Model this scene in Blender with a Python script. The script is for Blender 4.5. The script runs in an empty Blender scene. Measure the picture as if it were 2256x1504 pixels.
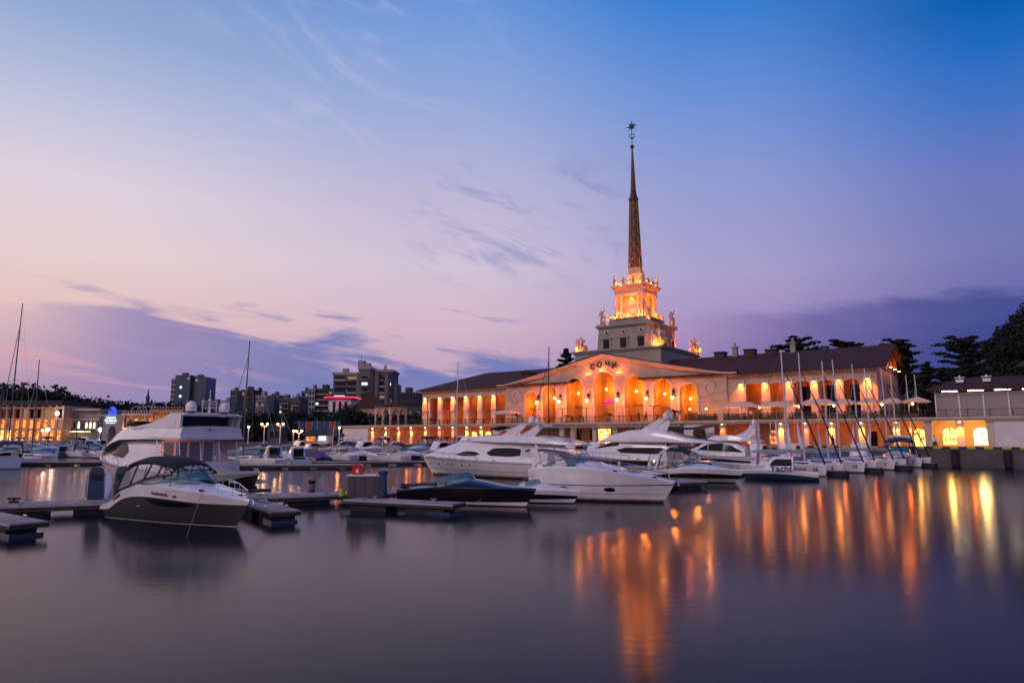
import bpy, bmesh, math, random
from mathutils import Vector, Matrix
R = math.radians
rnd = random.Random(7)
SC = bpy.context.scene
COL = SC.collection
# ------------------------------------------------------------------ camera
EYE = 3.8
PITCH = math.atan(210.0/1504.0)
cam = bpy.data.cameras.new('camera'); camo = bpy.data.objects.new('camera', cam); COL.objects.link(camo)
cam.sensor_width = 36.0; cam.lens = 24.0; cam.clip_start = 0.2; cam.clip_end = 9000
camo.location = (0, 0, EYE); camo.rotation_euler = (math.pi/2 + PITCH, 0, 0)
SC.camera = camo
SC.view_settings.view_transform = 'Standard'; SC.view_settings.look = 'None'
SC.view_settings.exposure = 0.0; SC.view_settings.gamma = 1.0
SC.cycles.max_bounces = 6; SC.cycles.diffuse_bounces = 3; SC.cycles.glossy_bounces = 4
SC.cycles.transparent_max_bounces = 12; SC.cycles.transmission_bounces = 4
SC.cycles.sample_clamp_indirect = 4.0; SC.cycles.use_denoising = True
SC.cycles.caustics_reflective = False; SC.cycles.caustics_refractive = False

# survey helpers (photo pixel -> ground point / point at a distance), used to read distances only
def ray(px, py):
    cx = (px-1128)/1504.0; cy = (752-py)/1504.0
    return (cx, math.cos(PITCH)-cy*math.sin(PITCH), math.sin(PITCH)+cy*math.cos(PITCH))
def gnd(px, py, z=0.0):
    r = ray(px, py); t = (z-EYE)/r[2]; return (r[0]*t, r[1]*t)
def at(px, py, Y):
    r = ray(px, py); t = Y/r[1]; return (r[0]*t, Y, EYE+r[2]*t)

# ------------------------------------------------------------------ world (dusk sky)
def lin(c):
    return tuple(((v/255.0)/12.92 if v/255.0 <= .04045 else ((v/255.0+.055)/1.055)**2.4) for v in c)
W = bpy.data.worlds.new('World'); SC.world = W; W.use_nodes = True
nt = W.node_tree; nt.nodes.clear()
def N(t, **k):
    n = nt.nodes.new(t)
    for a, b in k.items(): setattr(n, a, b)
    return n
def L(a, b): nt.links.new(a, b)
def MT(op, a, b=None, c=None, clamp=False):
    n = N('ShaderNodeMath', operation=op); n.use_clamp = clamp
    for i, v in enumerate((a, b, c)):
        if v is None: continue
        if isinstance(v, (int, float)): n.inputs[i].default_value = v
        else: L(v, n.inputs[i])
    return n.outputs[0]
def MIX(f, a, b, bt='MIX'):
    n = N('ShaderNodeMix', data_type='RGBA', blend_type=bt)
    if isinstance(f, (int, float)): n.inputs[0].default_value = f
    else: L(f, n.inputs[0])
    for i, v in ((6, a), (7, b)):
        if isinstance(v, tuple): n.inputs[i].default_value = (*v, 1)
        else: L(v, n.inputs[i])
    return n.outputs[2]
tc = N('ShaderNodeTexCoord'); sep = N('ShaderNodeSeparateXYZ'); L(tc.outputs['Generated'], sep.inputs[0])
X, Y, Z = sep.outputs
az = MT('ARCTAN2', X, MT('ABSOLUTE', Y))         # 0 ahead, + right (radians); mirrored behind the camera
el = MT('ARCSINE', Z)
eld = MT('MULTIPLY', el, 57.2958); azd = MT('MULTIPLY', az, 57.2958)
def ramp(stops):
    n = N('ShaderNodeValToRGB'); cr = n.color_ramp; cr.interpolation = 'EASE'
    while len(cr.elements) > 1: cr.elements.remove(cr.elements[-1])
    for i, (e, c) in enumerate(stops):
        p = max(0.0, min(1.0, (e+2)/62.0))
        q = cr.elements[0] if i == 0 else cr.elements.new(p)
        q.position = p; q.color = (*lin(c), 1)
    n.color_ramp.interpolation = 'LINEAR'
    L(MT('DIVIDE', MT('ADD', eld, 2.0), 62.0, clamp=True), n.inputs[0])
    return n.outputs[0]
cA = ramp([(-2,(150,126,158)),(2,(168,138,170)),(5,(206,168,182)),(9,(228,194,192)),(13,(230,208,208)),(18,(222,208,222)),(23,(190,194,220)),(28,(152,173,213)),(40,(66,116,188)),(60,(30,72,150))])
cB = ramp([(-2,(140,122,160)),(2,(160,136,178)),(5,(190,160,190)),(9,(212,182,198)),(14,(211,195,214)),(20,(190,184,214)),(26,(156,172,218)),(32,(122,158,218)),(36,(96,144,214)),(60,(20,70,160))])
cC = ramp([(-2,(90,84,140)),(4,(128,112,172)),(8,(164,140,188)),(13,(170,160,204)),(20,(146,156,210)),(27,(104,144,214)),(34,(40,122,208)),(60,(6,56,150))])
cD = ramp([(-2,(52,56,112)),(5,(62,68,138)),(10,(110,110,172)),(13,(118,122,180)),(18,(106,120,188)),(22,(70,116,194)),(26,(32,106,194)),(29,(0,94,176)),(60,(0,40,116))])
def sm(a, lo, hi):
    n = N('ShaderNodeMapRange', interpolation_type='SMOOTHSTEP'); n.clamp = True
    if isinstance(a, (int, float)): n.inputs[0].default_value = a
    else: L(a, n.inputs[0])
    n.inputs[1].default_value = lo; n.inputs[2].default_value = hi
    return n.outputs[0]
skyc = MIX(sm(azd, -36, -6), cA, cB)
skyc = MIX(sm(azd, -6, 19), skyc, cC)
skyc = MIX(sm(azd, 17, 38), skyc, cD)
def noise(ax, ex, scale, detail, seed, rough=.55, dist=0.0, skew=0.0):
    cmb = N('ShaderNodeCombineXYZ')
    e2 = MT('ADD', el, MT('MULTIPLY', az, skew))
    L(MT('MULTIPLY', az, ax), cmb.inputs[0]); L(MT('MULTIPLY', e2, ex), cmb.inputs[1]); cmb.inputs[2].default_value = seed
    n = N('ShaderNodeTexNoise'); n.inputs['Scale'].default_value = scale; n.inputs['Detail'].default_value = detail
    n.inputs['Roughness'].default_value = rough; n.inputs['Distortion'].default_value = dist
    L(cmb.outputs[0], n.inputs['Vector']); return n.outputs[0]
n1 = noise(2.2, 9, 2.0, 7, 3.1, .56, .5, .12)
n2 = noise(3.0, 22, 2.0, 6, 8.4, .55, .8, .12)
n3 = noise(2.0, 6.5, 2.6, 7, 5.7, .6, 1.2, .35)
# low bank of lavender cloud, left to centre; its top edge falls to the right
topE = MT('ADD', MT('MULTIPLY', azd, -0.08), 6.9)
edge = MT('ADD', MT('SUBTRACT', topE, eld), MT('ADD', MT('MULTIPLY', MT('SUBTRACT', n1, 0.5), 11.0), MT('MULTIPLY', MT('SUBTRACT', n2, 0.5), 7.0)))
bank = MT('MULTIPLY', sm(edge, -.7, 1.5), MT('MULTIPLY', sm(azd, -40, -27), MT('SUBTRACT', 1.0, sm(azd, 5, 24))))
streak = MT('SUBTRACT', 1.0, MT('MULTIPLY', MT('MULTIPLY', sm(n2, .5, .66), sm(azd, -8, -26)), .75))
bank = MT('MULTIPLY', bank, 1.0)
bankc = MIX(sm(azd, -30, -16), lin((150,136,182)), lin((116,124,182)))
skyc = MIX(MT('MULTIPLY', bank, MT('ADD', .70, MT('MULTIPLY', n2, .45)), clamp=True), skyc, bankc)
# pink streaks near the horizon at the left
pk = MT('MULTIPLY', MT('MULTIPLY', sm(n2, .54, .66), MT('SUBTRACT', 1.0, sm(azd, -27, -14))), MT('SUBTRACT', 1.0, sm(eld, 6, 10)))
skyc = MIX(MT('MULTIPLY', pk, .45), skyc, lin((222,168,180)))
# dark bank right
eR = MT('ADD', MT('SUBTRACT', 10.2, eld), MT('MULTIPLY', MT('SUBTRACT', n1, 0.5), 5.0))
bR = MT('MULTIPLY', MT('MULTIPLY', sm(eR, -.3, 1.0), sm(azd, 13, 25)), .85)
skyc = MIX(MT('MULTIPLY', bR, MT('ADD', .55, MT('MULTIPLY', n2, .45))), skyc, MIX(sm(azd, 20, 36), lin((96,92,156)), lin((48,66,136))))
# small mid clouds and thin high wisps
mid = MT('MULTIPLY', MT('MULTIPLY', sm(n3, .47, .66), sm(eld, 11, 17)), MT('SUBTRACT', 1.0, sm(eld, 20, 24)))
mid = MT('MULTIPLY', mid, MT('MULTIPLY', sm(azd, -12, -2), MT('SUBTRACT', 1.0, sm(azd, 7, 14))))
skyc = MIX(MT('MULTIPLY', mid, .8), skyc, lin((138,144,198)))
wi = MT('MULTIPLY', sm(n3, .50, .85), sm(eld, 19, 26))
wi = MT('MULTIPLY', wi, MT('MULTIPLY', sm(azd, -30, -18), MT('SUBTRACT', 1.0, sm(azd, -12, 4))))
skyc = MIX(MT('MULTIPLY', wi, .5), skyc, lin((206,200,222)))
# brighter evening glow behind the viewer's left shoulder
glow = MT('MULTIPLY', sm(MT('MULTIPLY', Y, -1.0), .05, .6), MT('SUBTRACT', 1.0, sm(eld, 25, 60)))
skyc = MIX(MT('MULTIPLY', glow, .6), skyc, lin((200,164,180)))
bg = N('ShaderNodeBackground'); L(skyc, bg.inputs[0]); bg.inputs[1].default_value = 1.0
wo = N('ShaderNodeOutputWorld'); L(bg.outputs[0], wo.inputs[0])
# ------------------------------------------------------------------ the sun: soft pink lamp added well above the horizon to shape the boats
sl = bpy.data.lights.new('sun', 'SUN'); sl.energy = 0.9; sl.angle = R(20); sl.color = (1, .74, .72)
so = bpy.data.objects.new('sun', sl); COL.objects.link(so)
so.rotation_euler = Vector((0.55, 0.60, -0.55)).to_track_quat('-Z', 'Y').to_euler()

# ------------------------------------------------------------------ materials
MATS = {}
def mat(name, col, rough=.6, metal=0.0, spec=.5, var=0.0, vscale=4.0, bump=0.0, bscale=30.0, brick=None, wave=None, coat=0.0, planks=0.0):
    m = bpy.data.materials.new(name); m.use_nodes = True; t = m.node_tree
    p = t.nodes['Principled BSDF']
    c = lin(col) if max(col) > 1.01 else col
    p.inputs['Base Color'].default_value = (*c, 1); p.inputs['Roughness'].default_value = rough
    p.inputs['Metallic'].default_value = metal; p.inputs['Specular IOR Level'].default_value = spec
    if coat: p.inputs['Coat Weight'].default_value = coat
    co = t.nodes.new('ShaderNodeTexCoord')
    last = None
    if var:
        n = t.nodes.new('ShaderNodeTexNoise'); n.inputs['Scale'].default_value = vscale; n.inputs['Detail'].default_value = 8
        t.links.new(co.outputs['Object'], n.inputs['Vector'])
        mr = t.nodes.new('ShaderNodeMapRange'); mr.inputs[1].default_value = .3; mr.inputs[2].default_value = .7
        mr.inputs[3].default_value = 1-var; mr.inputs[4].default_value = 1+var*.6
        t.links.new(n.outputs[0], mr.inputs[0])
        mx = t.nodes.new('ShaderNodeMix'); mx.data_type = 'RGBA'; mx.blend_type = 'MULTIPLY'; mx.inputs[0].default_value = 1
        mx.inputs[6].default_value = (*c, 1); t.links.new(mr.outputs[0], mx.inputs[7]); last = mx.outputs[2]
    if brick:
        # courses of masonry / planks / tiles: (width, height, mortar darkness)
        w, h, dk = brick[:3]
        sp = t.nodes.new('ShaderNodeSeparateXYZ'); t.links.new(co.outputs['Object'], sp.inputs[0])
        ad = t.nodes.new('ShaderNodeMath'); ad.operation = 'ADD'; t.links.new(sp.outputs[0], ad.inputs[0]); t.links.new(sp.outputs[1], ad.inputs[1])
        cb = t.nodes.new('ShaderNodeCombineXYZ'); t.links.new(ad.outputs[0], cb.inputs[0]); t.links.new(sp.outputs[2], cb.inputs[1])
        b = t.nodes.new('ShaderNodeTexBrick'); b.inputs['Scale'].default_value = 1; b.inputs['Brick Width'].default_value = w
        b.inputs['Row Height'].default_value = h; b.inputs['Mortar Size'].default_value = .02; b.inputs['Mortar Smooth'].default_value = .3
        b.inputs['Color1'].default_value = (1, 1, 1, 1); b.inputs['Color2'].default_value = (.86, .86, .86, 1)
        b.inputs['Mortar'].default_value = (dk, dk, dk, 1)
        t.links.new(cb.outputs[0], b.inputs['Vector'])
        mx = t.nodes.new('ShaderNodeMix'); mx.data_type = 'RGBA'; mx.blend_type = 'MULTIPLY'; mx.inputs[0].default_value = 1
        if last: t.links.new(last, mx.inputs[6])
        else: mx.inputs[6].default_value = (*c, 1)
        t.links.new(b.outputs[0], mx.inputs[7]); last = mx.outputs[2]
    if planks:
        sp = t.nodes.new('ShaderNodeSeparateXYZ'); t.links.new(co.outputs['Object'], sp.inputs[0])
        dv = t.nodes.new('ShaderNodeMath'); dv.operation = 'DIVIDE'; t.links.new(sp.outputs[0], dv.inputs[0]); dv.inputs[1].default_value = planks
        fc_ = t.nodes.new('ShaderNodeMath'); fc_.operation = 'FRACT'; t.links.new(dv.outputs[0], fc_.inputs[0])
        gt_ = t.nodes.new('ShaderNodeMapRange'); t.links.new(fc_.outputs[0], gt_.inputs[0]); gt_.inputs[1].default_value = .88; gt_.inputs[2].default_value = .94; gt_.inputs[3].default_value = 1; gt_.inputs[4].default_value = .25
        fl = t.nodes.new('ShaderNodeMath'); fl.operation = 'FLOOR'; t.links.new(dv.outputs[0], fl.inputs[0])
        wn = t.nodes.new('ShaderNodeTexWhiteNoise'); wn.noise_dimensions = '1D'; t.links.new(fl.outputs[0], wn.inputs['W'])
        m2 = t.nodes.new('ShaderNodeMapRange'); t.links.new(wn.outputs['Value'], m2.inputs[0]); m2.inputs[3].default_value = .72; m2.inputs[4].default_value = 1.08
        mm = t.nodes.new('ShaderNodeMath'); mm.operation = 'MULTIPLY'; t.links.new(gt_.outputs[0], mm.inputs[0]); t.links.new(m2.outputs[0], mm.inputs[1])
        mx = t.nodes.new('ShaderNodeMix'); mx.data_type = 'RGBA'; mx.blend_type = 'MULTIPLY'; mx.inputs[0].default_value = 1
        if last: t.links.new(last, mx.inputs[6])
        else: mx.inputs[6].default_value = (*c, 1)
        t.links.new(mm.outputs[0], mx.inputs[7]); last = mx.outputs[2]
    if wave:
        wv = t.nodes.new('ShaderNodeTexWave'); wv.inputs['Scale'].default_value = wave[0]; wv.bands_direction = wave[1]
        t.links.new(co.outputs['Object'], wv.inputs['Vector'])
        bm = t.nodes.new('ShaderNodeBump'); bm.inputs['Strength'].default_value = wave[2]; bm.inputs['Distance'].default_value = .05
        t.links.new(wv.outputs[0], bm.inputs['Height']); t.links.new(bm.outputs[0], p.inputs['Normal'])
    if bump:
        n = t.nodes.new('ShaderNodeTexNoise'); n.inputs['Scale'].default_value = bscale; n.inputs['Detail'].default_value = 5
        t.links.new(co.outputs['Object'], n.inputs['Vector'])
        bm = t.nodes.new('ShaderNodeBump'); bm.inputs['Strength'].default_value = bump; bm.inputs['Distance'].default_value = .05
        t.links.new(n.outputs[0], bm.inputs['Height']); t.links.new(bm.outputs[0], p.inputs['Normal'])
    if last: t.links.new(last, p.inputs['Base Color'])
    MATS[name] = m; return m
def emis(name, col, s):
    m = bpy.data.materials.new(name); m.use_nodes = True; t = m.node_tree; t.nodes.clear()
    e = t.nodes.new('ShaderNodeEmission')
    if name.startswith('win_') and s > 1.4:      # furnished rooms behind the glass: uneven light
        co = t.nodes.new('ShaderNodeTexCoord'); n = t.nodes.new('ShaderNodeTexNoise'); n.inputs['Scale'].default_value = 1.3; n.inputs['Detail'].default_value = 3
        mr = t.nodes.new('ShaderNodeMapRange'); mr.inputs[1].default_value = .35; mr.inputs[2].default_value = .68; mr.inputs[3].default_value = .15*s; mr.inputs[4].default_value = 1.5*s
        t.links.new(co.outputs['Object'], n.inputs['Vector']); t.links.new(n.outputs[0], mr.inputs[0]); t.links.new(mr.outputs[0], e.inputs[1])
    e.inputs[0].default_value = (*(lin(col) if max(col) > 1.01 else col), 1); e.inputs[1].default_value = s
    o = t.nodes.new('ShaderNodeOutputMaterial'); t.links.new(e.outputs[0], o.inputs[0]); MATS[name] = m; return m
def clear_mat(name, col, alpha, rough=.05):
    m = mat(name, col, rough); p = m.node_tree.nodes['Principled BSDF']; p.inputs['Alpha'].default_value = alpha; return m
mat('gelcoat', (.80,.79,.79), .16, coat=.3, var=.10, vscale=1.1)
mat('gelcoat_blue_cast', (.42,.58,.72), .22, coat=.2, var=.06, vscale=.8)  # white gelcoat with the far rows' bluish ambient light put into its colour
mat('gelcoat_cream', (.66,.63,.58), .22, coat=.2, var=.06, vscale=.8)
mat('hull_grey', (.05,.05,.052), .25, coat=.3, var=.1, vscale=1)
mat('hull_black', (.012,.012,.014), .15, coat=.4)
mat('hull_navy', (.02,.05,.11), .25, coat=.3)
mat('antifoul', (.02,.022,.03), .7)
mat('antifoul_blue', (.02,.08,.16), .6)
mat('grime', (.30,.25,.17), .6, var=.5, vscale=1.5)
mat('stripe_dark', (.03,.03,.04), .4)
mat('glass_dark', (.006,.007,.010), .05, spec=.28)
mat('glass_blue', (.02,.07,.10), .07, spec=.9)
clear_mat('vinyl', (.55,.5,.52), .32, .12)
clear_mat('windshield', (.05,.22,.28), .55, .05)
mat('canvas_dark', (.012,.014,.02), .85, bump=.3, bscale=6)
mat('canvas_grey', (.28,.28,.30), .85, bump=.4, bscale=4)
mat('canvas_navy', (.015,.035,.09), .8, bump=.4, bscale=4)
mat('canvas_blue', (.03,.12,.26), .8, bump=.4, bscale=4)
mat('canvas_purple', (.10,.05,.18), .8, bump=.4, bscale=4)
mat('steel', (.62,.63,.65), .22, metal=1)
mat('alu', (.58,.58,.6), .4, metal=.6)
mat('black_rubber', (.015,.015,.016), .8)
mat('black_sleeve', (.014,.015,.022), .85)
mat('rope', (.25,.24,.2), .9)
mat('teak', (.22,.12,.06), .6, var=.2, vscale=6)
mat('cushion', (.45,.42,.38), .8)
mat('dock_wood', (.44,.36,.33), .75, var=.35, vscale=.8, planks=.19, bump=.2, bscale=8)
mat('dock_side', (.045,.042,.04), .8, var=.3, vscale=2)
mat('float_dark', (.012,.014,.02), .6, var=.3, vscale=2)
mat('stone_wall', (.54,.38,.285), .8, var=.22, vscale=.6, brick=(.95,.42,.82), bump=.15, bscale=5)
mat('stone_plain', (.42,.35,.28), .8, var=.12, vscale=.8, bump=.1, bscale=5)
mat('stone_pale', (.54,.43,.345), .75, var=.2, vscale=.7, bump=.1, bscale=6)
mat('stone_grey', (.30,.29,.25), .85, var=.16, vscale=.8, bump=.15, bscale=6)
mat('plaster_ochre', (.62,.36,.10), .85, var=.2, vscale=.8)
mat('plaster_pink', (.46,.29,.20), .85, var=.12, vscale=.8)
mat('plaster_white', (.66,.63,.62), .85, var=.1, vscale=.6)
mat('roof_tile', (.062,.018,.013), .8, var=.3, vscale=.7, wave=(1.6,'X',.6))
mat('roof_dark', (.03,.035,.035), .7, var=.3, vscale=1)
mat('iron', (.015,.013,.014), .55)
mat('bronze_rib', (.30,.19,.10), .45, metal=.3)
mat('bronze', (.07,.045,.03), .5, metal=.4, var=.35, vscale=1.2)
mat('verdigris', (.05,.13,.09), .6, metal=.2, var=.3, vscale=3)
mat('statue_stone', (.50,.38,.26), .8, var=.2, vscale=3, bump=.3, bscale=6)
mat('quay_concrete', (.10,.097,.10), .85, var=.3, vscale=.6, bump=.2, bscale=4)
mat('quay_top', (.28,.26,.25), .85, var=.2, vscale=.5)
mat('yellow_paint', (.55,.42,.05), .6)
mat('black_paint', (.02,.02,.02), .6)
mat('umbrella_cloth', (.78,.55,.42), .8, var=.05)
mat('timber', (.20,.10,.05), .7, var=.3, vscale=4)
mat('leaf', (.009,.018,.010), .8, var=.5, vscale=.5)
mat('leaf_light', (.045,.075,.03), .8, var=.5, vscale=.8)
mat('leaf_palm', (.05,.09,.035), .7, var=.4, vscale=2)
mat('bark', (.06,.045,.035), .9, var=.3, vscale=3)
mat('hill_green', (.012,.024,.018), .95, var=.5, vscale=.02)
mat('ground', (.07,.065,.06), .95, var=.3, vscale=.2)
mat('bluebox', (.02,.05,.12), .3, coat=.4)
mat('tealbox', (.02,.07,.10), .3, coat=.4)
mat('dock_box', (.07,.065,.07), .6, var=.15, vscale=2)
mat('red_paint', (.50,.02,.02), .4)
mat('yellow_box', (.62,.55,.05), .5)
mat('white_paint', (.78,.77,.78), .5)
mat('flag_white', (.70,.68,.76), .8)
mat('flag_pink', (.62,.16,.26), .8)
mat('skin', (.45,.28,.2), .6)
mat('cloth_white', (.7,.7,.72), .8)
mat('cloth_dark', (.03,.03,.045), .8)
mat('cloth_red', (.3,.04,.05), .8)
mat('city_grey', (.13,.125,.125), .8, var=.15, vscale=.2)
mat('city_pale', (.30,.28,.27), .8, var=.15, vscale=.2)
mat('city_blue', (.03,.06,.10), .2, spec=.7)
mat('city_dark', (.035,.035,.04), .7, var=.2, vscale=.2)
mat('banner_blue', (.02,.07,.18), .7)
mat('banner_red', (.28,.05,.06), .7)
emis('lamp_warm', (1.0,.36,.08), 26)
emis('lamp_yellow', (1.0,.50,.13), 30)
emis('lamp_white', (1.0,.86,.72), 22)
emis('lamp_red', (1.0,.12,.05), 12)
emis('neon_pink', (1.0,.02,.14), 3.0)
emis('neon_red', (1.0,.03,.08), 3.0)
emis('sign_blue', (.03,.06,1.0), 2.2)
emis('sign_white', (.65,.82,1.0), 1.6)
emis('win_warm', (1.0,.30,.06), 1.9)
emis('win_yellow', (1.0,.48,.12), 4.2)
emis('win_white', (1.0,.72,.30), 8.0)
emis('win_dim', (.9,.55,.25), .35)
emis('win_cold', (.8,.9,1.0), 1.4)

# ------------------------------------------------------------------ mesh builder
SIDED = {'waterline_stain','canopy_frame','canopy_window','canopy_hem','side_window','side_vent','hull_window','side_curtain','porthole','aft_bulwark','coaming','aerial','hull_window_band','cleats','hull_stripe','rub_rail','chine_stripe','boot_stripe','cabin_window'}
class MB:
    def __init__(s): s.v = []; s.f = []; s.m = []; s.mats = []; s.cur = 0
    def use(s, name):
        if name not in s.mats: s.mats.append(name)
        s.cur = s.mats.index(name); return s
    def add(s, vs, fs):
        o = len(s.v); s.v += [tuple(map(float, q)) for q in vs]
        for f in fs: s.f.append(tuple(i+o for i in f)); s.m.append(s.cur)
        return s
    def box(s, x0, x1, y0, y1, z0, z1, taper=0.0):
        t = taper
        return s.add([(x0,y0,z0),(x1,y0,z0),(x1,y1,z0),(x0,y1,z0),(x0+t,y0+t,z1),(x1-t,y0+t,z1),(x1-t,y1-t,z1),(x0+t,y1-t,z1)],
              [(0,3,2,1),(4,5,6,7),(0,1,5,4),(1,2,6,5),(2,3,7,6),(3,0,4,7)])
    def tube(s, pts, r, n=6, cap=True):
        pts = [Vector(p) for p in pts]; rs = r if isinstance(r, (list, tuple)) else [r]*len(pts)
        vs = []; fs = []
        for i, p in enumerate(pts):
            d = (pts[min(i+1, len(pts)-1)]-pts[max(i-1, 0)]).normalized()
            a = d.cross(Vector((0,0,1))) if abs(d.z) < .95 else d.cross(Vector((1,0,0)))
            a.normalize(); b = d.cross(a)
            for k in range(n):
                t = 2*math.pi*k/n; vs.append(p+(a*math.cos(t)+b*math.sin(t))*rs[i])
        for i in range(len(pts)-1):
            for k in range(n):
                k2 = (k+1) % n; fs.append((i*n+k, i*n+k2, (i+1)*n+k2, (i+1)*n+k))
        if cap: fs.append(tuple(range(n))[::-1]); fs.append(tuple((len(pts)-1)*n+k for k in range(n)))
        return s.add(vs, fs)
    def lathe(s, prof, c=(0,0,0), n=12, rot=0.0):
        vs = []; fs = []
        for r, z in prof:
            for k in range(n):
                t = 2*math.pi*k/n+rot; vs.append((c[0]+r*math.cos(t), c[1]+r*math.sin(t), c[2]+z))
        for i in range(len(prof)-1):
            for k in range(n):
                k2 = (k+1) % n; fs.append((i*n+k, i*n+k2, (i+1)*n+k2, (i+1)*n+k))
        fs.append(tuple(range(n))[::-1]); fs.append(tuple((len(prof)-1)*n+k for k in range(n)))
        return s.add(vs, fs)
    def ball(s, c, r, n=10, sq=(1,1,1)):
        vs = []; fs = []; h = n//2+1
        for i in range(h+1):
            a = -math.pi/2+math.pi*i/h
            for k in range(n):
                t = 2*math.pi*k/n
                vs.append((c[0]+r*sq[0]*math.cos(a)*math.cos(t), c[1]+r*sq[1]*math.cos(a)*math.sin(t), c[2]+r*sq[2]*math.sin(a)))
        for i in range(h):
            for k in range(n):
                k2 = (k+1) % n; fs.append((i*n+k, i*n+k2, (i+1)*n+k2, (i+1)*n+k))
        return s.add(vs, fs)
    def poly(s, pts): return s.add(pts, [tuple(range(len(pts)))])
    def grid(s, rows, close=False):
        """rows of equally many points -> quad sheet"""
        n = len(rows[0]); vs = [p for r in rows for p in r]; fs = []
        for i in range(len(rows)-1):
            for k in range(n-1 if not close else n):
                k2 = (k+1) % n; fs.append((i*n+k, i*n+k2, (i+1)*n+k2, (i+1)*n+k))
        return s.add(vs, fs)
    def prism(s, pts, h0, h1, axis='y'):
        """flat outline pts (a,b) extruded: axis y -> (a, h, b); axis z -> (a, b, h); axis x -> (h, a, b)"""
        f = {'y': lambda a, b, h: (a, h, b), 'z': lambda a, b, h: (a, b, h), 'x': lambda a, b, h: (h, a, b)}[axis]
        n = len(pts); vs = [f(a, b, h0) for a, b in pts]+[f(a, b, h1) for a, b in pts]
        fs = [tuple(range(n)), tuple(range(n, 2*n))[::-1]]+[(i, i+n, (i+1) % n+n, (i+1) % n) for i in range(n)]
        return s.add(vs, fs)
    def build(s, name, parent=None, m=None, smooth=False, angle=40):
        if name in SIDED:      # the port and starboard pieces are parts of their own
            cy = [sum(s.v[i][1] for i in f)/len(f) for f in s.f]
            if any(c > .02 for c in cy) and any(c < -.02 for c in cy):
                for sg in (1, -1):
                    q = MB(); q.mats = list(s.mats)
                    for f, mi, c in zip(s.f, s.m, cy):
                        if (c >= 0) == (sg > 0): q.cur = mi; q.add([s.v[i] for i in f], [tuple(range(len(f)))])
                    o = q._build(name, parent, m, True if smooth else smooth, angle, weld=True)
                return o
        return s._build(name, parent, m, smooth, angle)
    def _build(s, name, parent=None, m=None, smooth=False, angle=40, weld=False):
        me = bpy.data.meshes.new(name); me.from_pydata(s.v, [], s.f)
        if m: s.mats = [m]; s.m = [0]*len(s.f)
        for k in s.mats: me.materials.append(MATS[k])
        me.polygons.foreach_set('material_index', s.m)
        bm = bmesh.new(); bm.from_mesh(me)
        if smooth or weld: bmesh.ops.remove_doubles(bm, verts=bm.verts, dist=1e-4)
        bmesh.ops.recalc_face_normals(bm, faces=bm.faces); bm.to_mesh(me); bm.free()
        if smooth:
            me.polygons.foreach_set('use_smooth', [True]*len(me.polygons))
            me.set_sharp_from_angle(angle=R(angle))
        me.update()
        o = bpy.data.objects.new(name, me); COL.objects.link(o)
        if parent: o.parent = parent
        return o
LABELS = {}
def tag(o, label, cat, group=None, kind=None):
    o['label'] = label; o['category'] = cat
    if group: o['group'] = group
    if kind: o['kind'] = kind
    LABELS.setdefault(label, []).append(o)
    if len(label.split()) > 16: print('LONG LABEL', label)
    return o
def struct(o, kind='structure'): o['kind'] = kind; return o
def thing(name, label, cat, loc=(0,0,0), rz=0.0, group=None):
    o = bpy.data.objects.new(name, None); o.empty_display_size = .1; COL.objects.link(o)
    o.location = loc; o.rotation_euler = (0, 0, rz); return tag(o, label, cat, group)
def place(o, loc, rz=0.0): o.location = loc; o.rotation_euler = (0, 0, rz); return o
def dup(o, loc, rz=0.0, label=None, parent=None, scale=None):
    c = o.copy(); COL.objects.link(c); c.parent = parent
    for ch in o.children: dup_child(ch, c)
    if parent is None:
        c.location = loc; c.rotation_euler = (0, 0, rz)
        if label: c['label'] = label
    if scale: c.scale = scale
    return c
def dup_child(ch, par):
    c = ch.copy(); COL.objects.link(c); c.parent = par
    for g in ch.children: dup_child(g, c)
def light(kind, loc, energy, col, parent=None, size=.15, spot=None, aim=None, blend=.5):
    l = bpy.data.lights.new('lamp_light', kind); l.energy = energy; l.color = col
    if kind in ('POINT', 'SPOT'): l.shadow_soft_size = size
    if spot: l.spot_size = R(spot); l.spot_blend = blend
    o = bpy.data.objects.new('lamp_light', l); COL.objects.link(o); o.location = loc
    if aim: o.rotation_euler = (Vector(aim)-Vector(loc)).to_track_quat('-Z', 'Y').to_euler()
    if parent: o.parent = parent
    return o
def text_mesh(body, size, depth=.02, m='black_paint', name='lettering', parent=None, loc=(0,0,0), rot=(math.pi/2,0,0), align='CENTER', bold=0.0):
    cu = bpy.data.curves.new(name, 'FONT'); cu.body = body; cu.size = size; cu.extrude = depth; cu.align_x = align; cu.align_y = 'CENTER'
    cu.offset = bold; cu.resolution_u = 2
    t = bpy.data.objects.new(name, cu); COL.objects.link(t)
    me = bpy.data.meshes.new_from_object(t); bpy.data.objects.remove(t)
    me.materials.clear(); me.materials.append(MATS[m]); me.name = name
    o = bpy.data.objects.new(name, me); COL.objects.link(o); o.location = loc; o.rotation_euler = rot
    if parent: o.parent = parent
    return o
def skin_mesh(verts, edges, radii, sub=1):
    me = bpy.data.meshes.new('body'); me.from_pydata(verts, edges, []); o = bpy.data.objects.new('tmp', me); COL.objects.link(o)
    md = o.modifiers.new('s', 'SKIN'); md.use_smooth_shade = True
    if sub: sm_ = o.modifiers.new('d', 'SUBSURF'); sm_.levels = sub
    for i, sv in enumerate(me.skin_vertices[0].data):
        r = radii[i]; sv.radius = (r, r) if not isinstance(r, tuple) else r
        sv.use_root = (i == 0)
    dg = bpy.context.evaluated_depsgraph_get(); dg.update()
    out = bpy.data.meshes.new_from_object(o.evaluated_get(dg)); bpy.data.objects.remove(o); return out

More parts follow.
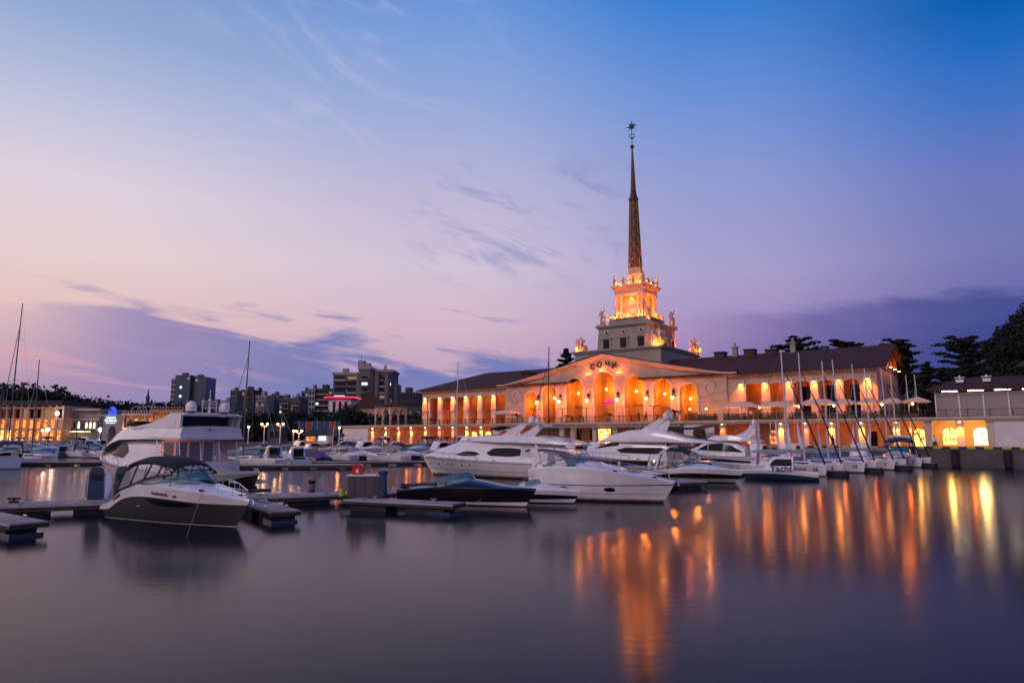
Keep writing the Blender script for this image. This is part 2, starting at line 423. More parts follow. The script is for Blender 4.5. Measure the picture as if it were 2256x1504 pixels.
# ================================================================== SETTING
def water():
    m = bpy.data.materials.new('water'); m.use_nodes = True; t = m.node_tree
    p = t.nodes['Principled BSDF']; p.inputs['Base Color'].default_value = (.006,.010,.024,1)
    p.inputs['Roughness'].default_value = .14; p.inputs['IOR'].default_value = 1.17; p.inputs['Specular Tint'].default_value = (.90,.94,1.15,1); p.inputs['Specular IOR Level'].default_value = .3
    co = t.nodes.new('ShaderNodeTexCoord'); mp = t.nodes.new('ShaderNodeMapping'); mp.inputs['Scale'].default_value = (.35,1.6,1)
    n = t.nodes.new('ShaderNodeTexNoise'); n.inputs['Scale'].default_value = 1.6; n.inputs['Detail'].default_value = 4
    b = t.nodes.new('ShaderNodeBump'); b.inputs['Strength'].default_value = .10; b.inputs['Distance'].default_value = .03
    t.links.new(co.outputs['Object'], mp.inputs[0]); t.links.new(mp.outputs[0], n.inputs['Vector']); t.links.new(n.outputs[0], b.inputs['Height'])
    t.links.new(b.outputs[0], p.inputs['Normal']); MATS['water'] = m
    struct(MB().use('water').poly([(-2500,-400,0),(2500,-400,0),(2500,4000,0),(-2500,4000,0)]).build('water'))
water()
PO = Vector((-20.68, 157.94, 0)); PA = math.atan2(-.59538, .80344)
PD = Vector((.80344, -.59538, 0)); PN = Vector((.59538, .80344, 0))
def PW(u, v, z=0.0): q = PO+PD*u+PN*v; return (q.x, q.y, z)
QZ = 2.3; TZ = 6.4      # quay and terrace level
# quay: concrete platform in front of and under the port, running on to the left bank
def quay():
    e = 11.0
    pts = [PW(175,-e), PW(175,90), PW(-30,120), (-160,330,0), (-420,420,0), (-900,420,0), (-900,262,0), (-260,250,0), (-120,232,0), (-68,205,0), PW(-24,-e)]
    pts = [(p[0], p[1]) for p in pts]
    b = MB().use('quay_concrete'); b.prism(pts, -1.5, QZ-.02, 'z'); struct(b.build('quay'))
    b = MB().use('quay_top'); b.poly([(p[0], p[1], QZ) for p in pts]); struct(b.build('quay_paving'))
quay()
def quay_edge():
    # kerb painted yellow and black along the right stretch of the quay edge
    r = thing('quay_kerb', 'low yellow and black striped kerb along the quay edge at the right', 'kerb', PW(0,0), PA)
    b = MB(); u = 86.0; k = 0
    while u < 126:
        b.use('yellow_paint' if k % 2 else 'black_paint').box(u, u+.9, -11.05, -10.7, QZ+.003, QZ+.28); u += .9; k += 1
    b.build('kerb_stone', r)
    for i, u in enumerate((98.2, 103.6, 109.0, 112.6, 118.0)):
        f = MB().use('black_rubber'); f.box(u-.45, u+.45, -11.5, -11.01, .15, QZ-.1); f.lathe([(.3,-.9),(.3,.9)], (u,-11.62,1.1), 10)
        o = f.build('fender'); o.location = PW(0,0); o.rotation_euler = (0,0,PA)
        tag(o, ['black rubber quay fender just right of the last sailboat bow','black rubber quay fender second from the left on the bare quay wall','wide black rubber fender below the blank white wall','black quay fender beside the ladder at the right','black quay fender at the far right edge'][i], 'fender', 'rubber fenders on the quay wall')
    l = MB().use('alu')
    for s in (-.22,.22): l.tube([(111.4+s,-11.15,.1),(111.4+s,-11.15,2.5)], .035)
    for k in range(8): l.tube([(111.18,-11.15,.3+k*.28),(111.62,-11.15,.3+k*.28)], .025)
    o = l.build('quay_ladder'); o.location = PW(0,0); o.rotation_euler = (0,0,PA); tag(o, 'metal ladder fixed to the quay wall at the right edge', 'ladder')
quay_edge()

# ================================================================== PORT BUILDING
def arc_top(op, x):
    """height of the opening's head at x; op = (centre, half width, bottom, spring, top)"""
    c, hw, zb, zs, zt = op
    t = max(-1.0, min(1.0, (x-c)/hw))
    if zt <= zs+.01: return zs
    return zs+(zt-zs)*math.sqrt(max(0.0, 1-t*t))
def wall_open(b, x0, x1, z0, top, ops, y0, y1, nseg=12, extra=()):
    """wall in the plane y0 (outer) .. y1 (inner) with arched openings; top = function of x"""
    xs = {x0, x1}; xs.update(e for e in extra if x0 < e < x1)
    for c, hw, zb, zs, zt in ops:
        k = nseg if zt > zs+.01 else 1
        for i in range(k+1): xs.add(c-hw*math.cos(math.pi*i/k))
    xs = sorted(x for x in xs if x0-1e-6 <= x <= x1+1e-6)
    def inside(x):
        for op in ops:
            if abs(x-op[0]) < op[1]-1e-5: return op
    for a, c in zip(xs[:-1], xs[1:]):
        if c-a < 1e-5: continue
        op = inside((a+c)/2)
        for y in (y0, y1):
            if op is None: b.add([(a,y,z0),(c,y,z0),(c,y,top(c)),(a,y,top(a))], [(0,1,2,3)])
            else:
                b.add([(a,y,arc_top(op,a)),(c,y,arc_top(op,c)),(c,y,top(c)),(a,y,top(a))], [(0,1,2,3)])
                if op[2] > z0+.01: b.add([(a,y,z0),(c,y,z0),(c,y,op[2]),(a,y,op[2])], [(0,1,2,3)])
        if op is not None:
            b.add([(a,y0,arc_top(op,a)),(c,y0,arc_top(op,c)),(c,y1,arc_top(op,c)),(a,y1,arc_top(op,a))], [(0,1,2,3)])
            if op[2] > z0+.01: b.add([(a,y0,op[2]),(c,y0,op[2]),(c,y1,op[2]),(a,y1,op[2])], [(0,1,2,3)])
        b.add([(a,y0,top(a)),(c,y0,top(c)),(c,y1,top(c)),(a,y1,top(a))], [(0,1,2,3)])
    for c, hw, zb, zs, zt in ops:
        for s in (-1, 1): b.add([(c+s*hw,y0,zb),(c+s*hw,y1,zb),(c+s*hw,y1,zs),(c+s*hw,y0,zs)], [(0,1,2,3)])
    for x in (x0, x1): b.add([(x,y0,z0),(x,y1,z0),(x,y1,top(x)),(x,y0,top(x))], [(0,1,2,3)])
def arch_trim(b, op, y, w=.28, d=.12, n=14, legs=True):
    """raised moulding round an arched opening"""
    c, hw, zb, zs, zt = op; pi_, po = [], []
    if legs: pi_.append((c-hw, zb)); po.append((c-hw-w, zb))
    for i in range(n+1):
        t = math.pi*i/n; x = -math.cos(t); z = math.sin(t)
        pi_.append((c+hw*x, zs+(zt-zs)*z)); po.append((c+(hw+w)*x, zs+(zt-zs+w)*z))
    if legs: pi_.append((c+hw, zb)); po.append((c+hw+w, zb))
    for (a, a2), (o, o2) in zip(zip(pi_[:-1], pi_[1:]), zip(po[:-1], po[1:])):
        b.add([(a[0],y-d,a[1]),(a2[0],y-d,a2[1]),(o2[0],y-d,o2[1]),(o[0],y-d,o[1]),(a[0],y,a[1]),(a2[0],y,a2[1]),(o2[0],y,o2[1]),(o[0],y,o[1])],
              [(0,1,2,3),(0,1,5,4),(3,2,6,7)])
GC = 47.8
def gable_top(x): return 14.45+4.85*max(0.0, 1-abs(x-GC)/23.6)**1.12
GOPS = [(30.9,1.45,TZ,11.5,12.95),(35.4,1.55,TZ,12.5,14.05),(41.3,1.85,TZ,13.25,15.1),(GC,2.15,TZ,13.8,15.95),(54.0,1.9,TZ,13.2,15.1),(59.5,1.6,TZ,12.5,14.1),(64.4,1.6,TZ,11.45,13.05)]
RB = [(75.5,1.25),(79.35,1.2),(83.1,1.25),(86.8,1.2),(90.3,1.1)]
LB = [3.7,7.55,11.4,15.3,19.1,22.7]
port = thing('port_terminal', 'pale stone port building with floodlit arches, dark tiled roof and a tall spired tower', 'building', PW(0,0), PA)
def build_port():
    r = port
    # --- central pavilion
    b = MB().use('stone_wall')
    wall_open(b, 24.6, 71.2, TZ-.5, gable_top, GOPS, -.5, .6, extra=[24.6+i*1.55 for i in range(1,30)]+[GC])
    # coat of arms niches left and right are raised discs
    b.build('pavilion_wall', r)
    for op in GOPS: b = MB().use('stone_pale'); arch_trim(b, op, -.5, .3, .14); b.build('arch_moulding', r)
    # raking cornice following the low gable
    xs = [22.6+i*(50.6/40) for i in range(41)]
    rows = []
    for dz0, y in ((-.75,-.5),(-.7,-.75),(-.35,-.95),(-.3,-1.25),(.05,-1.3),(.05,.9)):
        rows.append([(x, y, gable_top(x)+dz0+.12) for x in xs])
    b = MB().use('stone_pale').grid(rows); b.build('gable_cornice', r)
    rows = [[(x, y, gable_top(x)+.22+dz) for x in xs] for y, dz in ((-1.42,-.02),(-1.42,.12),(9.0,.3),(9.0,.1))]
    b = MB().use('roof_tile').grid(rows); b.build('gable_roof', r)
    # --- loggia behind the arches: floor, ochre back wall, vault
    b = MB().use('plaster_ochre')
    wall_open(b, 24.8, 71.0, TZ-.1, lambda x: gable_top(x)-.25, [], 4.2, 4.5, extra=[24.8+i*2.3 for i in range(20)]+[GC]); b.build('loggia_back_wall', r)
    for x in (33.1, 38.3, 44.5, 51.1, 57.0, 62.0, 67.4, 28.4): MB().use('plaster_ochre').box(x-.35, x+.35, .62, 4.18, TZ-.1, gable_top(x)-.45).build('loggia_cross_wall', r)
    # wings
    b = MB().use('stone_wall')
    wall_open(b, 0.0, 24.58, TZ-.5, lambda x: 14.4, [(c,1.2,TZ,12.0,12.6) for c in LB[:-1]]+[(22.6,1.25,TZ,12.5,12.5)], 0, .8)
    b.build('wing_wall', r); b = MB().use('stone_wall')
    wall_open(b, 71.22, 93.8, TZ-.5, lambda x: 14.4, [(c,h,TZ,12.1,12.6) for c, h in RB], 0, .8)
    b.build('wing_wall', r)
    for c, h, z in [(c,1.2,12.0) for c in LB[:-1]]+[(c,h,12.1) for c, h in RB]: b = MB().use('stone_pale'); arch_trim(b, (c,h,TZ,z,12.6), 0, .22, .1); b.build('window_arch_moulding', r)
    def pil(us):
        b = MB().use('stone_pale')
        for u in us:
            b.box(u-.55, u+.55, -.22, -.01, TZ-.3, 12.9); b.box(u-.7, u+.7, -.34, -.01, 9.55, 9.85); b.box(u-.68, u+.68, -.3, -.01, 12.9, 13.15)
            b.box(u-.7, u+.7, -.36, -.01, TZ-.3, TZ+.9)
        return b
    LP = [1.1,5.6,9.5,13.35,17.2,21.0]; RP = [73.5,77.4,81.2,84.95,88.55,92.5]
    for u in LP+RP: pil([u]).build('pilaster', r)
    for x0, x1 in ((-.3,24.5),(71.3,94.1)):
        b = MB().use('stone_pale'); b.box(x0, x1, -.35, -.02, 13.75, 14.05); b.box(x0, x1, -.7, -.02, 14.06, 14.3)
        x = x0+.2
        while x < x1-.3: b.box(x, x+.22, -.62, -.02, 13.8, 14.05); x += .62
        b.build('eaves_cornice', r)
    b = MB().use('plaster_ochre'); b.box(.3, 24.5, 4.0, 4.3, TZ-.1, 14.3); b.box(.3, 24.5, .82, 3.98, 13.9, 14.1)
    for x in LP[1:]+[24.3]: b.box(x-.2, x+.2, .82, 3.98, TZ-.1, 14.2)
    b.build('gallery_inner_wall', r); b = MB().use('plaster_ochre'); b.box(71.3, 93.5, 4.0, 4.3, TZ-.1, 14.3); b.box(71.3, 93.5, .82, 3.98, 13.9, 14.1)
    for x in RP[1:-1]+[71.5]: b.box(x-.2, x+.2, .82, 3.98, TZ-.1, 14.2)
    b.build('gallery_inner_wall', r)
    # end walls + right gable end with its lit timber truss
    b = MB().use('stone_wall'); b.box(0, .4, .8, 22, TZ-.5, 14.4)
    b.build('end_wall', r)
    def gt(y): return 14.4+4.3*(1-abs(y-11)/11.0)
    b = MB().use('stone_wall')
    ops = [(4.6,1.2,9.4,12.2,12.2),(11.0,1.6,9.2,12.2,12.2),(17.4,1.2,9.4,12.2,12.2)]
    c = MB().use('stone_wall'); wall_open(c, .8, 22, TZ-.5, gt, ops, -93.8, -93.3, extra=[11])
    c.v = [(-y, x, z) for x, y, z in c.v]   # turn the wall round into the end plane
    c.build('gable_end_wall', r)
    b = MB().use('timber')
    for y0, z0, y1, z1 in ((2.5,14.6,11,18.3),(11,18.3,19.5,14.6),(2.5,14.7,19.5,14.7),(11,14.7,11,18.2),(6.2,14.7,8.6,17.0),(15.8,14.7,13.4,17.0)):
        b.tube([(94.25,y0,z0),(94.25,y1,z1)], .16, 4)
    b.build('roof_truss', r)
    for y, z0 in ((6.0,11.5),(10.2,11.5),(14.6,11.5)):
        MB().use('glass_dark').box(93.45, 93.55, y-1.0, y+1.0, 9.5, 12.1).build('end_window', r)
    # roofs of the wings
    b = MB().use('roof_tile')
    def hip(x0, x1, hipl, hipr):
        e = 1.1; z = 14.32; zr = 18.75
        A = [(x0-e,-e,z),(x1+e,-e,z),(x1+e,22+e,z),(x0-e,22+e,z)]; l = (x0+(10 if hipl else -e), 11, zr); q = (x1-(10 if hipr else -e), 11, zr)
        b.add(A+[l,q], [(0,1,5,4),(2,3,4,5)]+([(3,0,4)] if hipl else [])+([(1,2,5)] if hipr else []))
        dn = [(p[0],p[1],p[2]-.22) for p in A+[l,q]]; b.add(dn, [(0,1,5,4),(2,3,4,5)])
        for a, c in ((A[0],A[1]),(A[1],q),(q,A[2]),(A[2],A[3]),(A[3],l),(l,A[0])): b.add([a, c, (c[0],c[1],c[2]-.22), (a[0],a[1],a[2]-.22)], [(0,1,2,3)])
    hip(0, 40, True, False)
    b.build('left_roof', r)
    b = MB().use('roof_tile')
    hip(56, 94.2, False, False); b.build('right_roof', r)
    # dormers and roof vents
    for u, v, w, h in ((27.0,4.5,1.5,1.5),):
        d = MB().use('roof_tile'); d.box(u-w, u+w, v-1, v+2, 15.2, 17.2); d.prism([(u-w-.4,17.2),(u+w+.4,17.2),(u,17.9)], v-1.3, v+2.2); d.build('dormer', r)
    for u, h in ((66.5,19.3),(72.0,19.4),(75.8,19.1)):
        d = MB().use('iron'); d.box(u-.9, u+.9, 9.6, 11.6, 17.6, h); d.box(u-1.05, u+1.05, 9.4, 11.8, h, h+.18); d.build('dormer', r)
    for u in (69.3, 79.5):
        d = MB().use('stone_grey'); d.box(u-.4, u+.4, 10, 10.8, 17.9, 20.0); d.box(u-.55, u+.55, 9.85, 10.95, 20.0, 20.25); d.lathe([(.25,0),(.22,.5),(.0,.9)], (u,10.4,20.25), 8); d.build('chimney', r)
    # doors, dark windows and a rose of relief in the loggia
    for c, hw, zb, zs, zt in GOPS:
        d = MB().use('glass_dark'); z1 = zs-2.6
        d.box(c+.45*hw, c+1.15*hw+.35, 4.1, 4.16, TZ+.1, z1-.9)
        pts = [(c+.4*hw, z1-.4)]+[(c+.8*hw+.35-(.4*hw+.35)*math.cos(math.pi*i/8), z1+.9*math.sin(math.pi*i/8)+.2) for i in range(9)]+[(c+1.2*hw+.7, z1-.4)]
        d.prism(pts, 4.08, 4.14, 'y'); d.build('loggia_door', r)
        e = MB().use('plaster_pink'); e.box(c-hw-.8, c+hw+.8, 4.0, 4.19, z1-.85, z1-.5); e.build('loggia_string_course', r)
    for c in (7.55,11.4,15.3): MB().use('glass_dark').box(c-.5, c+.9, 3.9, 3.97, TZ+.3, 11.6).build('gallery_window', r)
    for c in (75.9,79.7): MB().use('glass_dark').box(c-.1, c+.8, 3.9, 3.97, 10.6, 12.0).build('gallery_window', r)
    for c in (83.1,86.8,90.3): MB().use('glass_dark').box(c-.9, c+1.0, 3.9, 3.97, TZ+.3, 12.0).build('gallery_window', r)
    # medallions on the shoulder walls
    for u in (27.2, 68.2):
        d = MB().use('stone_pale'); n = 20
        rows = [[(u+rr*math.cos(2*math.pi*i/n), y, 12.1+rr*1.2*math.sin(2*math.pi*i/n)) for i in range(n+1)] for rr, y in ((.95,-.5),(.95,-.72),(.66,-.72),(.66,-.58))]
        d.grid(rows); d.ball((u,-.52,12.1), .62, 10, (1,.25,1.2)); d.build('medallion', r)
    b = MB().use('stone_pale'); b.box(65.9, 71.0, -.62, -.51, 9.9, 10.15); b.build('string_course', r); b = MB().use('stone_pale'); b.box(24.8, 29.2, -.62, -.51, 9.9, 10.15); b.build('string_course', r)
    d = MB().use('plaster_ochre'); arch = [(68.2-.75,TZ),(68.2-.75,8.4)]+[(68.2-.75*math.cos(math.pi*i/8), 8.4+.6*math.sin(math.pi*i/8)) for i in range(9)]+[(68.2+.75,TZ)]
    d.prism(arch, -.58, -.51); d.build('side_door', r)
    # name over the middle arch
    for ch, dx, dz in (('С',-2.35,-.28),('О',-.85,.02),('Ч',.85,.02),('И',2.3,-.28)):
        text_mesh(ch, 1.45, .06, 'iron', 'name_letter', r, (GC+dx,-.66,17.3+dz), (math.pi/2,0,0), bold=.05)
    for dx, dz in ((-3.1,-.45),(-1.6,-.1),(0,.06),(1.6,-.1),(3.05,-.45)): MB().use('timber').lathe([(.13,-.06),(.13,.06)], (0,0,0), 8).build('name_dot', r).location = (GC+dx,-.6,17.3+dz)
    # red neon letters inside the middle arch
    text_mesh('САМ', 1.0, .04, 'neon_pink', 'neon_lettering', r, (GC+.2,1.2,10.6), (math.pi/2,0,0), bold=.02)
    MB().use('neon_pink').box(GC-1.5, GC+1.7, 1.15, 1.22, 9.95, 10.03).build('neon_bar', r)
    # --- tower
    TU, TV = 47.2, 15.2
    def ring(b, a, z0, z1, a1=None):
        a1 = a if a1 is None else a1
        return b.add([(TU-a,TV-a,z0),(TU+a,TV-a,z0),(TU+a,TV+a,z0),(TU-a,TV+a,z0),(TU-a1,TV-a1,z1),(TU+a1,TV-a1,z1),(TU+a1,TV+a1,z1),(TU-a1,TV+a1,z1)],
             [(0,3,2,1),(4,5,6,7),(0,1,5,4),(1,2,6,5),(2,3,7,6),(3,0,4,7)])
    b = MB().use('stone_grey'); ring(b, 9.5, 13, 20.5); ring(b, 9.75, 20.5, 20.8); ring(b, 10.0, 20.81, 21.15); b.build('tower_base', r)
    b = MB().use('stone_grey'); ring(b, 6.15, 21.15, 26.0, 5.85); ring(b, 6.1, 26.0, 26.25); ring(b, 6.4, 26.26, 26.6); ring(b, 4.3, 26.6, 27.9); ring(b, 4.5, 27.9, 28.1); b.build('tower_middle', r)
    b = MB().use('stone_pale'); ring(b, 2.05, 28.1, 33.3); b.build('tower_core', r)
    b = MB().use('stone_pale'); ring(b, 3.4, 33.2, 33.6); ring(b, 3.25, 33.61, 34.2); ring(b, 3.45, 34.21, 34.4); ring(b, 3.7, 34.62, 34.9); ring(b, 3.95, 34.91, 35.15)
    for k in range(16):
        t = -3.35+k*6.7/15
        for (x, y) in ((t,-3.55),(t,3.55),(-3.55,t),(3.55,t)): b.box(TU+x-.11, TU+x+.11, TV+y-.11, TV+y+.11, 34.4, 34.62)
    ring(b, 3.3, 34.4, 34.62)
    b.build('tower_entablature', r)
    # columns, each a part
    prof = [(.42,0),(.42,.2),(.32,.3),(.33,2.4),(.28,4.4),(.42,4.7),(.45,5.1)]
    spots = []
    for s in (-1, 1):
        for t in (-2.95,-1.95,1.95,2.95): spots += [(t, s*2.95)]
        for t in (-1.95,1.95): spots += [(s*2.95, t)]
    for x, y in spots: MB().use('stone_pale').lathe(prof, (TU+x,TV+y,28.1), 10).build('column', r, smooth=True)
    b = MB().use('stone_pale')
    for ang in range(4):
        ca, sa = round(math.cos(ang*math.pi/2)), round(math.sin(ang*math.pi/2))
        q = MB(); arch_trim(q, (0,.8,28.2,31.6,32.4), -2.05, .3, .18); q.box(-1.5,-1.2,-2.3,-2.06,28.2,33.1); q.box(1.2,1.5,-2.3,-2.06,28.2,33.1)
        b.add([(TU+x*ca-y*sa, TV+x*sa+y*ca, z) for x, y, z in q.v], q.f)
    b.build('tower_niche', r)
    # balustrade of the colonnade
    b = MB().use('stone_grey')
    for s in (-1,1):
        b.box(TU-4.3, TU+4.3, TV+s*4.15-.12, TV+s*4.15+.12, 28.75, 28.9); b.box(TU+s*4.15-.12, TU+s*4.15+.12, TV-4.3, TV+4.3, 28.91, 29.0)
        for k in range(18):
            t = -4.1+k*8.2/17; b.box(TU+t-.08, TU+t+.08, TV+s*4.15-.08, TV+s*4.15+.08, 28.1, 28.76); b.box(TU+s*4.15-.08, TU+s*4.15+.08, TV+t-.08, TV+t+.08, 28.1, 28.9)
    b.build('tower_balustrade', r)
    # windows and roundels of the middle tier
    for side in (0, 1):
        for k, t in enumerate((-3.9, 0, 3.9)):
            def P(a, d, z): return (TU+a, TV-6.12-d, z) if side == 0 else (TU+6.12+d, TV+a, z)
            def bx(q, a0, a1, d0, d1, z0, z1):
                p, s_ = P(a0, d0, z0), P(a1, d1, z1); q.box(min(p[0],s_[0]), max(p[0],s_[0]), min(p[1],s_[1]), max(p[1],s_[1]), z0, z1)
            q = MB().use('stone_grey'); bx(q, t-1.05, t-.72, -.3, .2, 21.16, 23.7); bx(q, t+.72, t+1.05, -.3, .2, 21.16, 23.7); bx(q, t-1.2, t+1.2, -.3, .34, 23.7, 24.0)
            w = q.build('tower_window', r)
            q = MB().use('glass_dark'); bx(q, t-.7, t+.7, -.3, .02, 21.3, 23.6); q.build('pane', w)
            n = 14; q = MB().use('stone_pale'); rows = []
            for rr, d in ((.5,.02),(.5,.14),(.3,.14),(.3,.0)):
                rows.append([P(t+rr*math.cos(2*math.pi*i/n), d-.12, 25.0+rr*math.sin(2*math.pi*i/n)) for i in range(n+1)])
            q.grid(rows); q.use('glass_dark').poly([P(t+.3*math.cos(2*math.pi*i/n), -.1, 25.0+.3*math.sin(2*math.pi*i/n)) for i in range(n)]); q.build('roundel', r)
    # crown: drum, finials and scrolls
    b = MB().use('statue_stone'); b.lathe([(2.0,35.15),(2.0,35.6),(1.75,35.8),(1.7,37.6),(1.9,37.8),(1.6,38.6),(1.45,39.3)], (TU,TV,0), 8, rot=math.pi/8); b.build('spire_drum', r)
    fin = MB().use('statue_stone'); fin.lathe([(.34,0),(.3,.5),(.16,.7),(.34,1.0),(.38,1.3),(.2,1.6),(.12,1.75),(.22,1.95),(.2,2.15),(.0,2.6)], (0,0,0), 8)
    fo = None
    for x, y in ((-3.3,-3.3),(3.3,-3.3),(3.3,3.3),(-3.3,3.3),(-1.15,-3.3),(1.15,-3.3),(3.3,-1.15),(3.3,1.15),(-3.3,-1.15),(-3.3,1.15),(-1.15,3.3),(1.15,3.3)):
        if fo is None: fo = fin.build('finial', r, smooth=True); o = fo
        else: o = fo.copy(); COL.objects.link(o)
        o.location = (TU+x, TV+y, 35.15); 
        if abs(x) < 2 or abs(y) < 2: o.scale = (1,1,.75)
    sc = MB().use('statue_stone')
    for s in (-1, 1):
        pts = [(s*(.9-.75*math.cos(t*.55)*(1-t/9)), 0, .75+.6*math.sin(t*.55)*(1-t/12)) for t in range(0, 11)]; sc.tube(pts, .11, 6)
    sc.box(-1.0, 1.0, -.1, .1, 0, .16)
    so_ = None
    for x, y, a in ((-2.25,-3.3,0),(2.25,-3.3,0),(0,-3.35,0),(3.3,-2.25,math.pi/2),(3.3,2.25,math.pi/2),(3.35,0,math.pi/2),(-3.3,-2.25,math.pi/2),(-3.3,2.25,math.pi/2),(-2.25,3.3,0),(2.25,3.3,0)):
        if so_ is None: so_ = sc.build('scroll_ornament', r, smooth=True); o = so_
        else: o = so_.copy(); COL.objects.link(o)
        o.location = (TU+x, TV+y, 35.16); o.rotation_euler = (0,0,a)
    # spire, in two diminishing shafts, faceted and criss-crossed by ribs
    sp = thing_part('spire', r)
    b = MB().use('bronze'); b.lathe([(1.36,39.3),(.82,54.2)], (TU,TV,0), 8, rot=math.pi/8); b.use('bronze_rib')
    for k in range(8):
        for s in (-1, 1):
            for j in range(12):
                z0 = 39.4+j*1.22; f = lambda z: 1.39-(z-39.3)/14.9*.54
                a0 = math.pi/8+k*math.pi/4; a1 = a0+s*math.pi/4; z1 = z0+1.22
                if (k+j) % 2 == 0: b.tube([(TU+f(z0)*math.cos(a0),TV+f(z0)*math.sin(a0),z0),(TU+f(z1)*math.cos(a1),TV+f(z1)*math.sin(a1),z1)], .075, 4)
        a0 = math.pi/8+k*math.pi/4; b.tube([(TU+1.45*math.cos(a0),TV+1.45*math.sin(a0),39.3),(TU+.88*math.cos(a0),TV+.88*math.sin(a0),54.2)], .08, 4)
    b.build('lower_shaft', sp)
    b = MB().use('bronze'); b.lathe([(.95,54.2),(1.05,54.5),(1.05,54.9),(.8,55.1),(.62,56.2),(.5,56.5)], (TU,TV,0), 8, rot=math.pi/8); b.build('spire_collar', sp)
    b = MB().use('bronze'); b.lathe([(.55,56.3),(.34,61.5),(.13,66.2)], (TU,TV,0), 8, rot=math.pi/8); b.use('bronze_rib')
    for k in range(8):
        a0 = math.pi/8+k*math.pi/4; b.tube([(TU+.56*math.cos(a0),TV+.56*math.sin(a0),56.3),(TU+.14*math.cos(a0),TV+.14*math.sin(a0),66.2)], .04, 4)
    b.build('upper_shaft', sp)
    b = MB().use('bronze'); b.ball((TU,TV,66.6), .45, 12); b.lathe([(.08,67),(.07,71)], (TU,TV,0), 6)
    for k in range(4):
        a0 = k*math.pi/2+.4; b.tube([(TU,TV,68.3),(TU+.55*math.cos(a0),TV+.55*math.sin(a0),68.9),(TU+.5*math.cos(a0),TV+.5*math.sin(a0),69.6),(TU+.2*math.cos(a0),TV+.2*math.sin(a0),69.4)], .09, 5)
    b.build('orb', sp)
    # star: eight long spikes round a faceted core, in the round
    st = MB().use('verdigris'); c = Vector((TU,TV,71.3))
    dirs = [(math.cos(R(90+k*45)), 0.0, math.sin(R(90+k*45))) for k in range(8)]+[(0,1,0),(0,-1,0)]
    st.ball(tuple(c), .55, 8)
    for k, d in enumerate(dirs):
        d = Vector(d); L_ = (1.45 if k % 2 == 0 else 1.2) if k < 8 else .8
        a = d.cross(Vector((.3,.9,.2))).normalized(); e = d.cross(a)
        base = [c+d*.25+(a*math.cos(t)+e*math.sin(t))*.26 for t in (0,math.pi/2,math.pi,3*math.pi/2)]
        st.add([tuple(q) for q in base]+[tuple(c+d*L_)], [(0,1,4),(1,2,4),(2,3,4),(3,0,4)])
    st.build('star', sp)
    return TU, TV
def thing_part(name, parent):
    o = bpy.data.objects.new(name, None); COL.objects.link(o); o.parent = parent; return o
TU, TV = build_port()
# flood lights on the building; some have a fitting, others are bare lights
def PL(kind, u, v, z, e, col, **k):
    aim = k.pop('aim', None); e *= 2.3
    return light(kind, PW(u,v,z), e, col, aim=PW(*aim) if aim else None, **k)
ORG = (1.0,.19,.02); AMB = (1.0,.27,.035); YEL = (1.0,.40,.05)
def fitting(u, v, z, label, group, kind='flood_light', m='lamp_warm', s=.16):
    r = thing(kind, label, 'flood light', PW(u,v,z), PA, group)
    b = MB().use('iron'); b.box(-s*1.3, s*1.3, -s, s, -s*1.2, -s*.2); b.box(-s*.3, s*.3, -s*.3, s*.3, -s*2.2, -s*1.2); b.build('housing', r)
    MB().use(m).box(-s*1.1, s*1.1, -s*.8, s*.8, -s*.19, s*.25).build('lamp_glass', r)
    return r
gnames = ['leftmost arch','second arch from the left','third arch from the left','tall middle arch','arch right of the middle one','second arch from the right','rightmost arch']
for (c, hw, zb, zs, zt), nm in zip(GOPS, gnames):
    # lamp hanging in each arch
    q = thing('hanging_lamp', 'round glowing lamp hanging inside the %s of the loggia' % nm, 'lamp', PW(c-.55*hw, 2.6, zs-.9), PA, 'lamps inside the loggia arches')
    MB().use('lamp_yellow').ball((0,0,0), .2, 10).build('globe', q, smooth=True); MB().use('iron').tube([(0,0,.2),(0,0,2.6)], .03, 4).build('rod', q)
    PL('POINT', c-.1*hw, 2.4, zs-.6, 230 if hw > 1.7 else 170, AMB, size=.2)
for i, u in enumerate((33.1,38.3,44.6,51.0,56.85,61.9)):
    q = thing('wall_lantern', 'glowing lantern on an ornate iron bracket, %s of six between the loggia arches' % ['leftmost','second','third','fourth','fifth','rightmost'][i], 'lantern', PW(u,-.5,10.6), PA, 'iron bracket lanterns on the pavilion wall')
    b = MB().use('iron'); b.tube([(0,0,1.2),(0,-.7,1.5),(0,-1.1,1.1),(0,-1.1,.5)], .07, 5); b.tube([(0,0,.3),(0,-.5,.5),(0,-.75,1.0),(0,-.4,1.3)], .06, 5); b.ball((0,-.55,1.0), .3, 8, (.6,1,1.1)); b.lathe([(.05,.55),(.3,.3),(.28,.25)], (0,-1.1,0), 6); b.build('bracket', q)
    MB().use('lamp_yellow').lathe([(.1,-.25),(.22,.0),(.24,.24)], (0,-1.1,0), 8).build('lantern_glass', q)
    PL('POINT', u, -2.3, 10.8, 300, ORG, size=.25)
for i, u in enumerate((44.6,47.6,51.2)):
    q = fitting(u, -1.2, 15.6 if i != 1 else 16.2, 'small flood light at the %s below the name letters' % ['left','middle','right'][i], 'flood lights under the name', m='lamp_yellow')
    PL('POINT', u, -1.5, 15.9 if i != 1 else 16.4, 90, ORG, size=.2)
LPIL = [1.1,5.6,9.5,13.35,17.2,21.0]; RPIL = [73.5,77.4,81.2,84.95,88.55,92.5]
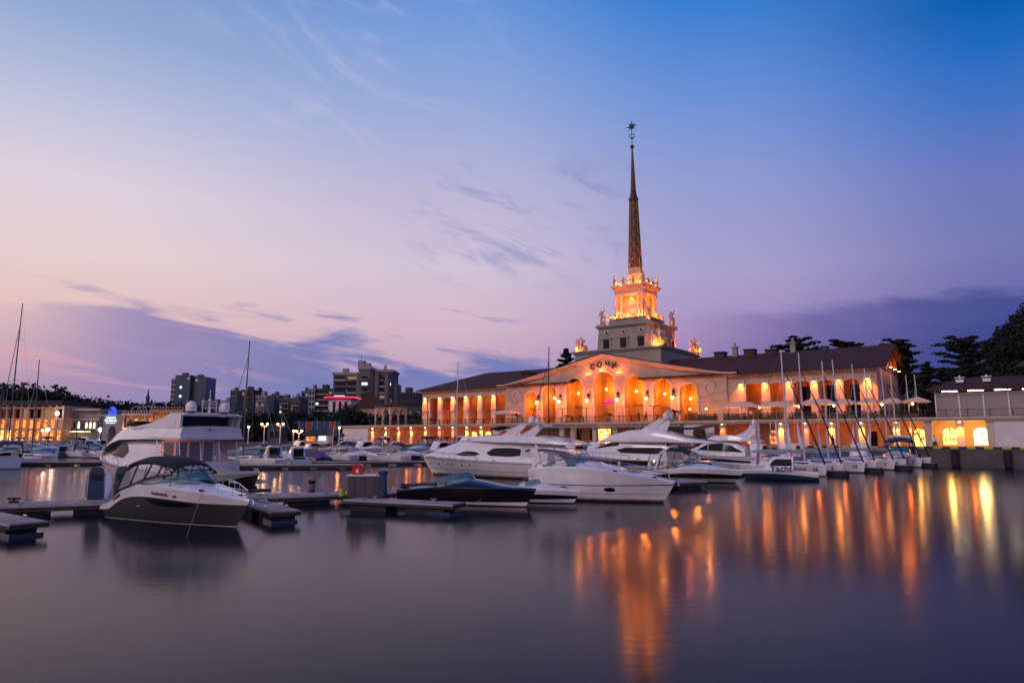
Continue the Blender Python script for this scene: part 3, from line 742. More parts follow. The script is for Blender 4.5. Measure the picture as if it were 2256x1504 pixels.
for k, u in enumerate(LPIL+RPIL):
    side = 'left' if k < 6 else 'right'; j = k % 6
    pos = ['leftmost','second','third','fourth','fifth','rightmost'][j]
    q = thing('pilaster_lamp', 'small warm downlight on the %s pilaster of the %s wing' % (pos, side), 'lamp', PW(u,-.23,12.45), PA, 'downlights on the wing pilasters')
    MB().use('iron').box(-.12,.12,-.3,0,.05,.25).build('housing', q); MB().use('lamp_yellow').box(-.1,.1,-.28,-.04,-.08,.045).build('lamp_glass', q)
    PL('SPOT', u, -1.1, 12.9, (rnd.uniform(560,1000)) if k != 11 else 1300, ORG, size=.12, spot=85, aim=(u,.1,8.8), blend=.8)
for c in LB: PL('POINT', c+rnd.uniform(-.3,.5), 2.6, 12.2 if c not in (7.55,11.4) else 9.0, rnd.uniform(14,48), rnd.choice((ORG,AMB)), size=.2)
for u in (2.5,7.5,12.5,17.5,22.5,73,78,83,88,92.5): PL('POINT', u, -3.4, 8.6, 34, AMB, size=.3)  # bare wall-wash lights added to warm the wing walls
for c, h in RB: PL('POINT', c, 2.6, 12.2, 36 if c < 82 else 14, ORG, size=.2)
# tower floods
for i, (u, v) in enumerate(((-2.6,-3.7),(2.6,-3.7),(3.7,-2.6),(3.7,2.6),(0,-3.8),(3.8,0),(-3.7,-2.6),(-3.7,2.6))):
    fitting(TU+u, TV+v, 28.5, 'orange flood light on the tower balcony, %s' % ['front left corner','front right corner','right face near corner','right face far corner','middle of the front','middle of the right face','left face near corner','left face far corner'][i], 'flood lights on the tower balcony')
    PL('POINT', TU+u*.95, TV+v*.95, 28.75, 260, ORG, size=.2)
for i, (u, v) in enumerate(((-2.2,-2.5),(2.2,-2.5),(2.5,1.0),(-2.4,1.0))):
    PL('POINT', TU+u, TV+v, 36.0, 300, AMB, size=.25)
    fitting(TU+u, TV+v, 35.5, 'flood light at the foot of the spire, %s' % ['front left','front right','right side','left side'][i], 'flood lights at the foot of the spire', m='lamp_yellow')
for (u, v) in ((0,-3.1),(3.1,0)): PL('POINT', TU+u*.75, TV+v*.75, 32.5, 60, ORG, size=.2)
for k, (u, v) in enumerate(((-4.6,-4.6),(4.6,-4.6),(4.8,4.6),(0,-5.2),(5.2,0))): PL('SPOT', TU+u*1.15, TV+v*1.15, 27.2, 2400, ORG, size=.15, spot=62, aim=(TU+u*.45,TV+v*.45,33.2))
for k, (u, v) in enumerate(((6.9,-6.2),(7.2,5.9))):
    PL('POINT', TU+u+.2, TV+v, 22.3, 420, (1,.16,.04), size=.2)
    fitting(TU+u+.2, TV+v, 21.8, 'flood light on the lower tower roof at the %s of the right face' % ['near corner','far corner'][k], 'flood lights on the lower tower roof')
for u, v in ((-2.6,-2.8),(2.8,-2.4)): PL('SPOT', TU+u, TV+v, 36.2, 1500, ORG, size=.15, spot=40, aim=(TU,TV,46), blend=.9)
# gable end of the right wing
for k, y in enumerate((6.5, 11, 15.5)):
    fitting(94.9, y, 14.6, '%s flood light under the roof truss at the right end of the building' % ['near','middle','far'][k], 'flood lights under the end truss', m='lamp_yellow')
    PL('POINT', 94.9, y, 15.1, 45, ORG, size=.15)

# ------------------------------------------------------------------ statues
def fig_seated():
    V_ = [(0,0,.9),(0,.05,1.5),(0,.05,1.95),(0,0,2.25),(0,-.02,2.6),(-.42,.05,1.9),(-.62,-.2,1.4),(-.45,-.6,1.2),(.42,.05,1.9),(.7,.1,1.5),(.95,-.2,1.9),
          (-.25,0,.85),(-.35,-.75,.95),(-.35,-.85,.15),(.25,0,.85),(.4,-.8,.8),(.45,-.75,.1)]
    E_ = [(0,1),(1,2),(2,3),(3,4),(2,5),(5,6),(6,7),(2,8),(8,9),(9,10),(0,11),(11,12),(12,13),(0,14),(14,15),(15,16)]
    return skin_mesh(V_, E_, [.42,.36,.38,.14,.24,.17,.14,.1,.17,.13,.1,.28,.22,.14,.28,.22,.14])
def fig_standing():
    V_ = [(0,0,1.6),(0,0,2.1),(0,0,2.6),(0,0,2.9),(0,-.02,3.15),(-.4,0,2.55),(-.55,-.1,2.0),(-.35,-.3,1.7),(.4,0,2.55),(.6,-.05,2.95),(.5,-.1,3.35),(-.18,0,.9),(-.2,.02,.08),(.18,-.05,.9),(.22,-.1,.08)]
    E_ = [(0,1),(1,2),(2,3),(3,4),(2,5),(5,6),(6,7),(2,8),(8,9),(9,10),(0,11),(11,12),(0,13),(13,14)]
    return skin_mesh(V_, E_, [.34,.28,.33,.12,.2,.15,.11,.09,.15,.11,.09,.26,.2,.26,.2])
ms, mt_ = fig_seated(), fig_standing()
for q in (ms, mt_): q.materials.clear(); q.materials.append(MATS['statue_stone'])
def statue(u, v, z, rz, sc, seated, label):
    r = thing('statue', label, 'statue', PW(u,v,z), PA+rz, 'statues on the tower ledges'); r.scale = (sc,sc,sc)
    o = bpy.data.objects.new('figure', ms if seated else mt_); COL.objects.link(o); o.parent = r; o.location = (0,0,.35)
    b = MB().use('statue_stone'); b.box(-.8,.8,-.9,.7,0,.3)
    if seated: b.box(-.5,.5,-.1,.6,.3,1.1); b.ball((.85,.1,.8), .5, 8, (1,1,1.1)); b.tube([(-.9,-.3,.3),(-1.0,-.2,1.6),(-.8,0,2.7)], .12, 6); b.ball((-.75,-.5,.65), .38, 8)
    else: b.tube([(.5,.2,.3),(.55,.1,2.2)], .22, 6)
    b.build('plinth', r)
statue(38.5, 6.9, 21.15, 0, 1.1, True, 'lit seated stone figure on the left corner of the tower base')
statue(56.0, 6.6, 21.15, .3, 1.25, True, 'lit seated stone figure group on the near corner of the tower base')
statue(56.2, 23.9, 21.15, .8, 1.2, True, 'lit crouching stone figure on the right corner of the tower base')
statue(TU-5.3, TV-5.4, 26.6, 0, 1.0, False, 'standing stone figure on the left corner of the middle tier')
statue(TU+5.5, TV+5.3, 26.6, .8, 1.05, False, 'standing stone figure on the right corner of the middle tier')
statue(TU+5.0, TV-5.2, 26.6, .4, .95, False, 'lit stone figure at the near corner below the colonnade')
for u, v, e in ((38.2,5.4,60),(56.2,5.0,80),(57.7,24.0,110)):
    PL('POINT', u, v, 21.7, e*2.2, AMB, size=.2)
for u, v in ((TU-5.2,TV-6.6),(TU+6.6,TV+5.2),(TU+5.6,TV-6.3)): PL('SPOT', u, v, 27.0, 120, ORG, size=.1, spot=60, aim=(u*.5+(TU)*.5, v*.6+TV*.4, 30))

# ================================================================== TERRACE AND ARCADE
terr = thing('quay_arcade', 'long low arcade with lit columns carrying the terrace above the quay', 'arcade', PW(0,0), PA)
def build_terrace():
    r = terr
    b = MB().use('stone_pale')
    b.box(-19.5, 130, -7.0, -.55, 5.92, 6.38); b.box(-19.6, 130, -7.35, -7.01, 6.12, 6.4); b.box(-19.6,130,-7.18,-7.005,5.9,6.1)
    b.box(-19.5, 24.5, -.54, 8, 5.92, 6.38); b.box(94.0, 130, -.54, 30, 5.92, 6.38)
    b.build('terrace_slab', r)
    b = MB().use('plaster_pink'); W_ = []
    shops_l = [17.6, 21.4]; shops_r = [99.0, 102.6, 106.2]
    ops = [(c,.9,QZ+.55,4.2,5.0) for c in shops_l]+[(28.7,.9,QZ+.55,4.2,5.0)]+[(48.5,1.6,QZ+.05,5.3,5.3)]+[(75.5,.7,QZ+.4,4.2,4.9),(79.0,.7,QZ+.4,4.2,4.9)]+[(93.2,.5,QZ+.05,4.6,4.6)]+[(c,.75 if c < 100 else .95,QZ+.45 if c > 100 else QZ+.05,4.3,5.1) for c in shops_r]
    wall_open(b, -10.5, 107.8, QZ, lambda x: 5.9, ops, -2.6, -2.3, 8)
    b.build('arcade_back_wall', r)
    for c, hw, zb, zs, zt in ops:
        if abs(c-93.2) < .1: m = 'glass_dark'
        elif c > 105: m = 'win_white'
        elif c > 98: m = 'win_yellow'
        elif 74 < c < 80: m = 'win_warm'
        else: m = 'win_yellow'
        n = 8; pts = [(c-hw,zb)]+[(c-hw*math.cos(math.pi*i/n), zs+(zt-zs)*math.sin(math.pi*i/n)) for i in range(n+1)]+[(c+hw,zb)]
        w = MB().use('iron'); arch_trim(w, (c,hw-.07,zb,zs,zt-.07), -2.35, .07, .07); w.tube([(c,-2.4,zb),(c,-2.4,zt)], .04, 4); w.tube([(c-hw,-2.4,zs),(c+hw,-2.4,zs)], .04, 4)
        if c > 45 and c < 60:
            for dx in (-.8,.8,-1.2,1.2): w.tube([(c+dx,-2.4,zb),(c+dx,-2.4,zt)], .05, 4)
            w.tube([(c-hw,-2.4,4.2),(c+hw,-2.4,4.2)], .06, 4)
        w = w.build('shop_window', r); MB().use(m).prism(pts, -2.31, -2.3).build('pane', w)
    # white end pavilions
    b = MB().use('plaster_white'); b.box(-19.3, -10.5, -6.9, -.6, QZ, 5.9); b.build('end_block', r)
    b = MB().use('plaster_white'); b.box(107.8, 130, -6.95, -.6, QZ, 5.9); b.build('blank_wall', r)
    b = MB().use('plaster_white'); wall_open(b, 26.1, 31.8, QZ, lambda x: 5.9, [(28.9,1.1,QZ+.5,4.2,5.2)], -6.9, -6.5, 8); b.build('arched_screen_wall', r); b = MB().use('plaster_white'); wall_open(b, 66.0, 71.0, QZ, lambda x: 5.9, [(68.6,1.1,QZ,4.3,5.4)], -6.9, -6.5, 8); b.build('arched_screen_wall', r)
    # middle pillars and the wall between
    b = MB().use('plaster_pink'); b.box(38, 66, -2.61, -2.6, QZ, 5.9)
    for u in (42.0,44.4,49.0,53.2,57.5,62.0): MB().use('stone_pale').box(u-.42, u+.42, -6.6, -5.9, QZ, 5.9).build('pillar', r)
    for u in (43.4, 46.4, 51.3): MB().use('iron').box(u-.55, u+.55, -2.72, -2.62, QZ+1.0, 5.2).build('dark_window', r)
    # lattice band in front of the middle terrace
    b = MB().use('stone_pale')
    b.box(34.8, 66, -7.3, -7.02, 5.5, 5.6); b.box(34.8, 66, -7.3, -7.02, 5.98, 6.08)
    u = 35.0
    while u < 65.6: b.tube([(u,-7.15,5.6),(u+.7,-7.15,5.98)], .06, 4); b.tube([(u+.7,-7.15,5.6),(u,-7.15,5.98)], .06, 4); u += .85
    b.build('lattice_band', r)
    return
build_terrace()
COLS = [(-8.9,'y'),(-4.6,'y'),(-.5,'y'),(3.4,'y'),(7.7,'y'),(11.7,'o'),(15.5,'o'),(19.3,'y'),(23.1,'y'),(72.4,'o'),(77.2,'n'),(81.4,'y'),(84.9,'o'),(88.5,'y'),(92.4,'y'),(96.7,'y'),(100.5,'n'),(104.1,'y'),(107.4,'n')]
for i, (u, c) in enumerate(COLS):
    b = MB().use('stone_pale'); b.box(u-.42, u+.42, -6.85, -6.05, QZ, 5.55); b.box(u-.52, u+.52, -6.9, -5.95, 5.55, 5.89); b.box(u-.5, u+.5, -6.9, -5.97, QZ, QZ+.4)
    cl = b.build('arcade_column', terr)
    if c == 'n': continue
    e = 110 if c == 'y' else 60
    # a downlight hidden under the slab washes the column
    q = thing('column_downlight', 'small %s downlight above %s' % ('yellow' if c == 'y' else 'orange', ('arcade column %s of the left run' % ['one, the leftmost','two','three','four','five','six','seven','eight','nine, the rightmost'][i]) if i < 9 else 'the arcade column %s' % {72.4:'beside the arched screen wall',81.4:'behind the first sailboat masts',84.9:'just right of the first masts',88.5:'behind the middle masts',92.4:'right of the middle masts',96.7:'behind the last masts',104.1:'between the two rightmost shop windows'}[u]), 'lamp', PW(u,-7.0,5.8), PA, 'downlights of the arcade columns')
    MB().use('iron').box(-.1,.1,-.1,.1,0,.09).build('housing', q); MB().use('lamp_yellow').box(-.08,.08,-.08,.08,-.06,-.005).build('lamp_glass', q)
    PL('SPOT', u, -7.45, 5.75, e*rnd.uniform(4.5,8.5), YEL if c == 'y' else ORG, size=.1, spot=62, aim=(u,-6.8,3.2), blend=.8)
    PL('POINT', u+.9, -5.0, 4.8, 34, ORG, size=.2)
for u, e in ((98.9,30),(102.5,110),(106.1,120)): PL('POINT', u, -4.6, 4.6, e, (1,.55,.12), size=.25)
PL('POINT', 48.5, -4.2, 4.7, 40, AMB, size=.2); PL('POINT', 28.9, -4.0, 4.6, 30, AMB, size=.2)
# terrace railing
def railing(name, label, u0, u1, v, post=2.4, m='iron', h=1.05):
    b = MB().use(m); b.box(u0, u1, v-.04, v+.04, TZ+h-.06, TZ+h); b.box(u0, u1, v-.03, v+.03, TZ+.1, TZ+.15)
    u = u0
    while u < u1: b.box(u-.012, u+.012, v-.012, v+.012, TZ+.15, TZ+h-.06); u += .16
    u = u0
    while u <= u1+.01: b.box(u-.06, u+.06, v-.06, v+.06, TZ, TZ+h+.05); u += post
    o = b.build(name); o.location = PW(0,0); o.rotation_euler = (0,0,PA); return tag(o, label, 'railing')
railing('terrace_railing', 'dark iron railing along the terrace edge in front of the left wing', -10, 34.6, -6.8)
railing('terrace_railing', 'dark iron railing along the terrace edge in front of the gabled middle', 34.9, 66, -6.8)
railing('terrace_railing', 'dark railing of the restaurant terrace in front of the right wing', 66.3, 100, -6.8)
railing('terrace_railing', 'dark railing in front of the glazed restaurant at the right', 100.3, 130, -6.8)

# ------------------------------------------------------------------ umbrellas, plants, frames
def umbrella(u, v, w, label, zt=9.3, ridge=0.0):
    r = thing('parasol', label, 'umbrella', PW(u,v,TZ), PA, 'pale parasols on the terrace')
    h = zt-TZ; e = h-.62
    b = MB().use('umbrella_cloth'); n = 6
    A = [(-w,-1.6,e),(w,-1.6,e),(w,1.6,e),(-w,1.6,e)]; l, q = (-ridge,0,h), (ridge,0,h)
    b.add(A+[l,q], [(0,1,5,4),(2,3,4,5),(3,0,4),(1,2,5)])
    for i in range(4):
        a, c = A[i], A[(i+1)%4]; b.add([a, c, (c[0],c[1],c[2]-.2), (a[0],a[1],a[2]-.2)], [(0,1,2,3)])
    b.build('canopy', r)
    b = MB().use('timber'); b.tube([(0,0,0),(0,0,h-.05)], .05, 6)
    for a in A: b.tube([(0,0,h-.1),(a[0]*.98,a[1]*.98,e+.02)], .025, 4)
    b.build('pole', r); MB().use('stone_grey').box(-.4,.4,-.4,.4,0,.12).build('base', r)
    return r
for u, w, zt, rg, lb in ((27.2,2.6,9.1,1.2,'wide cream parasol standing alone on the left part of the terrace'),
    (74.8,2.75,9.3,1.4,'wide cream parasol, leftmost of the row on the restaurant terrace'),(80.3,2.7,9.25,1.4,'wide cream parasol, second of the row, behind the tallest masts'),
    (86.3,2.5,9.4,1.4,'wide cream parasol, third of the row, behind the middle masts'),(90.2,1.6,9.35,.1,'square cream parasol, fourth of the row'),
    (93.3,1.6,9.35,.1,'square cream parasol at the corner of the right wing'),(96.2,1.6,9.35,.1,'square cream parasol just past the end wall of the building'),(99.2,1.6,9.35,.1,'square cream parasol at the right end of the row, before the dark trees')):
    umbrella(u, -4.3, w, lb, zt, rg)
for u, e in ((66.0,22),(68.8,22),(77.5,26),(83.4,30),(88.4,26),(94.8,16),(98.6,12)):
    q = thing('terrace_lamp', 'small glowing lamp on a thin post %s' % {66.0:'left of the side door',68.8:'in front of the side door',77.5:'between the first two wide parasols',83.4:'between the second and third wide parasols',88.4:'right of the third wide parasol',94.8:'near the end wall',98.6:'under the last parasol'}[u], 'lamp', PW(u,-4.0,TZ), PA, 'small lamps on the restaurant terrace')
    MB().use('iron').tube([(0,0,0),(0,0,1.9)], .03, 5).build('post', q); MB().use('lamp_yellow').ball((0,0,2.0), .15, 8).build('globe', q)
    PL('POINT', u, -4.6, 8.1, e*1.8, AMB, size=.15)
def palm(loc, s, label, group='potted palms and yuccas on the terrace', trunk=.7, n=22, pot=True, seed=1):
    rr = random.Random(seed); r = thing('potted_palm' if pot else 'palm', label, 'palm', loc, rr.random()*6, group)
    if pot: MB().use('stone_grey').lathe([(.3*s,0),(.42*s,.5*s),(.4*s,.52*s)], (0,0,0), 10).build('pot', r)
    z0 = (.5*s if pot else 0); b = MB().use('bark'); b.tube([(0,0,z0-.05),(0,0,z0+trunk)], [.13*s,.09*s], 6); b.build('trunk', r)
    b = MB().use('leaf_palm')
    for i in range(n):
        a = i*2.399; up = .25+.95*rr.random(); ln = s*(.9+.5*rr.random()); z = z0+trunk
        pts = []
        for k in range(6):
            t = k/5; rad = ln*t*math.cos(up*.8)*(1.0); zz = ln*(math.sin(up)*t-.55*t*t); w = .11*s*math.sin(math.pi*min(1,t*.85+.12))
            pts.append((rad, zz, w))
        rows = [[(p*math.cos(a)-w*math.sin(a), p*math.sin(a)+w*math.cos(a), z+q), (p*math.cos(a), p*math.sin(a), z+q+w*.4), (p*math.cos(a)+w*math.sin(a), p*math.sin(a)-w*math.cos(a), z+q)] for p, q, w in pts]
        b.grid(rows)
    b.build('fronds', r)
    return r
for i, (u, s) in enumerate(((31.2,1.3),(42.6,.9),(45.5,.8),(51.5,1.0),(64.0,1.5),(8.0,.8))):
    palm(PW(u,-5.6,TZ), s, 'spiky potted palm %s' % ['right of the lone parasol','below the third loggia arch','just left of the tall middle arch','below the tall middle arch','large, at the right end of the middle terrace','in front of the left wing'][i], seed=i+3)
def hedge(u0, u1, label, seed):
    rr = random.Random(seed); r = thing('planter_hedge', label, 'plant', PW(0,0), PA, 'planter boxes on the restaurant terrace')
    MB().use('timber').box(u0, u1, -6.6, -6.1, TZ, TZ+.5).build('planter_box', r)
    b = MB().use('leaf_light')
    for _ in range(int((u1-u0)*60)):
        c = Vector((rr.uniform(u0,u1), rr.uniform(-6.6,-6.1), TZ+.5+abs(rr.gauss(0,.28)))); a = Vector((rr.gauss(0,1),rr.gauss(0,1),rr.gauss(0,1))).normalized()*.12; e = Vector((rr.gauss(0,1),rr.gauss(0,1),rr.gauss(0,1))).normalized()*.1
        b.add([tuple(c-a),tuple(c+e),tuple(c+a),tuple(c-e)], [(0,1,2,3)])
    b.build('foliage', r)
for k, (a, c) in enumerate(((66.6,71.5),(72.5,76.5),(77.5,81.5),(82.5,86.5),(87.5,91.5),(92.5,99.5))):
    hedge(a, c, 'planter of low greenery along the terrace railing, %s' % ['by the side door','below the first wide parasol','below the second wide parasol','below the third wide parasol','below the fourth parasol','below the last parasols'][k], k)
# pergola-like iron T frames on the middle terrace
for i, u in enumerate((3.6,7.6,14.2,35.9,42.0,47.2,54.6,60.4)):
    b = MB().use('iron'); b.tube([(0,0,0),(0,0,2.55)], .07, 5); b.tube([(-1.25,0,2.75),(0,0,2.55),(1.25,0,2.75)], .06, 5)
    for s in (-1,1): b.tube([(s*1.25,0,2.75),(s*1.25,0,1.9)], .03, 4)
    o = b.build('shade_frame'); o.location = PW(u,-6.2,TZ); o.rotation_euler = (0,0,PA)
    tag(o, 'dark iron T shaped frame on the terrace edge, %s' % ['leftmost, before the left wing','second before the left wing','third before the left wing','left of the gabled middle','below the third arch','before the tall middle arch','below the arch right of the middle','below the second arch from the right'][i], 'frame', 'T shaped iron frames along the terrace')
# people on the terrace and the quay
def person(loc, rz, label, top='cloth_dark', legs='cloth_dark', walk=.12, h=1.72, sit=False):
    s = h/1.75
    if sit:
        V_ = [(0,0,.55),(0,0,.85),(0,0,1.12),(0,0,1.25),(0,-.02,1.38),(-.2,0,1.1),(-.25,-.05,.82),(-.15,-.3,.75),(.2,0,1.1),(.25,-.05,.82),(.15,-.3,.75),(-.1,-.4,.5),(-.1,-.42,.08),(-.1,-.52,.04),(.1,-.4,.5),(.1,-.42,.08),(.1,-.52,.04)]
    else:
        V_ = [(0,0,.93),(0,0,1.2),(0,0,1.42),(0,0,1.53),(0,-.02,1.64),(-.2,0,1.4),(-.26,.03,1.12),(-.24,-.08,.86),(.2,0,1.4),(.26,-.03,1.12),(.26,-.12,.88),(-.1,-walk,.5),(-.1,-walk*.4,.08),(-.1,-walk*.4-.13,.04),(.1,walk,.5),(.1,walk*1.8,.08),(.1,walk*1.8-.12,.04)]
    E_ = [(0,1),(1,2),(2,3),(3,4),(2,5),(5,6),(6,7),(2,8),(8,9),(9,10),(0,11),(11,12),(12,13),(0,14),(14,15),(15,16)]
    me = skin_mesh([tuple(c*s for c in v) for v in V_], E_, [r*s for r in [.15,.14,.15,.06,.105,.07,.05,.035,.07,.05,.035,.09,.055,.05,.09,.055,.05]])
    me.materials.clear()
    for m in ('skin', top, legs): me.materials.append(MATS[m])
    lo = .5*s if sit else .93*s; hi = (1.2 if sit else 1.5)*s
    for p in me.polygons:
        z = sum(me.vertices[i].co.z for i in p.vertices)/len(p.vertices)
        p.material_index = 0 if z > hi else (1 if z > lo else 2)
    o = bpy.data.objects.new('person', me); COL.objects.link(o); o.location = loc; o.rotation_euler = (0,0,rz)
    MB().use('black_rubber').ball((0,.01*s,(1.42 if sit else 1.69)*s), .115*s, 8, (1,1.05,.85)).build('hair', o)
    return tag(o, label, 'person')
person(PW(101.2,-8.2,QZ), PA, 'person in a white shirt standing on the quay before the rightmost shops', 'cloth_white', 'cloth_dark')
person(PW(57.3,-5.6,TZ), PA+.4, 'person in dark clothes standing on the middle terrace by the railing', 'cloth_dark', 'cloth_dark')
person(PW(58.6,-5.4,TZ), PA-.5, 'person in a dark red top on the middle terrace, right of the one in black', 'cloth_red', 'cloth_dark')
person(PW(76.4,-5.0,TZ), PA+.2, 'person in a white shirt under the first wide parasol of the restaurant', 'cloth_white', 'cloth_dark')
person(PW(88.9,-8.6,QZ), PA+1.2, 'person in dark clothes walking on the quay behind the middle masts', 'cloth_dark', 'cloth_dark', .25)

# ------------------------------------------------------------------ gazebo on the left end of the terrace
def gazebo():
    r = thing('gazebo', 'small square terrace pavilion with arched sides and an upturned tiled roof', 'gazebo', PW(-7.6,-2.6,TZ), PA)
    a = 2.7
    for ang, nm in ((0,'front'),(1,'r'),(2,'b'),(3,'l')):
        q = MB().use('stone_pale'); wall_open(q, -a+.02, a-.02, 2.6, lambda x: 4.3, [(-1.15,.9,2.6,3.0,3.9),(1.15,.9,2.6,3.0,3.9)], -a, -a+.35, 8)
        ca, sa = round(math.cos(ang*math.pi/2)), round(math.sin(ang*math.pi/2)); q.v = [(x*ca-y*sa, x*sa+y*ca, z) for x, y, z in q.v]
        q.build('arched_wall', r)
    for x in (-2.45,0,2.45):
        for y in (-2.45,2.45): MB().use('stone_pale').lathe([(.33,0),(.33,.3),(.22,.4),(.2,2.3),(.32,2.6)], (x,y,0), 10).build('column', r, smooth=True)
    for y in (0,):
        for x in (-2.45,2.45): MB().use('stone_pale').lathe([(.33,0),(.33,.3),(.22,.4),(.2,2.3),(.32,2.6)], (x,y,0), 10).build('column', r, smooth=True)
    b = MB().use('roof_tile'); n = 8
    rows = []
    for k in range(7):
        t = k/6; w = 3.5*(1-t)+.05; z = 4.35+1.15*t**1.5
        ring = []
        for s in range(4):
            for j in range(n):
                f = -1+2*j/n; x, y = [(f*w,-w),(w,f*w),(-f*w,w),(-w,-f*w)][s]; ring.append((x, y, z+(.28*(abs(f)**3))*(1-t)))
        rows.append(ring)
    b.grid(rows, close=True); b.box(-3.1,3.1,-3.1,3.1,4.3,4.36); b.build('roof', r)
    MB().use('stone_pale').lathe([(.15,0),(.2,.3),(.0,.7)], (0,0,5.45), 8).build('finial', r)
    b = MB().use('iron')
    for s in (-1,1): b.box(-2.4,2.4,s*2.45-.04,s*2.45+.04,.85,.95); b.box(s*2.45-.04,s*2.45+.04,-2.4,2.4,.85,.95)
    for k in range(25):
        t = -2.4+k*.2
        for s in (-1,1): b.box(t-.015,t+.015,s*2.45-.015,s*2.45+.015,0,.9); b.box(s*2.45-.015,s*2.45+.015,t-.015,t+.015,0,.9)
    b.build('railing', r)
    PL('POINT', -7.6, -2.6, TZ+2.9, 40, AMB, size=.2); PL('POINT', -7.6, -6.5, TZ+4.7, 14, AMB, size=.2)
gazebo()
# ------------------------------------------------------------------ glazed restaurant at the right
def restaurant():
    r = thing('glazed_restaurant', 'low glass walled terrace restaurant with white posts under a dark red roof', 'building', PW(0,0), PA)
    u0, u1 = 101.3, 132
    b = MB().use('stone_grey'); b.box(u0, u1, 8, 8.3, TZ, 10.6); b.build('back_wall', r)
    k = 0; u = u0
    while u < u1:
        p = MB().use('white_paint'); p.box(u-.07, u+.07, -3.07, -2.93, TZ, 10.4); p.build('post', r)
        if u+2.75 < u1:
            g = MB().use('vinyl'); g.box(u+.1, u+2.65, -3.01, -2.99, TZ+.1, 9.6); g.build('glass_panel', r)
            f = MB().use('white_paint'); f.box(u+.07, u+2.68, -3.05, -2.95, 9.6, 9.78); f.build('glazing_bar', r); MB().use('white_paint').box(u+.07, u+2.68, -3.04, -2.96, 7.5, 7.58).build('glazing_bar', r)
        u += 2.75
    b = MB().use('city_pale'); b.box(u0+.1, u1, -2.9, 7.9, TZ+.01, TZ+.05); b.build('floor', r)
    b = MB().use('city_grey')
    for u in range(103, 130, 3): b.box(u-.7, u+.7, -1.2, 0, TZ+.05, TZ+.8); b.box(u-.1, u+1.2, 1.5, 2.7, TZ+.05, TZ+1.3)
    b.build('tables', r)
    b = MB().use('roof_tile'); b.add([(u0-1.0,-4.1,10.35),(u1,-4.1,10.35),(u1,4,12.3),(u0+2.6,4,12.3),(u0-1.0,9,10.35),(u1,9,10.35)], [(0,1,2,3),(3,2,5,4),(0,3,4)]); b.box(u0-1.0,u1,-4.1,9,10.15,10.34); b.build('roof', r)
    for i, u in enumerate((104.2,107.3,113.4,115.4,119.5)):
        v = MB().use('white_paint'); v.box(u-.45, u+.45, -1.0, -.1, 11.3, 11.75); v.box(u-.6, u+.6, -1.15, .05, 11.95, 12.05); v.tube([(u,-.55,11.75),(u,-.55,12.3)], .12, 6); v.build('roof_vent', r)
    b = MB().use('stone_pale'); b.box(112.3, 130, 4.0, 12, 12.3, 13.6); b.build('upper_storey', r)
    for k in range(8): MB().use('win_dim' if k in (2,3) else 'glass_dark').box(113.2+k*2, 114.4+k*2, 3.9, 3.99, 12.55, 13.35).build('upper_window', r)
    b = MB().use('roof_tile'); b.add([(110.6,2.6,13.5),(131,2.6,13.5),(131,8,15.6),(113,8,15.6),(110.6,13,13.5),(131,13,13.5)], [(0,1,2,3),(3,2,5,4),(0,3,4)]); b.box(110.6,131,2.6,13,13.38,13.49); b.build('upper_roof', r)
    for i, u in enumerate((103,106,109,112,115,118,121)):
        MB().use('lamp_white').box(u-.9, u+.9, -2.4, -2.3, 10.0, 10.06).build('light_strip', r)
        PL('POINT', u, -1.0, 9.7, 12, (1,.62,.5), size=.3)
restaurant()

# ------------------------------------------------------------------ trees
def leaf_cloud(b, rr, c, rad, n, size, flat=.6, shell=.35):
    for _ in range(n):
        d = Vector((rr.gauss(0,1),rr.gauss(0,1),rr.gauss(0,1))).normalized(); q = (shell+(1-shell)*rr.random())**.5 if shell else rr.random()**.4
        p = Vector((c[0]+d.x*rad*q, c[1]+d.y*rad*q, c[2]+d.z*rad*flat*q))
        a = Vector((rr.gauss(0,1),rr.gauss(0,1),rr.gauss(0,.5))).normalized()*size*(.6+.8*rr.random()); e = a.cross(Vector((rr.gauss(0,1),rr.gauss(0,1),rr.gauss(0,1)))).normalized()*size*.55
        b.add([tuple(p-a),tuple(p+e),tuple(p+a),tuple(p-e)], [(0,1,2,3)])
def cedar(loc, h, w, label, seed, group='dark conifers behind the port', tiers=11, gap=.0, top=.15, dens=1.0, low=.25, name='cedar_tree'):
    rr = random.Random(seed); r = thing(name, label, 'tree', loc, rr.random()*6, group)
    b = MB().use('bark'); b.tube([(0,0,0),(.02*h,0,h*.5),(0,.01*h,h*.97)], [h*.03,h*.02,h*.006], 7); f = MB().use('leaf')
    for k in range(tiers):
        t = k/(tiers-1); z = h*(low+(.97-low)*t); rad = w*((1-t)**.75*(1-top)+top)*(.8+.4*rr.random()); nb = int(5+4*(1-t))
        for j in range(nb):
            a = j*2*math.pi/nb+rr.random()*.9+k; L_ = rad*(.55+.6*rr.random()); dz = rr.uniform(-.01,.05)*h
            e = (L_*math.cos(a), L_*math.sin(a), z+dz); b.tube([(0,0,z-.02*h),(e[0]*.6,e[1]*.6,z+dz*.4),e], [h*.008,h*.005,h*.002], 4)
            m = max(2, int(3*L_/w+1))
            for s in range(m):
                q = .35+.65*s/(m-1 if m > 1 else 1); leaf_cloud(f, rr, (e[0]*q,e[1]*q,z+dz*q+.01*h), L_*.3+.02*h, int(60*dens), h*.017, .2, 0)
    leaf_cloud(f, rr, (0,0,h*.96), h*.03, 40, h*.015, 1.4, 0)
    b.build('trunk', r); f.build('crown', r); return r
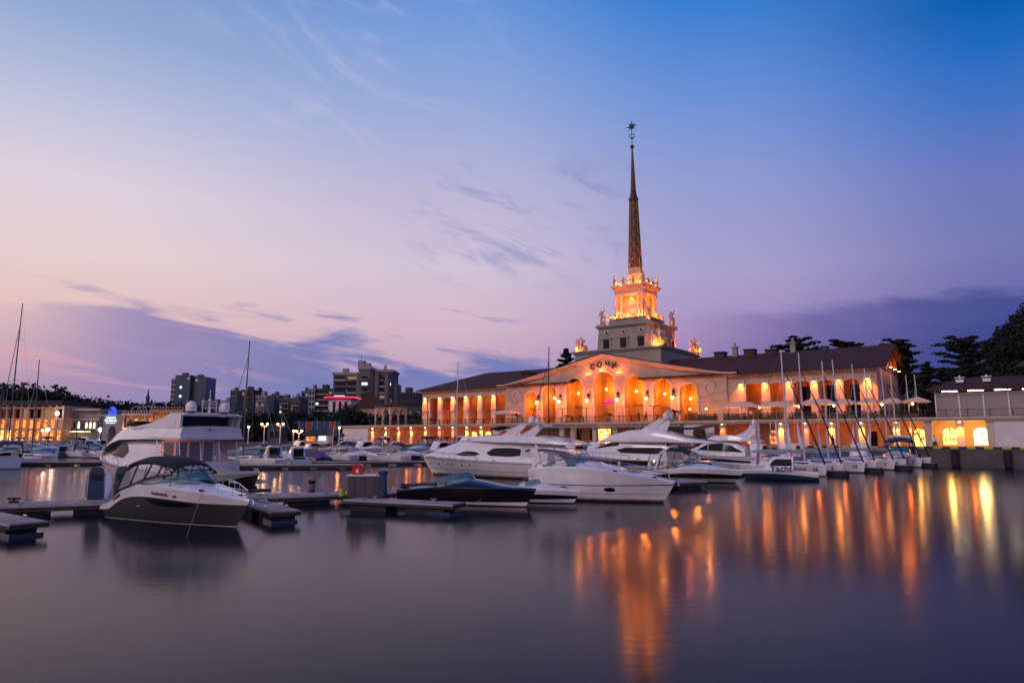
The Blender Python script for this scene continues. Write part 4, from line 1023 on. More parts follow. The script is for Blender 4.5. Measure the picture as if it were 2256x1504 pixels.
def broad(loc, h, w, label, seed, group='dark trees behind the marina', n=16, name='broadleaf_tree', leaf='leaf', lsz=.03):
    rr = random.Random(seed); r = thing(name, label, 'tree', loc, rr.random()*6, group)
    b = MB().use('bark'); b.tube([(0,0,0),(0,0,h*.35),(.05*w,0,h*.6)], [h*.035,h*.025,h*.012], 7); f = MB().use(leaf)
    for k in range(n):
        a = k*2.399; q = math.sqrt((k+.5)/n); z = h*(.42+.5*rr.random()*(1-.4*q)); c = (w*.72*q*math.cos(a), w*.72*q*math.sin(a), z)
        b.tube([(0,0,h*.35),(c[0]*.5,c[1]*.5,(z+h*.35)/2),c], [h*.014,h*.008,h*.004], 4)
        leaf_cloud(f, rr, c, w*(.24+.14*rr.random()) if n > 30 else w*(.28+.16*rr.random()), 230 if n > 30 else 140, h*lsz, .9, .1)
    b.build('trunk', r); f.build('crown', r); return r
def treeat(px, py, Y, w, label, seed, kind=cedar, base=QZ, **k):
    x, y, z = at(px, py, Y); return kind((x, y, base), z-base, w, label, seed, **k)
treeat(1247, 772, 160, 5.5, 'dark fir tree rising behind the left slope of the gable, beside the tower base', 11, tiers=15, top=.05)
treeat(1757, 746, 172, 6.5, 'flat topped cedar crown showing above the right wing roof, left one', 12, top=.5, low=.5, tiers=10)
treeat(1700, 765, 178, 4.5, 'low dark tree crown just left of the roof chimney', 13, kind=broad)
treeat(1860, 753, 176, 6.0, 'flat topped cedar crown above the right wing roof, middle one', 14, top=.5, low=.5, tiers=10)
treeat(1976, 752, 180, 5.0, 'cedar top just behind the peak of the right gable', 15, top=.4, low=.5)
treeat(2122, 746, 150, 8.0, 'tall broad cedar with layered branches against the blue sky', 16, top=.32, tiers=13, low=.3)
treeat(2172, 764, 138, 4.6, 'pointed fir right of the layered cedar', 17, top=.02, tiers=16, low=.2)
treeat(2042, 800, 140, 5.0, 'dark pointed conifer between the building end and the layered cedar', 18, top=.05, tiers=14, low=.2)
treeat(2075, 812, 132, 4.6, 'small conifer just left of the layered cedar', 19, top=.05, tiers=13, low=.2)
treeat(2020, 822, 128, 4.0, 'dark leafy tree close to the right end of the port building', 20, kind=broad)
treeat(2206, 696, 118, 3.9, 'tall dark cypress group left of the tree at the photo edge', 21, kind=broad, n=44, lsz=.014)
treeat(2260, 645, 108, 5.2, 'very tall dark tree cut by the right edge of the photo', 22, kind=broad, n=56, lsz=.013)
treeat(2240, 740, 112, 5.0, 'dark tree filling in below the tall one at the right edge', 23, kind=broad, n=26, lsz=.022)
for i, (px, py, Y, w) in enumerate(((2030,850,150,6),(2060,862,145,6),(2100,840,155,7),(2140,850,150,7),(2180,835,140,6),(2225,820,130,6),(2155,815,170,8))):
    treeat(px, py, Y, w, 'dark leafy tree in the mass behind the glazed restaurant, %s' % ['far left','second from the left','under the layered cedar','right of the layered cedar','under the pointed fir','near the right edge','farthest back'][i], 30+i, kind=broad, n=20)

# ================================================================== BOATS
def lerp(tab, x):
    if x <= tab[0][0]: return tab[0][1]
    for (a, b), (c, d) in zip(tab[:-1], tab[1:]):
        if x <= c: 
            t = (x-a)/(c-a) if c > a else 0; return b+(d-b)*t
    return tab[-1][1]
def smooth_tab(tab, n=40):
    """Catmull-Rom through the points, sampled"""
    P = [tab[0]]+list(tab)+[tab[-1]]; out = []
    for i in range(1, len(P)-2):
        p0, p1, p2, p3 = P[i-1:i+3]; m = max(3, n//(len(tab)-1))
        for k in range(m):
            t = k/m; q = .5*((2*p1[1])+(-p0[1]+p2[1])*t+(2*p0[1]-5*p1[1]+4*p2[1]-p3[1])*t*t+(-p0[1]+3*p1[1]-3*p2[1]+p3[1])*t**3)
            out.append((p1[0]+(p2[0]-p1[0])*t, q))
    out.append(tab[-1]); return out
class Hull:
    """x from -L/2 (stern) to +L/2 (bow at the sheer)"""
    def __init__(s, L_, B, sheer, rake=.09, full=.38, flare=1.0, zk=-.45, tw=.92):
        s.L, s.B, s.rake, s.full, s.flare, s.zk, s.tw = L_, B, rake*L_, full, flare, zk, tw
        s.sh = smooth_tab(sheer) if len(sheer) > 2 else sheer
    def sheer(s, x): return lerp(s.sh, x)
    def half(s, q):
        if q < s.full: return s.B/2*(s.tw+(1-s.tw)*math.sin(math.pi/2*q/s.full))
        t = (q-s.full)/(1-s.full); return s.B/2*max(.012, (1-t**2.35))
    def pt(s, q, z, side=1):
        """hull skin at station q (0..1) and height z"""
        zs = s.sheer(-s.L/2+s.L*q); t = max(0.0, min(1.0, (z-s.zk)/(zs-s.zk)))
        x = -s.L/2+s.L*q-s.rake*(1-t)**1.15*(q**3)
        g = t**(.22+.85*s.flare*q**2.5)
        return (x, side*s.half(q)*g, s.zk+(zs-s.zk)*t)
    def at(s, x, z, side=1, off=.012):
        """point on the skin at side-view position (x, z), pushed out by off"""
        lo, hi = 0.0, 1.0
        for _ in range(22):
            m = (lo+hi)/2
            if s.pt(m, z)[0] < x: lo = m
            else: hi = m
        p = s.pt((lo+hi)/2, z); return (p[0], side*(p[1]+off), p[2])
    def band(s, b, zlo, zhi, x0=None, x1=None, off=0.0, nx=40, nz=4, sides=(1,-1)):
        for sd in sides:
            rows = []
            for i in range(nx+1):
                q = i/nx; xs = -s.L/2+s.L*q; zl = zlo(xs) if callable(zlo) else zlo; zh = zhi(xs) if callable(zhi) else zhi
                rows.append([(lambda p: (p[0], p[1]+sd*off, p[2]))(s.pt(q, zl+(zh-zl)*j/nz, sd)) for j in range(nz+1)])
            b.grid(rows)
        return b
    def patch(s, b, xs, zlo, zhi, off=.015, nz=2, sides=(1,-1)):
        for sd in sides:
            b.grid([[s.at(x, zlo(x)+(zhi(x)-zlo(x))*j/nz, sd, off) for j in range(nz+1)] for x in xs])
        return b
    def transom(s, b, zlo, zhi):
        n = 8; vs = []
        for sd in (-1, 1):
            row = [s.pt(0, zlo+(zhi-zlo)*j/n, sd) for j in range(n+1)]; vs += row if sd == -1 else row[::-1]
        b.poly(vs); return b
    def deck(s, b, camber=.08, x0=None, x1=None, dz=0.0, n=40, inset=0.0, rise=None):
        rows = []
        for i in range(n+1):
            q = i/n; x = -s.L/2+s.L*q
            if x0 is not None and x < x0: continue
            if x1 is not None and x > x1: continue
            w = max(.0, s.half(q)-inset); zs = s.sheer(x)+dz; c = camber+(rise(x) if rise else 0)
            rows.append([(x, w*k, zs+c*(1-abs(k)**2.2)) for k in (-1,-.85,-.6,-.3,0,.3,.6,.85,1)])
        b.grid(rows); return b
class Cabin:
    """lofted superstructure; prof rows (x, z bottom, z top, half width bottom, half width top)"""
    def __init__(s, prof): s.p = prof
    def row(s, x):
        p = s.p
        if x <= p[0][0]: return p[0]
        for a, c in zip(p[:-1], p[1:]):
            if x <= c[0]:
                t = (x-a[0])/(c[0]-a[0]); return tuple(u+(v-u)*t for u, v in zip(a, c))
        return p[-1]
    def ring(s, x, r=.12):
        _, zb, zt, wb, wt = s.row(x); h = zt-zb; pts = []
        side = [(wb, zb), (wb+(wt-wb)*.5, zb+h*.5), (wb+(wt-wb)*.82, zb+h*.82), (wt-.25*min(wt,.5), zt-h*.05 if h > .1 else zt), (wt*.45, zt+.02*wt), (0, zt+.03*wt)]
        return [(x, y, z) for y, z in side]+[(x, -y, z) for y, z in side[-2::-1]]
    def loft(s, b, n=26):
        x0, x1 = s.p[0][0], s.p[-1][0]; xs = sorted({x0+(x1-x0)*i/n for i in range(n+1)} | {r[0] for r in s.p})
        rows = [s.ring(x) for x in xs]; b.grid(rows); b.poly(rows[0]); b.poly(rows[-1]); return b
    def y(s, x, z):
        _, zb, zt, wb, wt = s.row(x); h = max(.05, zt-zb); t = max(0, min(1, (z-zb)/h))
        return wb+(wt-wb)*t
    def patch(s, b, xs, zlo, zhi, off=.02, nz=3, sides=(1,-1)):
        for sd in sides:
            b.grid([[(x, sd*(s.y(x, zlo(x)+(zhi(x)-zlo(x))*j/nz)+off), zlo(x)+(zhi(x)-zlo(x))*j/nz) for j in range(nz+1)] for x in xs])
        return b
def fr(a, b, n=10): return [a+(b-a)*i/n for i in range(n+1)]
def tabf(*pts): return lambda x: lerp(pts, x)
def rail(b, pts, posts, r=.018, base=None):
    b.tube(pts, r, 5)
    for (x, y, z0, z1) in posts: b.tube([(x,y,z0),(x,y,z1)], r*.8, 4)
def hull_rail(hl, x0, x1, h=.55, inset=.12, n=7, r=.018, close=True, lean=.0):
    b = MB().use('steel')
    for sd in (-1, 1):
        pts = []
        for i in range(n+1):
            x = x0+(x1-x0)*i/n; q = (x+hl.L/2)/hl.L; y = sd*max(.02, hl.half(min(1,q))-inset); z = hl.sheer(x)
            hh = h if 0 < i else h*.55
            pts.append((x+lean, y, z+hh)); b.tube([(x, y, z+.02), (x+lean, y, z+hh)], r*.8, 4)
        b.tube([(x0-.15, pts[0][1], hl.sheer(x0)+.03)]+pts, r, 5)
        mid = [(p[0], p[1], (p[2]+hl.sheer(p[0]))/2) for p in pts[1:]]
    b.tube([(hl.L/2-.25+lean, y0, hl.sheer(hl.L/2)+h) for y0 in (-.18, 0, .18)], r, 5)
    return b
def portholes(hl, xs, z, rx=.17, rz=.085, ring=True):
    out = []
    for x in xs:
        g = MB()
        for sd in (-1, 1):
            n = 12; c = [hl.at(x+rx*math.cos(2*math.pi*i/n), z+rz*math.sin(2*math.pi*i/n), sd, .022) for i in range(n)]
            g.use('glass_dark').poly(c)
            if ring:
                o = [hl.at(x+1.25*rx*math.cos(2*math.pi*i/n), z+1.3*rz*math.sin(2*math.pi*i/n), sd, .014) for i in range(n)]
                g.use('steel')
                for i in range(n): g.add([c[i], c[(i+1)%n], o[(i+1)%n], o[i]], [(0,1,2,3)])
        out.append(g)
    return out
def wpt_(o, p): m = Matrix.Translation(o.location) @ Matrix.Rotation(o.rotation_euler.z, 4, 'Z') @ Matrix.Diagonal((*o.scale, 1)); q = m @ Vector(p); return (q.x,q.y,q.z)
def rope(name, a, b, sag, label, r=.022):
    pts = []
    for i in range(11):
        t = i/10; pts.append((a[0]+(b[0]-a[0])*t, a[1]+(b[1]-a[1])*t, a[2]+(b[2]-a[2])*t-sag*4*t*(1-t)))
    return tag(MB().use('rope').tube(pts, r, 5).build(name), label, 'rope')

# ---- express cruiser in the foreground, grey hull and white deck, dark canopy
def boat_sport():
    L_ = 9.6; hl = Hull(L_, 2.75, [(-4.8,.62),(-4.2,.74),(-3.7,.98),(-3.1,1.32),(-2.4,1.52),(-1.0,1.60),(1,1.58),(3,1.42),(4.8,1.16)], rake=.13, full=.42, flare=.9, zk=-.45)
    brk = smooth_tab([(-4.8,.44),(-4.2,.48),(-3.6,.74),(-2.9,1.02),(-2,1.16),(-1,1.2),(.5,1.16),(2.5,1.04),(4.8,1.0)])
    bf = lambda x: min(lerp(brk, x), hl.sheer(x)-.03)
    r = thing('sport_cruiser', 'grey hulled motor cruiser with white deck and black camper canopy, nearest boat at the left', 'boat', (0,0,0))
    b = MB().use('hull_grey'); hl.band(b, .02, bf, nz=8); hl.transom(b, .02, .45); b.use('antifoul'); hl.band(b, -.44, -.07, nz=2); hl.transom(b, -.44, -.07)
    b.use('gelcoat'); hl.band(b, -.07, .02, nz=1); b.build('hull', r, smooth=True)
    b = MB().use('gelcoat'); hl.band(b, bf, hl.sheer, nz=5, off=.012); hl.deck(b, .1, rise=lambda x: .34*math.exp(-((x-.2)/2.3)**2)); b.build('deck', r, smooth=True, angle=60)
    b = MB().use('gelcoat'); hl.band(b, lambda x: bf(x)-.03, lambda x: bf(x)+.025, off=.035, nz=1); b.build('rub_rail', r, smooth=True)
    b = MB().use('gelcoat'); b.prism([(-4.75,-1.15),(-5.45,-1.0),(-5.55,-.6),(-5.55,.6),(-5.45,1.0),(-4.75,1.15)], .36, .5, 'z'); b.build('swim_platform', r)
    b = MB().use('glass_dark'); hl.patch(b, fr(-1.05,2.1,14), tabf((-1.05,1.08),(-.55,.84),(.2,.78),(1.7,.82),(2.1,.9)), tabf((-1.05,1.1),(-.5,1.07),(1,1.02),(2.1,.93)), .02); b.build('hull_window', r, smooth=True)
    b = MB().use('glass_dark'); hl.patch(b, fr(-3.7,-3.1,4), tabf((-3.7,1.0-.12),(-3.1,1.12)), tabf((-3.7,.94),(-3.1,1.24)), .03); b.build('side_vent', r)
    for g in portholes(hl, [-1.75], .66, .16, .04): g.build('porthole', r)
    # windshield: raked curved glass band
    def ws(t, k):  # t 0..1 round the front, k 0..1 up
        a = math.pi*(t-.5); ca = math.cos(a); x = -1.9+3.9*max(0, ca)**.62; y = 1.12*math.sin(a); 
        z0 = 1.72+.1*max(0,ca); z1 = z0+.12+.46*min(1, max(0,ca)**.35*1.1); return (x-.75*k*(ca > 0)*max(0,ca)**.5, y*(1-.08*k), z0+(z1-z0)*k)
    b = MB().use('windshield'); b.grid([[ws(t, k) for k in (0,.5,1)] for t in fr(0,1,28)]); b.build('windshield', r, smooth=True)
    b = MB().use('black_rubber'); b.tube([ws(t,1) for t in fr(0,1,28)], .03, 5); b.tube([ws(t,0) for t in fr(0,1,28)], .025, 5)
    for t in (.3,.5,.7): b.tube([ws(t,0), ws(t,1)], .022, 4)
    b.build('windshield_frame', r)
    # canopy: dark roof with clear panels and black frame
    rows = []
    for x, z, w in ((-3.25,2.55,.95),(-3.05,2.78,1.05),(-2.3,2.93,1.1),(-1.2,2.97,1.1),(-.2,2.9,1.05),(.4,2.74,.98),(.62,2.6,.95)):
        rows.append([(x, w*k, z-.28*abs(k)**3) for k in (-1,-.8,-.4,0,.4,.8,1)])
    b = MB().use('canvas_dark'); b.grid(rows); b.grid([[(x,y,z+.05) for x,y,z in rw] for rw in rows]); b.build('canopy_roof', r, smooth=True)
    fr_ = MB().use('canvas_dark'); cl = MB().use('vinyl')
    posts = [(-3.25,-3.75,1.3),(-2.15,-2.6,1.62),(-1.0,-1.45,1.92),(-.2,-.4,2.1),(.6,.7,2.2)]
    for sd in (-1, 1):
        tops = [lerp([(-3.25,2.27),(-2.3,2.65),(-1,2.69),(-.2,2.62),(.62,2.32)], p[0]) for p in posts]
        P = [((p[0], sd*1.06, t), (p[1], sd*1.16, p[2])) for p, t in zip(posts, tops)]
        for a, c in P: fr_.tube([a, c], .045, 5)
        for (a, c), (d, e) in zip(P[:-1], P[1:]): cl.add([a, c, e, d], [(0,1,2,3)]); fr_.tube([c, e], .045, 5); fr_.tube([a, d], .035, 4)
    n = 8; ft = [(.62+.25*math.cos(math.pi*i/n-math.pi/2), 1.02*math.sin(math.pi*i/n-math.pi/2), 2.35+.2*math.cos(math.pi*i/n-math.pi/2)) for i in range(n+1)]; fb = [ws(.18+.64*i/n, 1) for i in range(n+1)]
    cl.grid([ft, fb]); 
    for i in (0,2,4,6,8): fr_.tube([ft[i], fb[i]], .035, 4)
    bk = [(-3.25,y,2.45) for y in (-1,0,1)]; bb = [(-3.75,y,1.3) for y in (-1.1,0,1.1)]; cl.grid([bk, bb]); 
    for a, c in zip(bk, bb): fr_.tube([a, c], .04, 4)
    fr_.build('canopy_frame', r); cl.build('canopy_window', r)
    hull_rail(hl, .7, 4.6, .42, .16, 6, .02).build('bow_rail', r)
    b = MB().use('black_rubber')
    for x, y in ((2.6,-.9),(2.6,.9),(-3.6,-1.2),(-3.6,1.2),(4.1,0)): MB().use('black_rubber').box(x-.12,x+.12,y-.03,y+.03,hl.sheer(x)+.08,hl.sheer(x)+.16).build('cleat', r)
    b = MB().use('steel'); b.tube([(4.4,0,1.28),(5.0,0,1.2),(5.08,0,1.02)], .05, 5); b.ball((4.7,0,1.3), .09, 8); b.build('anchor_roller', r)
    b = MB().use('glass_dark'); b.prism([(1.7+.5*math.cos(t*math.pi/5), .34*math.sin(t*math.pi/5)) for t in range(10)], 1.93, 1.96, 'z'); b.build('deck_hatch', r)
    x0 = -.55
    for sd, rz in ((-1, 0), (1, math.pi)):
        y = hl.at(.15, 1.38, 1, .02)[1]
        t = text_mesh('TA 8740 RUS 50', .17, .004, 'black_paint', 'registration', r, (.1, sd*(y+.01), 1.33), (math.pi/2-sd*0, 0, rz), bold=.004)
        sl_ = math.atan2(hl.at(.9,1.38)[1]-hl.at(-.6,1.38)[1], 1.5); t.rotation_euler = (math.pi/2, 0, (-sl_ if sd == -1 else math.pi+sl_))
        if sd == -1: t.rotation_euler = (math.pi/2, .05, -sl_)
        y2 = hl.at(1.1,1.3)[1]; f = MB(); f.use('white_paint').box(-.12,.12,-.005,.005,.04,.09); f.use('sign_flagblue').box(-.12,.12,-.005,.005,-.01,.04); f.use('red_paint').box(-.12,.12,-.005,.005,-.06,-.01)
        o = f.build('flag_decal', r); o.location = (1.08, sd*(y2+.02), 1.28)
    return r, hl
mat('sign_flagblue', (.02,.05,.25), .6)
sport, sport_h = boat_sport()
place(sport, (-15.02, 31.96, 0), R(-32)); sport.scale = (.97,.97,.97)

# ---- big open express cruiser with radar arch (white, bow right)
def boat_express():
    L_ = 10.6; hl = Hull(L_, 3.5, [(-5.3,1.85),(-4.4,2.0),(-3,2.08),(-1,2.04),(1.5,1.84),(3.6,1.56),(5.3,1.24)], rake=.12, full=.42, zk=-.5)
    r = thing('express_cruiser', 'large white open cruiser with swept arch and long bow rail, nearest boat in the middle', 'boat')
    bk = lambda x: lerp([(-5.3,1.0),(0,1.02),(5.3,1.12)], x)
    b = MB().use('gelcoat'); hl.band(b, .1, hl.sheer, nz=10); hl.transom(b, .1, 1.55); b.use('stripe_dark'); hl.band(b, .04, .1, nz=1); b.use('antifoul'); hl.band(b, -.49, .04, nz=2); b.build('hull', r, smooth=True)
    b = MB().use('stripe_dark'); hl.band(b, lambda x: bk(x)-.025, lambda x: bk(x)+.02, off=.02, nz=1); b.build('rub_rail', r)
    b = MB().use('canvas_grey'); hl.band(b, .50, .53, off=.012, nz=1); b.build('hull_stripe', r)
    b = MB().use('gelcoat'); hl.deck(b, .12, x0=-1.7, rise=lambda x: .34*math.exp(-((x+.6)/1.9)**2)); hl.deck(b, .0, x1=-1.6, dz=-.5, inset=.3)
    b.build('deck', r, smooth=True, angle=60)
    b = MB().use('gelcoat')   # cockpit coaming
    for sd in (-1, 1):
        b.grid([[(x, sd*(hl.half((x+5.3)/10.6)-o), hl.sheer(x)+h) for o, h in ((.0,0),(.04,.08),(.26,.1),(.3,-.5))] for x in fr(-5.3,-1.4,12)])
    b.build('coaming', r, smooth=True)
    b = MB().use('gelcoat'); b.prism([(-5.25,-1.4),(-6.1,-1.2),(-6.2,0),(-6.1,1.2),(-5.25,1.4)], .4, .6, 'z'); b.build('swim_platform', r)
    def ws(t, k):
        a = math.pi*(t-.5); ca = max(0, math.cos(a)); x = -4.2+3.7*ca**.55; y = 1.38*math.sin(a); z0 = 2.02-.0*ca; return (x-.9*k*ca**.5, y*(1-.1*k), z0+k*(.12+.55*min(1,ca**.3*1.05)))
    b = MB().use('windshield'); b.grid([[ws(t,k) for k in (0,.5,1)] for t in fr(0,1,26)]); b.build('windshield', r, smooth=True)
    b = MB().use('steel'); b.tube([ws(t,1) for t in fr(0,1,26)], .03, 5); b.tube([ws(t,0) for t in fr(0,1,26)], .025, 5)
    for t in (.22,.36,.5,.64,.78): b.tube([ws(t,0), ws(t,1)], .022, 4)
    b.build('windshield_frame', r)
    # arch: two swept legs and a wide hood
    b = MB().use('gelcoat')
    for sd in (-1, 1):
        o = [(-5.25,1.62),(-4.95,2.35),(-4.9,2.9),(-5.25,3.25),(-4.6,3.3),(-4.45,2.9),(-4.35,2.4),(-3.9,1.9)]
        b.add([(x, sd*1.5, z) for x, z in o]+[(x, sd*1.36, z) for x, z in o], [tuple(range(8)), tuple(range(8,16))]+[(i,(i+1)%8,8+(i+1)%8,8+i) for i in range(8)])
    rows = [[(x, 1.5*k, z-.06*abs(k)**3) for k in (-1,-.8,-.4,0,.4,.8,1)] for x, z in ((-5.6,3.2),(-5.2,3.32),(-4,3.34),(-2.4,3.18),(-1.7,2.98))]
    b.grid(rows); b.grid([[(x,y,z-.12) for x,y,z in rw] for rw in rows])
    for i in (0, -1): b.grid([rows[i], [(x,y,z-.12) for x,y,z in rows[i]]])
    b.build('radar_arch', r, smooth=True)
    b = MB().use('vinyl')
    for sd in (-1, 1): b.poly([(-4.3,sd*1.4,2.5),(-4.35,sd*1.42,2.95),(-3.9,sd*1.42,3.12),(-2.6,sd*1.38,3.05),(-3.3,sd*1.38,2.5)])
    b.build('side_curtain', r)
    b = MB().use('stripe_dark')
    for sd in (-1, 1): b.tube([(-3.7,sd*1.2,3.6),(-2.4,sd*1.25,2.5),(-1.6,sd*1.3,1.95)], .025, 4); b.tube([(-1.8,sd*1.0,3.3),(-.9,sd*1.2,2.2)], .025, 4)
    b.build('aerial', r)
    hull_rail(hl, -4.6, 5.0, .5, .12, 12, .02, lean=-.12).build('bow_rail', r)
    for g in portholes(hl, [-2.6,.9], .78, .34, .11): g.build('porthole', r, smooth=False)
    b = MB().use('black_rubber')
    for x in (-2.2,1.4,4.0):
        for sd in (-1,1): MB().use('black_rubber').box(x-.16,x+.16,sd*(hl.half((x+5.3)/10.6)-.14)-.03,sd*(hl.half((x+5.3)/10.6)-.14)+.03,hl.sheer(x)+.05,hl.sheer(x)+.13).build('cleat', r)
    b = MB().use('cushion'); b.prism([(.2,-.9),(2.2,-.75),(2.9,0),(2.2,.75),(.2,.9)], 1.9, 1.98, 'z'); b.build('sun_pad', r)
    b = MB().use('steel'); b.tube([(4.9,0,1.3),(5.5,0,1.25),(5.6,0,1.05)], .06, 5); b.build('anchor_roller', r)
    return r, hl
express, express_h = boat_express()
place(express, (5.5, 42.2, 0), R(-25)); express.scale = (.82,.84,.94)

b = MB().use('grime'); express_h.band(b, .1, .2, off=.008, nz=1); b.build('waterline_stain', express)
# ---- flybridge motor yachts ------------------------------------------------
def boat_flybridge(name, label, L_, B, bow=1.85, rake=.10):
    hl = Hull(L_, B, [(-L_/2,1.4),(-L_*.25,1.4+(bow-1.4)*.2),(0,1.4+(bow-1.4)*.42),(L_*.25,1.4+(bow-1.4)*.7),(L_/2,bow)], rake=rake, full=.5, zk=-.6, flare=1.1)
    r = thing(name, label, 'yacht')
    b = MB().use('gelcoat'); hl.band(b, .1, hl.sheer, nz=10); hl.transom(b, .1, hl.sheer(-L_/2)); b.use('antifoul'); hl.band(b, -.6, .1, nz=2); hl.transom(b, -.6, .1); b.build('hull', r, smooth=True)
    b = MB().use('stripe_dark'); hl.band(b, lambda x: hl.sheer(x)-.16, lambda x: hl.sheer(x)-.12, off=.02, nz=1); hl.band(b, lambda x: .62+.1*x/L_, lambda x: .65+.1*x/L_, off=.012, nz=1); b.build('hull_stripe', r)
    b = MB().use('gelcoat'); hl.deck(b, .1); b.build('deck', r, smooth=True)
    b = MB().use('gelcoat'); b.prism([(-L_/2+.05,-B*.42),(-L_/2-1.2,-B*.38),(-L_/2-1.3,0),(-L_/2-1.2,B*.38),(-L_/2+.05,B*.42)], .38, .55, 'z'); b.build('swim_platform', r)
    return r, hl
def saloon(r, prof, win, name='saloon'):
    c = Cabin(prof); b = MB().use('gelcoat'); c.loft(b); b.build(name, r, smooth=True, angle=50)
    for xs, lo, hi in win:
        b = MB().use('glass_dark'); c.patch(b, xs, lo, hi); b.build('side_window', r, smooth=True)
    return c
def radar_dome(r, x, y, z, s=.38, name='radome'):
    b = MB().use('gelcoat'); b.lathe([(s*.82,0),(s,.25*s),(s,.9*s),(s*.86,1.4*s),(s*.55,1.75*s),(s*.2,1.9*s),(0.01,1.93*s)], (x,y,z), 16); o = b.build(name, r, smooth=True)
    MB().use('black_rubber').lathe([(s*.5,-.3*s),(s*.7,-.02)], (x,y,z), 10).build('dome_foot', o)
def hard_body(r, rows, name, th=.1, m='gelcoat'):
    """thin lofted deck or top: rows (x, z, half width)"""
    b = MB().use(m); ks = (-1,-.92,-.6,0,.6,.92,1); top = [[(x, w*k, z+.05*(1-k*k)) for k in ks] for x, z, w in rows]; bot = [[(x, w*k*.985, z-th) for k in ks] for x, z, w in rows]
    b.grid(top); b.grid(bot)
    for i in (0, -1): b.grid([top[i], bot[i]])
    for k in (0, -1): b.grid([[t[k] for t in top], [t[k] for t in bot]])
    return b.build(name, r, smooth=True)

# C: long white yacht in the middle, bow to the left
yC, hC = boat_flybridge('motor_yacht', 'long white motor yacht with oval dark side windows, bow pointing left in the middle', 18.6, 4.9)
sal = saloon(yC, [(-5.5,1.5,3.3,1.9,1.6),(-1.0,1.6,3.55,2.05,1.6),(2.5,1.7,3.5,2.05,1.5),(4.3,1.75,3.25,1.9,1.25),(6.2,1.8,2.75,1.6,.9),(8.4,1.95,2.05,.8,.4)],
    [(fr(.9,3.7,10), tabf((.9,2.2),(1.4,2.02),(3.2,2.02),(3.7,2.14)), tabf((.9,2.24),(1.5,2.42),(2.7,2.44),(3.7,2.18))),
     (fr(-3.6,.1,12), tabf((-3.6,2.1),(-2.6,2.0),(-.3,2.05),(.1,2.3)), tabf((-3.6,2.7),(-2.5,2.8),(-.6,2.75),(.1,2.36)))])
b = MB().use('gelcoat')
for sd in (-1,1):
    b.grid([[(x, sd*w, z0), (x, sd*(w-.05), (z0+z1)/2), (x, sd*(w-.2), z1)] for x, w, z0, z1 in ((-8.6,1.9,3.15,3.3),(-6.5,2.15,3.2,3.7),(-4,2.2,3.25,3.95),(-1,2.1,3.3,3.9),(2,1.7,3.4,3.85),(3.6,1.2,3.45,3.75),(4.2,.5,3.5,3.65))])
b.build('flybridge_coaming', yC, smooth=True)
hard_body(yC, [(-9.0,3.12,1.8),(-6.5,3.3,2.15),(-3,3.4,2.2),(1,3.48,1.9),(3.4,3.5,1.3),(4.3,3.45,.5)], 'flybridge_deck', .14)
b = MB().use('gelcoat')
for sd in (-1,1):
    o = [(-1.2,3.8),(-3.0,4.7),(-3.6,5.0),(-4.4,5.05),(-3.8,4.5),(-3.0,3.8)]
    b.add([(x,sd*1.75,z) for x,z in o]+[(x,sd*1.6,z) for x,z in o], [tuple(range(6)),tuple(range(6,12))]+[(i,(i+1)%6,6+(i+1)%6,6+i) for i in range(6)])
b.box(-4.5,-3.5,-1.75,1.75,4.92,5.06); b.build('radar_arch', yC)
radar_dome(yC, -4.1, .7, 5.1, .3); radar_dome(yC, -4.0, -.6, 5.1, .24)
b = MB().use('steel')
for y in (-.3,.3): b.tube([(-4.3,y,5.0),(-4.3,y,6.0)], .03, 4)
b.tube([(-4.3,-.5,5.75),(-4.3,.5,5.75)], .03, 4); b.build('aerial', yC)
b = MB().use('canvas_grey'); b.grid([[(x, k, z-.15*abs(k)) for k in (-1.7,-1,0,1,1.7)] for x, z in ((-3.2,3.95),(-1.5,4.05),(1.0,4.0),(2.6,3.8))]); b.build('flybridge_cover', yC, smooth=True)
b = MB().use('vinyl'); 
for sd in (-1,1): b.poly([(-3.7,sd*1.85,1.6),(-3.6,sd*1.9,3.2),(-5.6,sd*1.9,3.25),(-4.6,sd*1.85,1.6)])
b.build('side_curtain', yC)
b = MB().use('gelcoat')
for sd in (-1,1): b.grid([[(x, sd*2.2, z0), (x, sd*2.1, z1)] for x, z0, z1 in ((-9.2,1.2,1.4),(-8,1.3,2.0),(-6.2,1.35,2.4),(-5.3,1.4,3.2))])
b.build('aft_bulwark', yC, smooth=True)
for g in portholes(hC, [7.9,6.4,4.9,4.35,2.9,1.9], 1.14, .13, .07, False): g.build('porthole', yC)
MB().use('stripe_dark').box(-2.3,-.9,-2.47,-2.43,1.08,1.16).build('hull_vent', yC)
hull_rail(hC, 1.0, 8.9, .55, .14, 9, .02).build('bow_rail', yC)
place(yC, (-1.3, 66.5, 0), R(148))

